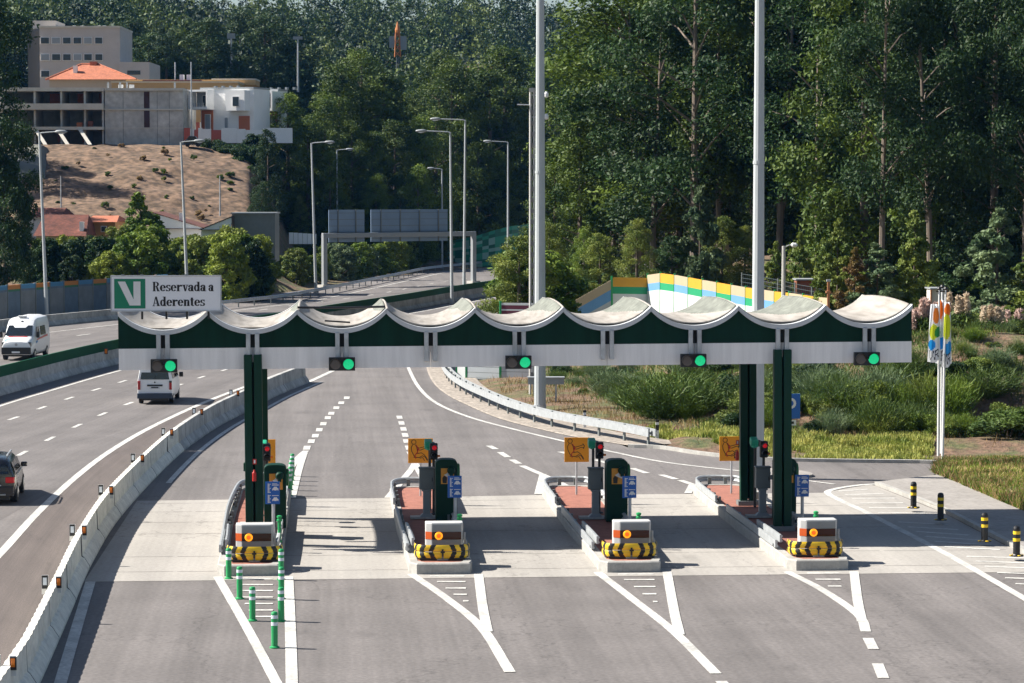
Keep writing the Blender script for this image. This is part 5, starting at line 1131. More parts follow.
m_ = MB(); m_.box((0, -2.7, .3), (1.4, 4.8, .16), M_black); m_.build('underbody', amb)
# ================================================================== BUILDINGS ON THE PLATEAU
def frame(x, D, y): 
    o = P(x, y, D); return o
Beige = mat('render_beige', (0.55, 0.5, 0.47), .8, .06, .5); Raw = mat('raw_concrete', (0.5, 0.49, 0.46), .9, .22, .35, fine=.15, fscale=1.5); Slab = mat('raw_slab', (0.6, 0.57, 0.5), .9, .12, .6); Ochre = mat('ochre_render', (0.5, 0.32, 0.15), .85, .1, .3); Hw = mat('house_white', (0.86, 0.86, 0.85), .7, .04, .5)
BrickR = mat('hollow_brick', (0.3, 0.1, 0.06), .9, .2, 1); Tile = mat('orange_roof_tile', (0.4, 0.135, 0.07), .85, .14, 1.2, fine=.2, fscale=4); TileO = mat('old_roof_tile', (0.12, 0.038, 0.025), .9, .3, .8, fine=.3, fscale=3); Dk = mat('interior_dark', (0.05, 0.045, 0.04), .95); Win = mat('window_glass', (0.03, 0.045, 0.06), .12); WinL = mat('window_blind', (0.3, 0.33, 0.36), .5)
class Bld:
    """building facing the road; pixel columns/rows of the survey turned into metres at depth D"""
    def __init__(s, name, x, y, D, lab, cat='building', rz=0.0):
        s.x, s.y, s.D, s.s = x, y, D, D/2700; s.o = P(x, y, D); s.e = empty(name, s.o, -YAW+rz, lab, cat)
    def p(s, x, y): return ((x-s.x)*s.s, (s.y-y)*s.s)
    def box(s, name, x0, x1, y0, y1, d0, d1, m, mb=None, bevel=0):
        a, b = s.p(x0, y1), s.p(x1, y0); t = mb or MB(); t.box(((a[0]+b[0])/2, (d0+d1)/2, (a[1]+b[1])/2), (b[0]-a[0], d1-d0, b[1]-a[1]), m)
        if mb is None: return t.build(name, s.e, bevel=bevel)
    def window(s, x0, x1, y0, y1, d, gm=None):
        t = MB(); s.box('', x0, x1, y0, y1, d-.06, d+.02, Hw, t); f = t.build('window', s.e); t = MB(); s.box('', x0+.5, x1-.5, y0+.5, y1-.5, d-.1, d-.065, gm or Win, t); t.build('pane', f)
b = Bld('office_block', 40, 90, 430, 'beige flat roofed block with rows of windows behind the building site')
b.box('wall', 40, 120, 28, 90, 0, 14, Beige); b.box('parapet', 39.5, 120.5, 26.5, 28.3, -.2, 14.2, Slab); b.box('rooftop_box', 30, 53, 20, 28, 3, 12, Beige); b.box('side_wing', 26, 39.9, 29, 90, 2, 14, mat('dark_cladding', (0.07, 0.075, 0.08), .8)); b.box('low_wing', 120.1, 150, 62.5, 92, -1, 12, Beige)
for r, (y0, y1) in enumerate(((37.5, 44.5), (54, 61), (70.5, 77.5))):
    for i, (x0, x1) in enumerate(((41, 50), (52, 61), (63, 71.5), (73.5, 82), (84, 92.5), (95, 103))):
        if r == 2 and i > 0: continue
        b.window(x0, x1, y0, y1, -.05, WinL if (i+r) % 3 == 1 else Win)
for x in (70, 78, 95, 100): b.box('vent', x, x+3, 25, 27, 3, 5, Hw)
b.box('low_window', 128, 141, 71, 75, -1.06, -.9, Win)
b = Bld('villa', 46, 100, 395, 'house with a bright orange hipped tile roof beside the building site', 'house')
b.box('wall', 49, 132, 79.5, 100, .5, 12, mat('render_cream', (0.5, 0.42, 0.33), .8))
A_ = b.p(46, 79.5); B_ = b.p(136, 79.5); t0 = b.p(75, 62.5); t1 = b.p(92, 62.5); h_ = t0[1]
m_ = MB(); vs = [(A_[0], 0, A_[1]), (B_[0], 0, B_[1]), (B_[0], 12.6, B_[1]), (A_[0], 12.6, A_[1]), (t0[0], 6, h_), (t1[0], 6, h_)]; m_.add(vs, [(0, 1, 5, 4), (1, 2, 5), (2, 3, 4, 5), (3, 0, 4), (3, 2, 1, 0)], Tile); m_.tube([vs[0], vs[4]], .15, Tile, 6); m_.tube([vs[4], vs[5]], .18, Tile, 6); m_.tube([vs[1], vs[5]], .15, Tile, 6); m_.build('roof', b.e)
b.box('chimney', 70.5, 74.5, 65, 74, 2.5, 3.3, Hw); b.box('chimney', 84, 91, 60, 65.5, 5.5, 6.5, Tile)
b = Bld('ochre_building', 112, 125, 372, 'long ochre flat roofed building behind the grey concrete shell')
b.box('wall', 112, 238, 83, 130, 0, 10, Ochre); b.box('wall', 118, 250, 77.5, 83, 8, 14, Ochre); b.box('parapet', 111.5, 238.5, 81.5, 83.2, -.15, 10.1, mat('coping', (0.6, .5, .36), .8)); b.box('dark_skylight', 142, 200, 80, 82, 1, 3, mat('dark_red_sheet', (0.09, 0.02, 0.03), .6)); b.box('lower_band', 205, 250.5, 76.5, 78, 8, 14.2, Slab)
for x in (177, 184): b.box('roof_vent', x, x+4, 74, 80, 3, 4, Hw)
m_ = MB(); q = b.p(173.5, 80); q2 = b.p(173.5, 62); m_.tube([(q[0], 2, q[1]), (q2[0], 2, q2[1])], .08, M_galv); m_.build('aerial', b.e)
for k in range(8): b.box('red_panel' if k % 2 else 'white_panel', 183+k*5, 187.5+k*5, 123, 134, -4, -3.8, mat('red_render', (0.42, 0.1, 0.07), .8) if k % 2 else Hw)
# unfinished concrete building
b = Bld('unfinished_building', 20, 146, 346, 'unfinished grey concrete building with open floors on the left side')
b.box('concrete_wall', 105, 183, 91, 146, 0, 14, Raw)
b.box('floor_slab', 104.5, 183.5, 88.5, 91, -.3, 14.2, Slab); b.box('floor_slab', 104.5, 183.5, 109, 110.4, -.18, 0, Slab)
for y0, y1 in ((92, 108.5), (111, 127.5)): b.box('slit_window', 144, 149.5, y0, y1, -.06, .1, mat('dark_slit', (0.06, 0.03, 0.03), .9))
for x in (123, 157, 169):
    b.box('panel_joint', x, x+.4, 91.5, 145, -.02, .05, M_greyp)
b.box('panel_joint', 105, 183, 127.8, 128.4, -.04, .05, Slab)
b.box('floor_slab', 0, 104.4, 88, 91.5, -.5, 12, Slab); b.box('floor_slab', -5, 104.4, 104, 110, -1.2, 12, Slab); b.box('floor_slab', -5, 104.4, 127, 130, -1.0, 12, Slab)
b.box('back_wall', 0, 104.4, 91.5, 146, 6, 6.4, Raw)
for x in (0, 34, 60.5, 84, 102): b.box('column', x, x+1.8, 91.6, 104, .0, 6, Raw); b.box('column', x, x+1.8, 110.1, 127, .0, 6, Raw); b.box('column', x, x+1.8, 130.1, 146, .0, 6, Raw)
for x0, x1 in ((46, 60), (74, 84), (96, 102)): b.box('brick_infill', x0, x1, 93, 103.9, 3, 3.3, BrickR)
for x0, x1 in ((55, 60), (80, 84), (100, 104)): b.box('brick_infill', x0, x1, 131, 142, 2, 2.3, BrickR)
b.box('brick_stack', 76, 81.5, 122.5, 126.9, .5, 1.2, mat('bright_brick', (0.55, 0.16, .06), .8)); b.box('brick_stack', 87, 92, 121, 126.9, .5, 1.2, BrickR)
for x in (36, 58, 80):
    m_ = MB(); a_ = b.p(x, 130); c_ = b.p(x+12, 145); m_.add([(a_[0], -1.5, a_[1]), (a_[0]+.5, -1.5, a_[1]), (c_[0]+.5, -3.5, c_[1]), (c_[0], -3.5, c_[1])]+[(a_[0], -1.1, a_[1]), (a_[0]+.5, -1.1, a_[1]), (c_[0]+.5, -3.1, c_[1]), (c_[0], -3.1, c_[1])], [(0, 1, 2, 3), (4, 5, 6, 7), (0, 3, 7, 4), (1, 2, 6, 5), (0, 1, 5, 4), (3, 2, 6, 7)], Slab); m_.build('sloping_strut', b.e)
for x in (105, 117, 124, 172): b.box('roof_pipe', x, x+1.4, 82, 88.4, 2, 2.5, M_galv)
for x in (115, 126): b.box('roof_crate', x, x+4, 84, 88.4, 3, 4, Hw)
# white houses
for (x0, x1, y0, D, lab) in ((201, 256, 89.5, 352, 'white modern house with a framed balcony and terracotta ground floor, nearer the building site'), (257.5, 279, 91, 358, 'white modern house partly hidden by the dark tree')):
    b = Bld('white_house', x0, 133, D, lab, 'house', rz=-.34); b.e.scale = (1.05, 1, 1)
    dp = 5 if x0 < 250 else 3; b.box('wall', x0, x1, y0, 131, 0, dp, Hw); b.box('parapet', x0-.5, x1+.5, y0-1.5, y0+.2, -.1, dp, M_greyl)
    fx = x0-6 if x0 < 250 else x0+2
    t = MB(); b.box('', fx, fx+20, y0+1, y0+3, -2, 0, Hw, t); b.box('', fx, fx+20, y0+18, y0+20.5, -2, 0, Hw, t); b.box('', fx, fx+1.6, y0+3.05, y0+17.95, -2, 0, Hw, t); b.box('', fx+18.4, fx+20, y0+3.05, y0+17.95, -2, 0, Hw, t); t.build('balcony_frame', b.e)
    b.box('recess', fx+2, fx+18, y0+3.2, y0+17.8, -.04, .02, WinL); b.window(fx+8, fx+15, y0+6, y0+17, -.08)
    t = MB(); [b.box('', fx+3+k*2, fx+3.4+k*2, y0+14, y0+18, -1.9, -1.85, M_galv, t) for k in range(7)]; t.build('railing', b.e)
    b.box('terracotta_wall', fx+7, fx+19, y0+21, 131, -.12, 0, mat('terracotta', (0.5, 0.16, 0.08), .8)); b.window(fx+11, fx+17, y0+25, 131, -.2, WinL)
    if x0 < 250:
        b.box('balcony_frame', 232, 252, y0+2, y0+22, -1.6, 0, Hw); b.window(240, 247, y0+8, y0+18, -1.7); b.window(226, 230, y0+28, 130, -.08, WinL); b.box('terracotta_wall', 241, 252, y0+27, 131, -.15, 0, mat('terracotta', (0.5, 0.16, 0.08), .8))
    for k in range(4): b.box('roof_vent', x0+3+k*8, x0+5+k*8, y0-4, y0-1.5, 3, 3.6, M_greyl)
b = Bld('garden_wall', 186, 140, 345, 'low white and red garden wall in front of the white houses', 'wall')
for k, (x0, x1, c) in enumerate(((184, 190, 'r'), (190.2, 194, 'w'), (194.2, 198, 'r'), (198.2, 202, 'w'), (202.2, 211, 'w'), (211.2, 221, 'r'), (221.2, 236, 'w'), (236.2, 245, 'w'), (245.2, 262, 'w'), (262.2, 292, 'w'))): b.box('wall_panel', x0, x1, 128+((k*7) % 3), 143, 0, .4, mat('red_render', (0.42, 0.1, 0.07), .8) if c == 'r' else Hw)
# parked car by the white houses
b = Bld('parked_car', 184, 147, 338, 'small dark car parked at the end of the grey concrete building', 'car'); 
m_ = MB(); s = b.s; m_.prism([(0, .3), (2.2, .3), (2.25, .75), (1.7, .85), (1.4, 1.35), (.6, 1.38), (.25, .9), (0, .8)], 'y', 0, 1.6, Bk); m_.build('body', b.e, bevel=.08)
for x in (.45, 1.75): m_ = MB(); m_.lathe([(.28, 0), (.28, .2)], (x, .0, .28), M_tyre, 12, R90); m_.build('wheel', b.e)
# old tiled houses below the slope
def gable(x0, x1, yr, ye, yb, D, ridge, lab, wallm, tile=TileO, depth=9, chim=None):
    b = Bld('tiled_house', x0, yb, D, lab, 'house'); a = b.p(x0, ye); c = b.p(x1, ye); r = b.p(0, yr)[1]; w_ = c[0]
    m_ = MB(); m_.box((w_/2, depth/2+.3, a[1]/2-.6), (w_-.5, depth-.5, a[1]+1.2), wallm); m_.build('wall', b.e)
    m_ = MB()
    if ridge == 'x': vs = [(0, 0, a[1]), (w_, 0, a[1]), (w_, depth, a[1]), (0, depth, a[1]), (0.4, depth/2, r), (w_-.4, depth/2, r)]; fs = [(0, 1, 5, 4), (1, 2, 5), (2, 3, 4, 5), (3, 0, 4), (3, 2, 1, 0)]
    else:
        k = ridge; vs = [(0, 0, a[1]), (w_, 0, a[1]), (w_, depth, a[1]), (0, depth, a[1]), (w_*k, 0, r), (w_*k, depth, r)]; fs = [(1, 2, 5, 4), (0, 4, 5, 3), (3, 2, 1, 0)]
        g = MB(); g.add([(0.25, .1, a[1]), (w_-.25, .1, a[1]), (w_*k, .1, r-.1), (0.25, .25, a[1]), (w_-.25, .25, a[1]), (w_*k, .25, r-.1)], [(0, 1, 2), (5, 4, 3), (0, 1, 4, 3), (1, 2, 5, 4), (2, 0, 3, 5)], wallm); g.build('gable', b.e)
    m_.add(vs, fs, tile); rr_ = m_.build('roof', b.e); so_ = rr_.modifiers.new('s', 'SOLIDIFY'); so_.thickness = .12
    if chim: b.box('chimney', chim[0], chim[0]+4, chim[1], chim[1]+12, 1, 1.6, Hw)
    return b
gable(25, 63, 208, 217, 232, 285, 'x', 'old house with a dull red tiled roof at the far left, behind another roof', Hw)
gable(33, 86, 215, 236, 246, 272, 'x', 'old house with a large brownish red tiled roof and pale chimney', mat('old_render', (.45, .36, .26), .85), chim=(78, 222))
b = gable(83, 117, 216, 222, 240, 278, 'x', 'small ochre walled house with an orange tiled roof', mat('ochre_wall', (.42, .24, .1), .85), tile=Tile); b.window(101, 107, 226, 232, -.0)
gable(152, 208, 212, 229, 240, 276, .0, 'house with a white wall and rusty red roof left of the bare slope', Hw, chim=(178, 213))
gable(198, 233, 216, 230, 240, 268, .98, 'white gabled wall with a dark roof edge below the bare slope', Hw, tile=mat('dark_tile', (.08, .06, .05), .9))
b = Bld('shed', 232, 240, 270, 'grey flat roofed shed right of the white gabled house', 'shed'); b.box('wall', 232, 275, 214, 262, 0, 5, M_greyp); b.box('roof', 231, 276, 212.5, 214, -.3, 5.3, M_greyl)
b = Bld('white_fence', 289, 245, 318, 'pale fence on the bank left of the sign gantry', 'fence'); 
for k in range(6): b.box('fence_panel', 289+k*4.6, 293.2+k*4.6, 232.5+k*.3, 244, 0, .2, Hw)
# mesh fence and small structures behind the right part of the canopy
for (x0, x1, D, yt, lab, cm) in ((796, 815, 160, 279, 'brown red brick hut with pale corner posts behind the canopy', BrickR), (930, 947, 148, 288, 'small pale crate like hut behind the flags', Slab)):
    b = Bld('hut', x0, yt+22, D, lab, 'hut'); b.box('wall', x0+1, x1-1, yt+1, yt+40, 0, 1.6, cm); b.box('roof', x0-.5, x1+.5, yt, yt+1.3, -.2, 1.8, M_greyl)
    for x in (x0, x1-1.2): b.box('corner_post', x, x+1.4, yt+1.4, yt+40, -.12, .0, mat('orange_wood', (.5, .22, .1), .8))
p = onground(828, 145); b = Bld('marker_post', 828, 305, 146, 'orange wooden post at the right end of the mesh fence', 'post'); b.box('post', 827.3, 829.7, 281, 335, 0, .12, mat('orange_wood', (.5, .22, .1), .8)); b.box('cap', 826.5, 830.5, 279.5, 281.5, -.05, .18, M_galv); b.box('collar', 826, 831, 291, 293, -.05, .18, mat('orange_wood', (.5, .22, .1), .8))
e = empty('mesh_fence', P(745, 300, 165), 0, 'dark mesh fence running behind the coloured noise wall and canopy', 'fence'); o0 = e.location.copy(); FP = [(742, 168, 274), (760, 165, 276.5), (778, 162, 280), (795, 159, 284), (812, 156, 287), (830, 153, 291)]
meshm = mat('fence_mesh', (.03, .045, .05), .7)
for (xa, da, ya), (xb, db, yb_) in zip(FP[:-1], FP[1:]):
    m_ = MB(); A1 = P(xa, ya, da)-o0; B1 = P(xb, yb_, db)-o0
    for k in range(9): t = k/9; m_.tube([A1.lerp(B1, t)-Vector((0, 0, 2)), A1.lerp(B1, t)], .022, meshm, 4)
    for k in range(8): m_.tube([A1-Vector((0, 0, k*.25)), B1-Vector((0, 0, k*.25))], .02, meshm, 4)
    m_.build('fence_panel', e); m_ = MB(); m_.tube([A1-Vector((0, 0, 3)), A1+Vector((0, 0, .1))], .05, M_greyp, 6); m_.build('post', e)
for (x0, x1, y0, D, lab) in ((724, 746, 21, 300, 'blue white flat building glimpsed between the tree tops'), (466, 478, 97, 420, 'white and orange house glimpsed between the trees')):
    b = Bld('distant_house', x0, y0+8, D, lab, 'house'); b.box('wall', x0, x1, y0, y0+8, 0, 6, Hw); b.box('roof', x0-1, x1+1, y0-1.2, y0, -.5, 6.5, M_greyl if x0 > 500 else Tile); b.window(x0+3, x0+7, y0+2, y0+6, -.05)
# ================================================================== VEGETATION
def leaf_mat(name, a, b, rnd=.2, tr=.22, sc_=.35):
    return mat(name, a, .62, col2=b, scale=sc_, transl=tr, orand=rnd, spec=.25, detail=4, fine=.25, fscale=2.5)
LM = {'euc': leaf_mat('eucalyptus_leaves', (0.016, 0.045, 0.008), (0.12, 0.17, 0.022)), 'dark': leaf_mat('dark_leaves', (0.010, 0.032, 0.012), (0.045, 0.09, 0.022)),
      'bush': leaf_mat('bush_leaves', (0.04, 0.09, 0.012), (0.2, 0.27, 0.03)), 'yellow': leaf_mat('yellow_green_leaves', (0.11, 0.17, 0.02), (0.26, 0.3, 0.04)),
      'silver': leaf_mat('silver_leaves', (0.05, 0.1, 0.045), (0.22, 0.28, 0.13)), 'broom': leaf_mat('broom_stems', (0.022, 0.055, 0.012), (0.14, 0.2, 0.04)), 'verge': leaf_mat('verge_blades', (0.13, 0.18, 0.025), (0.44, 0.42, 0.12), sc_=1.2), 'young': leaf_mat('young_eucalyptus_leaves', (0.06, 0.11, 0.022), (0.24, 0.27, 0.05)),
      'rust': leaf_mat('rusty_shoots', (0.15, 0.08, 0.03), (0.2, 0.17, 0.05)), 'far': leaf_mat('far_leaves', (0.022, 0.045, 0.02), (0.075, 0.125, 0.03), .15, .15, .06), 'farb': leaf_mat('far_dark_leaves', (0.012, 0.03, 0.018), (0.035, 0.06, 0.028), .15, .15, .06), 'farc': leaf_mat('far_bright_leaves', (0.055, 0.1, 0.02), (0.16, 0.2, 0.045), .15, .15, .06), 'dry': leaf_mat('dry_scrub', (0.18, 0.11, 0.05), (0.42, 0.31, 0.14))}
def leaves(centers, radii, counts, size, rng, squash=.75, elong=1.8, droop=0.0, shell=.45):
    tot = int(sum(counts)); idx = np.repeat(np.arange(len(centers)), counts); c = np.asarray(centers)[idx]; r = np.asarray(radii)[idx]
    d = rng.normal(size=(tot, 3)); d /= np.linalg.norm(d, axis=1)[:, None]; rad = r*(shell+(1-shell)*rng.random(tot)**.6)*(.75+.5*rng.random(tot))
    p = c+d*rad[:, None]*np.array([1, 1, squash])
    n = rng.normal(size=(tot, 3))+d*.9+np.array([0, 0, .35]); n /= np.linalg.norm(n, axis=1)[:, None]
    t = rng.normal(size=(tot, 3))+np.array([0, 0, -droop]); t -= n*(t*n).sum(1)[:, None]; t /= np.linalg.norm(t, axis=1)[:, None]; b = np.cross(n, t)
    s = size*(.6+.8*rng.random(tot))[:, None]; L = s*elong*.5; Wd_ = s*.5
    q = np.stack([p-t*L, p+b*Wd_*.8-t*L*.1, p+t*L, p-b*Wd_*.8+t*L*.15], 1)
    return q.reshape(-1, 3)
def mesh_quads(name, V, m):
    me = bpy.data.meshes.new(name); me.vertices.add(len(V)); me.vertices.foreach_set('co', V.astype(np.float32).reshape(-1)); quad_mesh(me, np.arange(len(V)).reshape(-1, 4)); me.materials.append(m); return me
def tree_proto(name, kind, h, rng, seed):
    rng = np.random.default_rng(seed); rd = random.Random(seed); root = empty(name, (0, 0, -500)); mb = MB(); cents = []; rads = []
    if kind == 'euc':
        lean = rd.uniform(-.05, .05)*h; tp = [(0, 0, -1), (lean*.2, 0, h*.3), (lean*.7, lean*.2, h*.65), (lean, lean*.3, h*.95)]; r0 = h*.0085
        mb.tube(tp, [r0*1.2, r0, r0*.6, r0*.15], M_barkp, 7); c0 = .3; R = h*.17
        for i in range(26):
            f = c0+(1-c0)*(i+.5)/26; prof = math.sin(math.pi*min(1, (f-c0)/(1-c0)*.86+.12))**.7; a = rd.uniform(0, 6.28); rr_ = R*prof*rd.uniform(.35, 1.1); bx_, by_ = lean*f, lean*.3*f
            c = (bx_+rr_*math.cos(a), by_+rr_*math.sin(a), h*f+rd.uniform(-.3, .5)); cents.append(c); rads.append(h*rd.uniform(.045, .085))
            if rd.random() < .7: mb.tube([(bx_, by_, h*(f-.09)), (bx_+rr_*.5*math.cos(a), by_+rr_*.5*math.sin(a), h*(f-.03)), c], [r0*.4, r0*.25, r0*.1], M_barkp, 5)
        size, cnt, drp, lm = .19, 480, .8, 'euc'
    elif kind == 'dense':
        mb.tube([(0, 0, -1), (0, 0, h*.5), (0, 0, h*.92)], [h*.014, h*.01, h*.002], M_bark, 7); R = h*.2
        for i in range(46):
            f = .06+.92*(i+.5)/46; prof = (math.sin(math.pi*min(1, f*.78+.2)))**.8; a = i*2.4+rd.uniform(-.4, .4); rr_ = R*prof*rd.uniform(.4, 1.0)
            cents.append((rr_*math.cos(a), rr_*math.sin(a), h*f)); rads.append(h*rd.uniform(.05, .085)*(1.15-.45*f))
            if i % 3 == 0: mb.tube([(0, 0, h*(f-.06)), cents[-1]], [h*.004, h*.001], M_bark, 4)
        size, cnt, drp, lm = .17, 560, .5, 'euc'
    elif kind == 'dark':
        mb.tube([(0, 0, -1), (0, 0, h*.55), (h*.01, 0, h*.93)], [h*.016, h*.01, h*.002], M_bark, 7); R = h*.24
        for i in range(44):
            f = .16+.82*(i+.5)/44; prof = (1-abs(f-.5)*1.2)**.6; a = i*2.4+rd.uniform(-.5, .5); rr_ = R*prof*rd.uniform(.3, 1.0); cents.append((rr_*math.cos(a), rr_*math.sin(a), h*f)); rads.append(h*rd.uniform(.05, .09))
            if i % 2 == 0: mb.tube([(0, 0, h*(f-.08)), cents[-1]], [h*.005, h*.0015], M_barkp, 4)
        size, cnt, drp, lm = .15, 520, .3, 'dark'
    elif kind == 'cone':
        mb.tube([(0, 0, -.5), (0, 0, h*.9)], [h*.02, h*.004], M_bark, 6)
        for i in range(60):
            f = .03+.95*(i+.5)/60; rr_ = h*.3*(1-f**1.6)**.8*rd.uniform(.3, 1.1); a = rd.uniform(0, 6.28); cents.append((rr_*math.cos(a), rr_*math.sin(a), h*f+rd.uniform(-.04, .06)*h)); rads.append(h*(.085-.05*f)*rd.uniform(.7, 1.25))
            if i % 4 == 0: mb.tube([(0, 0, h*(f-.05)), cents[-1]], [h*.005, h*.002], M_bark, 4)
        size, cnt, drp, lm = .13, 190, .4, 'young'
    elif kind == 'bush':
        for i in range(20):
            a = rd.uniform(0, 6.28); rr_ = h*.55*math.sqrt(rd.random()); z = h*rd.uniform(.12, .85)*(1-.5*(rr_/(h*.55))**2); cents.append((rr_*math.cos(a), rr_*math.sin(a), z)); rads.append(h*rd.uniform(.14, .24)); mb.tube([(rr_*.1*math.cos(a), rr_*.1*math.sin(a), -.3), cents[-1]], [h*.015, h*.005], M_bark, 4)
        size, cnt, drp, lm = .085, 480, 0, 'bush'
    elif kind == 'big':
        mb.tube([(0, 0, -.5), (0, 0, h*.5)], [h*.02, h*.008], M_bark, 6)
        for i in range(42):
            f = .05+.9*(i+.5)/42; prof = (1-abs(f-.42)**1.6*1.9)**.7 if abs(f-.42)**1.6*1.9 < 1 else .05; a = i*2.4+rd.uniform(-.4, .4); rr_ = h*.36*prof*rd.uniform(.45, 1); cents.append((rr_*math.cos(a), rr_*math.sin(a), h*f)); rads.append(h*rd.uniform(.07, .12))
            if i % 4 == 0: mb.tube([(0, 0, h*f*.5), cents[-1]], [h*.006, h*.002], M_bark, 4)
        size, cnt, drp, lm = .17, 230, .2, 'bush'
    elif kind == 'broom':
        for i in range(8): a = rd.uniform(0, 6.28); mb.tube([(0, 0, -.3), (h*.35*math.cos(a), h*.35*math.sin(a), h*.6)], [.03, .01], M_bark, 4)
        n = 4200; a = rng.random(n)*6.283; t = rng.random(n)**.7; sp_ = rng.random(n)**.7*.75; up = 1-.45*sp_; base = np.stack([np.cos(a)*sp_*h*.25, np.sin(a)*sp_*h*.25, np.zeros(n)], 1)
        dirv = np.stack([np.cos(a)*sp_*.75, np.sin(a)*sp_*.75, up], 1)+rng.normal(size=(n, 3))*.1; p = base+dirv*h*t[:, None]*(.6+.4*rng.random(n))[:, None]; dv = dirv+rng.normal(size=(n, 3))*.3; dv /= np.linalg.norm(dv, axis=1)[:, None]
        sd = np.cross(dv, rng.normal(size=(n, 3))); sd /= np.linalg.norm(sd, axis=1)[:, None]; L = .13+.22*rng.random(n)[:, None]; V = np.stack([p-dv*L*.5-sd*.013, p-dv*L*.5+sd*.013, p+dv*L*.5+sd*.006, p+dv*L*.5-sd*.006], 1).reshape(-1, 3)
        me = mesh_quads('stems', V, LM['broom']); o = bpy.data.objects.new('foliage', me); COL.objects.link(o); o.parent = root; mb.build('stem', root); root['h'] = h; return root
    cnts = [max(20, int(cnt*(r/np.mean(rads))**2)) for r in rads]
    V = leaves(cents, rads, cnts, size, rng, droop=drp); me = mesh_quads('leaves', V, LM[lm]); o = bpy.data.objects.new('crown', me); COL.objects.link(o); o.parent = root
    mb.build('trunk' if kind not in ('bush',) else 'stem', root); root['h'] = h; return root
PR = {}
for k, kind, h, n in (('euc', 'euc', 25, 4), ('dense', 'dense', 22, 4), ('dark', 'dark', 16, 3), ('cone', 'cone', 5.5, 3), ('bush', 'bush', 2.2, 4), ('big', 'big', 6, 4), ('broom', 'broom', 2.0, 4)):
    nm = {'euc': 'eucalyptus_tree', 'dense': 'dense_tree', 'dark': 'dark_tree', 'cone': 'young_tree', 'bush': 'shrub', 'big': 'bushy_tree', 'broom': 'broom_shrub'}[k]
    PR[k] = [tree_proto(nm, kind, h*(1+.08*(i-1)), None, 10*i+len(k)+ord(k[0])) for i in range(n)]
rnd = random.Random(11)
def put(kind, p, h, label, cat, group=None, wide=1.0, lm=None, v=None):
    pr_ = PR[kind][v if v is not None else rnd.randrange(len(PR[kind]))]; s = h/pr_['h']; o = copy_tree(pr_); o.location = p; o.rotation_euler = (0, 0, rnd.uniform(0, 6.28)); o.scale = (s*wide, s*wide, s); tag(o, label, cat, group)
    if lm:
        for ch in o.children:
            if ch.name.startswith(('crown', 'foliage')):
                for sl_ in ch.material_slots: sl_.link = 'OBJECT'; sl_.material = LM[lm]
    for k_ in ('h', 'used'):
        if k_ in o: del o[k_]
    return o
def putpx(kind, x, D, ytop, label, cat, group=None, wide=1.0, lm=None, v=None, dz=-.15):
    p = onground(x, D, dz); h = max(.5, zat(ytop, D)-p.z)
    if kind == 'bush' and h > 3: kind = 'big'
    return put(kind, p, h, label, cat, group, wide, lm, v)
# -- right-hand wood: rows of tall trees beyond the noise wall
def in_road(x, D, mg=2.0):
    u = lat(x, D); return ip(LB, D)-1.5 < u < ip(RB, D)+mg
GF = 'tall trees of the dark wood'
LBL = 'tall eucalyptus of the dark wood beyond the toll plaza on the right'
for row, (D, dx, hs) in enumerate(((176, 62, 22), (188, 58, 24), (202, 54, 26), (218, 50, 28), (238, 46, 30), (262, 44, 31))):
    x = 590+rnd.uniform(-15, 15)-(row > 2)*10
    while x < 1080:
        xx = x+rnd.uniform(-12, 12); d = D+rnd.uniform(-5, 5)
        edge = 1 if xx > 690 else .82+.18*max(0, (xx-560))/130
        if not in_road(xx, d, 5) and not (row == 0 and xx < 860) and not (row == 1 and xx < 770) and not (row == 2 and xx < 650): put('euc' if rnd.random() < .75 else 'dense', onground(xx, d, -.4), hs*edge*rnd.uniform(.88, 1.12), LBL, 'eucalyptus', GF, wide=rnd.uniform(.9, 1.25), lm='dark' if rnd.random() < (.85 if xx > 770 else .4) else None)
        x += dx*rnd.uniform(.65, 1.0)
# backdrop of the wood at the right: further, mixed
for (D, dx, hs) in ((300, 40, 30), (345, 38, 32)):
    x = 560
    while x < 1090:
        if not in_road(x, D, 6): put('dense', onground(x, D, -.5), hs*rnd.uniform(.85, 1.1), 'tree deep inside the dark wood, showing between nearer trunks', 'tree', 'deeper trees of the dark wood', wide=1.5)
        x += dx*rnd.uniform(.7, 1.1)
# named big crowns
putpx('euc', 640, 212, -6, 'broad spreading eucalyptus with pale trunk just left of the right mast', 'eucalyptus', wide=1.7, v=1)
putpx('euc', 612, 222, 18, 'leftmost broad eucalyptus of the dark wood, its crown leaning over the road bend', 'eucalyptus', wide=1.5, v=2)
putpx('euc', 700, 208, -12, 'tall eucalyptus directly left of the right mast', 'eucalyptus', wide=1.5, v=0)
for x, y, D, lab in ((580, 120, 215, 'rounded tree filling the gap right of the twin masts'), (555, 150, 225, 'tree right behind the left mast')): putpx('dense', x, D, y, lab, 'tree', wide=1.1)
# mid layer of trees in front of the dark wood, x 570-760
for x, y, D, wd, lm, lab in ((600, 232, 190, 1.4, 'young', 'grey green bushy tree above the first yellow wall panel'), (637, 218, 188, 1.3, 'young', 'bushy light tree above the middle of the coloured wall'), (584, 228, 206, 1.0, 'bush', 'loose bushy tree at the left end of the coloured wall'), (700, 186, 190, .8, 'silver', 'pale feathery pine like tree above the coloured wall'), (722, 216, 192, 1.5, 'young', 'round light green tree left of the right mast'), (672, 235, 190, 1.4, 'dark', 'dark bush between the two light trees'), (745, 225, 192, 1.2, 'young', 'light green bush touching the right mast')):
    putpx('cone' if lm == 'silver' else 'dense', x, D, y, lab, 'tree', wide=wd, lm=lm)
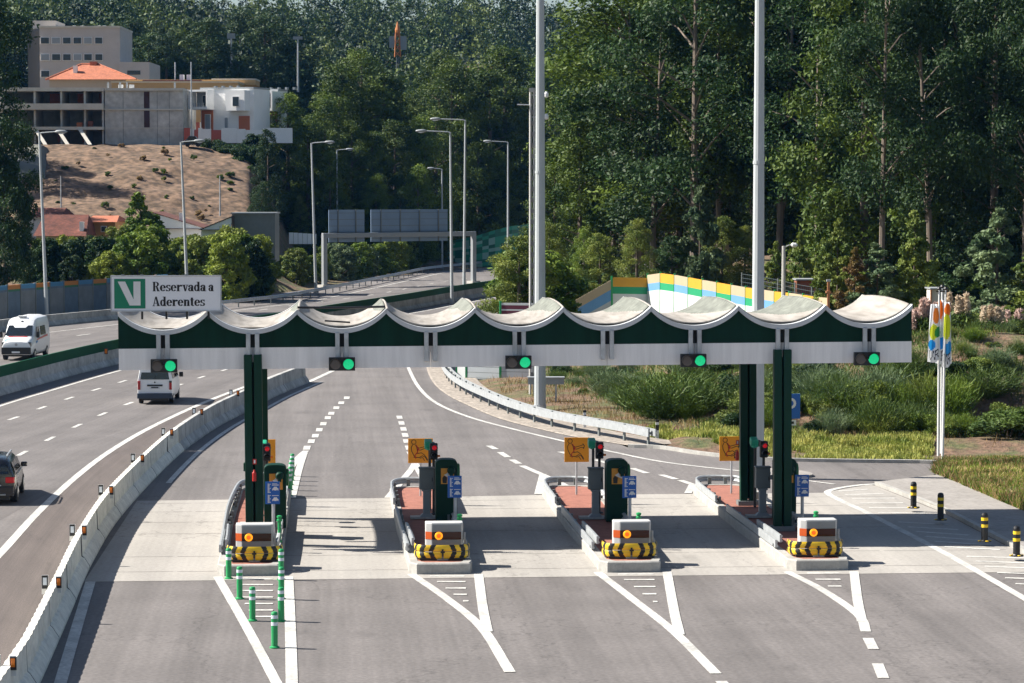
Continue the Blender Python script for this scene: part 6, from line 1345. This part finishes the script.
# bush right at the left of twin masts
putpx('dense', 519, 168, 234, 'bright green bush tree left of the concrete power pole', 'bush', wide=1.5, lm='young', v=0); putpx('dense', 549, 190, 222, 'green bush tree right of the left mast', 'bush', wide=1.1, lm='young', v=1); putpx('bush', 535, 172, 250, 'low bush behind the foot of the power pole', 'bush', wide=1.5, lm='bush')
# young trees to the right
for x, y, D, wd, lm, lab in ((838, 222, 158, 1.0, 'young', 'conical young tree with rusty shoots, leftmost of the row behind the canopy'), (878, 245, 156, 1.5, 'silver', 'silvery blue leaved young tree between two conical ones'), (915, 214, 157, 1.1, 'young', 'tall conical young tree behind the right end of the canopy'), (998, 212, 152, 1.35, 'silver', 'large glossy conical young tree at the right edge'), (800, 235, 172, .9, 'young', 'slim young tree behind the short lamp'), (775, 244, 170, .9, 'young', 'slim young tree left of the short lamp'), (822, 240, 168, .8, 'young', 'slim young tree right of the short lamp'), (965, 262, 158, 1.4, 'dark', 'dark bush left of the large glossy tree'), (855, 250, 156, 1.0, 'rust', 'small rusty leaved sapling behind the canopy'), (1030, 250, 150, 1.6, 'young', 'green bush cut by the right picture edge')):
    putpx('cone', x, D-5, y, lab, 'young tree', wide=wd*.9, lm=lm)
for x in range(600, 1060, 22):      # understorey of the wood
    d = rnd.uniform(166, 182) if x > 845 else rnd.uniform(192, 200)
    if not in_road(x, d, 3): putpx('bush', x+rnd.uniform(-8, 8), d, rnd.uniform(262, 285), 'low dark undergrowth bush at the foot of the wood', 'bush', 'undergrowth bushes at the foot of the wood', wide=1.6, lm=rnd.choice(['dark', 'bush', 'dark']))
# -- embankment scrub
GB = 'broom shrubs on the embankment'
def scrub(n, x0, x1, d0, d1, hmin, hmax, seed, kinds=('broom', 'broom', 'bush'), lab='broom shrub on the embankment beyond the access road', group=GB):
    r = random.Random(seed)
    for i in range(n):
        D = r.uniform(d0, d1); x = r.uniform(x0, x1); u = lat(x, D)
        if float(dright(u, D)) < 4.5: continue
        k = r.choice(kinds); lm = r.choice(['broom', 'broom', 'bush', 'young', 'silver']) if k == 'broom' else r.choice(['bush', 'dark', 'young'])
        put(k, onground(x, D, -.1), r.uniform(hmin, hmax)*(.5 if float(dright(u, D)) > 12 else 1), lab, 'shrub', group, wide=r.uniform(.9, 1.4), lm=lm)
scrub(62, 530, 840, 116, 138, .6, 1.6, 1); scrub(165, 740, 1050, 112, 142, .8, 2.0, 2); scrub(26, 500, 640, 128, 150, .5, 1.2, 3)
big = [(672, 121, 362, 1.9, 'broom', 'large dark green broom shrub on the embankment below the middle of the canopy'), (700, 122, 380, 1.4, 'broom', 'second large broom shrub, right of the biggest one'), (640, 125, 375, 1.2, 'broom', 'olive broom shrub left of the biggest one'), (845, 118, 372, 1.5, 'broom', 'broad broom shrub below the right lane signal'), (905, 119, 352, 1.8, 'broom', 'dark broom shrub left of the flags'), (985, 117, 362, 1.9, 'broom', 'olive broom shrub right of the flags'), (1010, 112, 398, 1.8, 'bush', 'low brownish shrub at the right picture edge above the sidewalk')]
for x, D, y, wd, k, lab in big: putpx(k, x, D, y, lab, 'shrub', wide=wd, lm='broom')
for k, (x, y) in enumerate(((868, 372), (905, 412), (822, 395))): putpx('bush', x, 116, y, ['yellow green bush below the right end of the canopy', 'small bright green bush near the flagpoles', 'yellowish bush right of the right columns'][k], 'bush', wide=.9, lm='yellow')
for x, D, y in ((1003, 95, 488), (948, 100, 466), (962, 99, 470)): putpx('bush', x, D, y, {1003: 'dark low bush on the grass island at the right edge', 948: 'green tuft at the foot of the flagpoles', 962: 'green tuft right of the flagpoles'}[x], 'bush', wide=2.0, lm='bush')
# pampas grass
PG = mat('pampas_plume', (0.6, 0.49, 0.36), .9, .15, 2, transl=.3); PK = mat('pampas_pink', (0.6, 0.44, 0.38), .9, .15, 2, transl=.3)
def pampas(x, D, ybot, ytop, n, m, lab):
    rng = np.random.default_rng(int(x)); p = onground(x, D); e = empty('pampas_grass', p, 0, lab, 'pampas grass'); h = zat(ytop, D)-p.z
    m_ = MB(); cents = []; rads = []
    for i in range(n):
        a = rng.random()*6.28; r = rng.random()*.45; q = Vector((r*math.cos(a)*1.6, r*math.sin(a), h*(.8+.2*rng.random()))); m_.tube([(q.x*.3, q.y*.3, 0), q-Vector((0, 0, .4))], .012, M_bark, 4)
        for k in range(4): cents.append((q.x, q.y, q.z-.15-.2*k)); rads.append(.12+.04*k)
    m_.build('stalk', e); V = leaves(cents, rads, [60]*len(cents), .07, rng, elong=3.5, droop=-1.5, shell=.1); me = mesh_quads('plume', V, m); o = bpy.data.objects.new('plume', me); COL.objects.link(o); o.parent = e
    n2 = 260; a = rng.random(n2)*6.28; c = [(0, 0, .3)]; V = leaves([(0, 0, h*.25)], [h*.35], [400], .1, rng, elong=6, droop=-1); me = mesh_quads('blades', V, LM['broom']); o = bpy.data.objects.new('blades', me); COL.objects.link(o); o.parent = e
pampas(996, 127, 335, 303, 9, PG, 'cream pampas grass plumes on top of the embankment, right of the flags'); pampas(1019, 128, 325, 306, 4, PK, 'pinkish pampas grass at the right picture edge')
for x, y in ((918, 308), (926, 300), (934, 296)): pampas(x, 128, 330, y, 4, PK, {918: 'pink pampas grass leftmost of the group beside the flags', 926: 'pink pampas grass in the middle of the group beside the flags', 934: 'pink pampas grass nearest to the flags'}[x])
pampas(962, 130, 310, 291, 6, PG, 'cream dry plumes between the flags and the big glossy tree')
# grass and ground cover as stuff
def grass(name, regions, n, h, m, seed, label, wd=.03):
    rng = np.random.default_rng(seed); P_ = []
    for (x0, x1, d0, d1, test) in regions:
        k = int(n*1.0/len(regions)); x = rng.uniform(x0, x1, k); D = rng.uniform(d0, d1, k); u = (x-512)/2700*D; ok = test(u, D, x); u, D = u[ok], D[ok]; cl = vnoise(u, D, 1.3, seed) > .28+rng.random(len(u))*.5; u, D = u[cl], D[cl]
        z = H(u, D); P_.append(np.stack([F0.x*D+R0.x*u, F0.y*D+R0.y*u, z], 1))
    p = np.concatenate(P_); n = len(p); d = rng.normal(size=(n, 3))*.35; d[:, 2] = 1; d /= np.linalg.norm(d, axis=1)[:, None]; s = np.cross(d, rng.normal(size=(n, 3))); s /= np.linalg.norm(s, axis=1)[:, None]; L = h*(.5+rng.random(n))[:, None]
    V = np.stack([p-s*wd, p+s*wd, p+d*L+s*wd*.3, p+d*L-s*wd*.3], 1).reshape(-1, 3); o = bpy.data.objects.new(name, mesh_quads(name, V, m)); COL.objects.link(o); tag(o, label, 'grass', kind='stuff')
kx = [UD(p.x, p.y) for p in kerb_line]
vg = lambda u, D, x: (D > np.interp(u, [a for a, _ in kx], [b for _, b in kx])+.35+.5*vnoise(u, D, 1.0, 2)) & (dright(u, D) < 3.5+3.5*vnoise(u, D, 2.0, 6)) & (u > ip(RB, D)+.2)
em = lambda u, D, x: (dright(u, D) > 4)
grass('verge_grass', [(640, 935, 103, 116, vg)], 90000, .24, LM['verge'], 1, 'bright yellow green grass strip along the access road kerb')
grass('embankment_scrub', [(480, 1060, 112, 165, em), (700, 1060, 112, 150, em), (480, 800, 113, 165, em)], 95000, .24, LM['broom'], 2, 'rough low green scrub covering the embankment', .018)
grass('dry_grass', [(480, 1060, 109, 160, lambda u, D, x: dright(u, D) > 1.2), (500, 700, 112, 145, lambda u, D, x: dright(u, D) > 1.0), (620, 1000, 109, 130, em)], 26000, .24, LM['dry'], 3, 'dry straw coloured grass on the embankment', .015)
# grass on the island at right
rng = np.random.default_rng(7); n = 26000; tri = [(G(932, 476), G(1062, 531), G(1062, 468)), (G(932, 476), G(1062, 468), G(945, 467))]; pts = []
for a, b_, c in tri:
    r1 = np.sqrt(rng.random(n)); r2 = rng.random(n); A, B, C_ = [np.array(v[:]) for v in (a, b_, c)]; pts.append((1-r1)[:, None]*A+(r1*(1-r2))[:, None]*B+(r1*r2)[:, None]*C_)
p = np.concatenate(pts); keep = vnoise(p[:, 0], p[:, 1], 1.2, 3) > rng.random(len(p))*.6; p = p[keep]; p[:, 2] = .12; n = len(p); d = rng.normal(size=(n, 3))*.35; d[:, 2] = 1; s = np.cross(d, rng.normal(size=(n, 3))); s /= np.linalg.norm(s, axis=1)[:, None]; L = (.12+.26*rng.random(n))[:, None]
for nm, m, sel, lab in (('island_grass', LM['bush'], slice(0, None, 2), 'green grass tufts on the small island by the sidewalk'), ('island_dry_grass', LM['dry'], slice(1, None, 2), 'dry yellow grass on the small island by the sidewalk')):
    V = np.stack([p-s*.014, p+s*.014, p+d*L+s*.006, p+d*L-s*.006], 1)[sel].reshape(-1, 3); o = bpy.data.objects.new(nm, mesh_quads(nm, V, m)); COL.objects.link(o); tag(o, lab, 'grass', kind='stuff')
# -- left: trees behind the noise wall, below the slope
r = random.Random(5)
GS = 'bushy trees behind the striped noise wall'
for i in range(30):
    x = 28+i*7.8+r.uniform(-4, 4); D = r.uniform(250, 268); y = r.uniform(231, 259)-(8 if 120 < x < 165 else 0); putpx('bush', x, D, y, 'bushy green tree between the striped noise wall and the tiled houses', 'tree', GS, wide=1.0, lm=r.choice(['bush', 'dark', 'young', 'yellow']))
for x, D, y, k, wd, lm, lab in ((140, 262, 196, 'cone', 1.15, 'bush', 'pointed dark conifer like tree in front of the tiled houses'), (110, 252, 251, 'bush', 1.3, 'yellow', 'bright yellow green bush left of the signboard'), (96, 252, 262, 'bush', 1.1, 'yellow', 'second yellow green bush above the noise wall'), (232, 258, 226, 'bush', .9, 'young', 'rounded tree below the grey shed'), (205, 262, 234, 'bush', 1.0, 'bush', 'rounded tree in front of the white gabled house'), (246, 256, 262, 'bush', 1.1, 'yellow', 'bright bush right of the signboard'), (70, 262, 240, 'bush', 1.0, 'dark', 'dark round tree above the noise wall')):
    putpx(k, x, D, y, lab, 'tree', wide=wd, lm=lm)
for x, D, y, wd, lab in ((4, 226, 120, .75, 'very dark dense tree at the left picture edge above the noise wall'), (-26, 232, -20, .85, 'huge overhanging dark tree filling the top left corner'), (22, 240, 190, .55, 'lower dark tree beside the edge tree')): putpx('dark', x, D, y, lab, 'tree', wide=wd)
for i in range(22):
    put('dense', onground(-20-i*17, r.uniform(262, 330), -.5), r.uniform(13, 20), 'tree on the slope left of the dark edge tree', 'tree', 'trees on the slope beyond the left picture edge', wide=1.3, lm=r.choice(['dark', 'bush', None]))
# bank between gantry and guard rail
GK = 'shrubs on the bank behind the far guardrail'
for i in range(84):
    x = 238+i*2.6+r.uniform(-4, 4); D = r.uniform(0, 1); D = np.interp(x, [238, 330, 440, 470], [276, 308, 372, 390])+D*24-3; y = np.interp(x, [238, 330, 440], [276, 262, 250])-r.uniform(0, 20)
    if in_road(x, D, 0): continue
    putpx('bush', x, D, y, 'shrub on the bank behind the far guardrail, near the sign gantry', 'shrub', GK, wide=1.1, lm=r.choice(['bush', 'bush', 'young', 'yellow', 'yellow', 'silver']))
# trees of the centre
GC = 'dense trees of the middle wood behind the sign gantry'
for i, (x, D, y, wd, lm) in enumerate(((272, 352, 168, 1.0, None), (262, 345, 205, 1.2, 'bush'), (288, 356, 92, 1.3, 'bush'), (308, 352, 120, 1.3, None), (325, 362, 95, 1.2, None), (340, 372, 60, 1.2, None), (362, 378, 48, 1.35, None), (384, 376, 70, 1.3, None), (352, 360, 120, 1.1, None), (330, 350, 150, 1.0, None), (372, 362, 130, 1.2, None), (395, 365, 120, 1.2, None), (376, 352, 175, 1.1, 'bush'), (412, 380, 128, 1.2, None), (418, 360, 165, 1.2, 'bush'), (436, 385, 110, 1.3, None), (452, 400, 60, 1.2, None), (440, 410, 52, 1.3, None), (425, 372, 118, 1.1, 'bush'), (470, 410, 92, 1.3, 'far'), (490, 405, 70, 1.3, None), (505, 412, 46, 1.4, None), (478, 398, 140, 1.2, None), (520, 415, 90, 1.4, None), (498, 402, 150, 1.1, 'bush'), (300, 348, 195, .9, 'young'), (400, 352, 190, .9, 'dark'), (460, 400, 180, 1.1, 'dark'), (482, 402, 205, 1.1, 'bush'), (534, 430, 120, 1.5, None), (550, 440, 60, 1.5, None), (565, 450, 90, 1.5, None), (545, 436, 170, 1.2, 'dark'), (520, 422, 190, 1.2, 'bush'))):
    putpx('dense', x, D, y, 'dense tree of the middle wood behind the sign gantry', 'tree', GC, wide=wd, lm=lm)
for i in range(34):
    x = r.uniform(290, 560); D = r.uniform(352, 376) if x < 430 else r.uniform(402, 430)
    if in_road(x, D, 3): continue
    putpx('dense', x, D, r.uniform(170, 225), 'low tree at the foot of the middle wood', 'tree', 'low trees at the foot of the middle wood', wide=1.4, lm=r.choice([None, 'young', 'bush']))
for i in range(12): putpx('bush', 196+i*6, r.uniform(336, 344), r.uniform(134, 146), 'low bush at the top edge of the bare slope', 'bush', 'low bushes at the top of the bare slope', wide=1.2, lm='dark') if i > 2 else None
for (x, D, y, wd) in ((268, 318, 128, .9), (262, 300, 182, .9), (250, 296, 205, .8)): putpx('dense', x, D, y, 'dark tree right of the bare slope, in front of the white houses', 'tree', 'dark trees right of the bare slope', wide=wd, lm='dark')
for i in range(48):
    x = r.uniform(24, 255); D = r.uniform(300, 338); put('bush', onground(x, D, .5), r.uniform(.3, .8), 'small weed tuft on the bare brown slope', 'shrub', 'weed tufts on the bare slope', lm=r.choice(['bush', 'dry', 'broom']))
# tall trees directly behind the buildings
for i in range(22):
    x = 100+i*9+r.uniform(-5, 5); D = r.uniform(455, 500); putpx('dense', x, D, r.uniform(12, 60), 'tall tree behind the flat roofed buildings', 'tree', 'tall trees behind the buildings', wide=1.4, lm='far')
# far wooded hillside: one mass
rng = np.random.default_rng(4); T = []
for i in range(1500):
    D = 470+430*rng.random()**1.1; x = rng.uniform(-420, 640) if i % 8 else rng.uniform(640, 1100)
    u = (x-512)/2700*D
    if in_road(x, D, 6): continue
    T.append((u, D, 13+10*rng.random()))
T = np.array(T); z = H(T[:, 0], T[:, 1]); cents = []; rads = []
for (u, D, h), zz in zip(T, z):
    w0 = W(u, D); nC = 13
    for k in range(nC):
        f = .2+.8*(k+.5)/nC; a = k*2.4+rng.random(); rr_ = h*.24*math.sin(math.pi*min(1, f*.8+.15))**.7*rng.uniform(.5, 1.1); cents.append((w0.x+rr_*math.cos(a), w0.y+rr_*math.sin(a), zz+h*f)); rads.append(h*rng.uniform(.07, .12))
V = leaves(cents, rads, [44]*len(cents), .62, rng, squash=.85, elong=1.4, shell=.65); me = mesh_quads('far_wood', V, LM['far']); [me.materials.append(LM[k_]) for k_ in ('farb', 'farc')]; tint = rng.choice([0, 1, 2], size=len(T), p=[.5, .3, .2]); me.polygons.foreach_set('material_index', np.repeat(tint, 13*44).astype(np.int32)); o = bpy.data.objects.new('far_wood', me); COL.objects.link(o); tag(o, 'distant wooded hillside closing the view behind buildings and road', 'wood', kind='stuff')
for k in PR:
    for o in PR[k]:
        for ch in list(o.children): bpy.data.objects.remove(ch)
        bpy.data.objects.remove(o)
# air between the camera and the far hillside
hz = MB(); hz.box((0, 2020, 59), (1880, 4160, 122), M_dark); hz_o = hz.build('haze'); hz_o.rotation_euler = (0, 0, -YAW); tag(hz_o, 'thin blue air over the whole valley', 'haze', kind='stuff')
hm = bpy.data.materials.new('haze_air'); hm.use_nodes = True; hn = hm.node_tree.nodes; hn.clear(); ho = hn.new('ShaderNodeOutputMaterial'); hv = hn.new('ShaderNodeVolumePrincipled')
hv.inputs['Color'].default_value = (0.1, 0.4, 1, 1); hv.inputs['Density'].default_value = 0.00004; hv.inputs['Anisotropy'].default_value = 0.0; hm.node_tree.links.new(hv.outputs[0], ho.inputs['Volume'])
hz_o.data.materials.clear(); hz_o.data.materials.append(hm)
# labels of the repeats say what each one stands beside
LM_R = [(560, 'left of the power pole'), (600, 'above the left end of the coloured wall'), (640, 'above the yellow wall panels'), (690, 'above the middle of the coloured wall'), (735, 'just left of the right mast'), (775, 'behind the right mast'), (815, 'behind the short concrete lamp'), (860, 'behind the right part of the canopy'), (905, 'behind the right end of the canopy'), (950, 'behind the flags'), (1000, 'right of the flags'), (1100, 'at the right picture edge')]
LM_L = [(60, 'at the far left lamp'), (100, 'between the far left lamp and signboard'), (140, 'above the left half of the signboard'), (185, 'at the second street lamp'), (225, 'above the right end of the signboard'), (262, 'below the grey shed'), (300, 'left of the third street lamp'), (335, 'at the left leg of the gantry'), (370, 'below the small gantry panel'), (410, 'below the large gantry panel'), (450, 'at the pair of street lamps'), (490, 'at the right leg of the gantry'), (530, 'at the checkered wall'), (600, 'at the left mast')]
for o in list(COL.objects):
    if o.parent is None and o.get('group') and o.get('category') in ('eucalyptus', 'tree', 'shrub', 'bush') and 'broad' not in o['label']:
        u, D = UD(o.location.x, o.location.y); x = 512+2700*u/D; g_ = o['group']; T = LM_R if ('dark wood' in g_ or 'embankment' in g_ or 'undergrowth' in g_) else LM_L
        where = next((t for lim, t in T if x < lim), T[-1][1])
        depth = ''
        if 'dark wood' in g_ and 'deeper' not in g_: depth = ['front', 'second', 'third', 'fourth', 'fifth', 'rear'][min(5, max(0, int((D-170)/17)))]
        h = o.dimensions[2] if o.type == 'MESH' else o.scale[2]
        base = {'tall trees of the dark wood': f'{depth} row wood tree', 'deeper trees of the dark wood': 'tree deep inside the dark wood', 'broom shrubs on the embankment': ('larger' if h > .85 else 'smaller')+(' shrub low on the embankment' if D < 121 else ' shrub halfway up the embankment' if D < 130 else ' shrub near the top of the embankment'), 'undergrowth bushes at the foot of the wood': 'dark undergrowth bush', 'shrubs on the bank behind the far guardrail': ('low shrub' if h < .8 else 'tall shrub')+' on the bank behind the far guardrail', 'dense trees of the middle wood behind the sign gantry': 'dense tree of the middle wood', 'low trees at the foot of the middle wood': 'low tree at the foot of the middle wood', 'bushy trees behind the striped noise wall': 'bushy tree behind the striped noise wall', 'tall trees behind the buildings': 'tall tree behind the flat roofed buildings', 'weed tufts on the bare slope': 'weed tuft on the bare brown slope', 'low bushes at the top of the bare slope': 'low bush at the top of the bare slope'}.get(g_)
        if base: o['label'] = base+', '+where
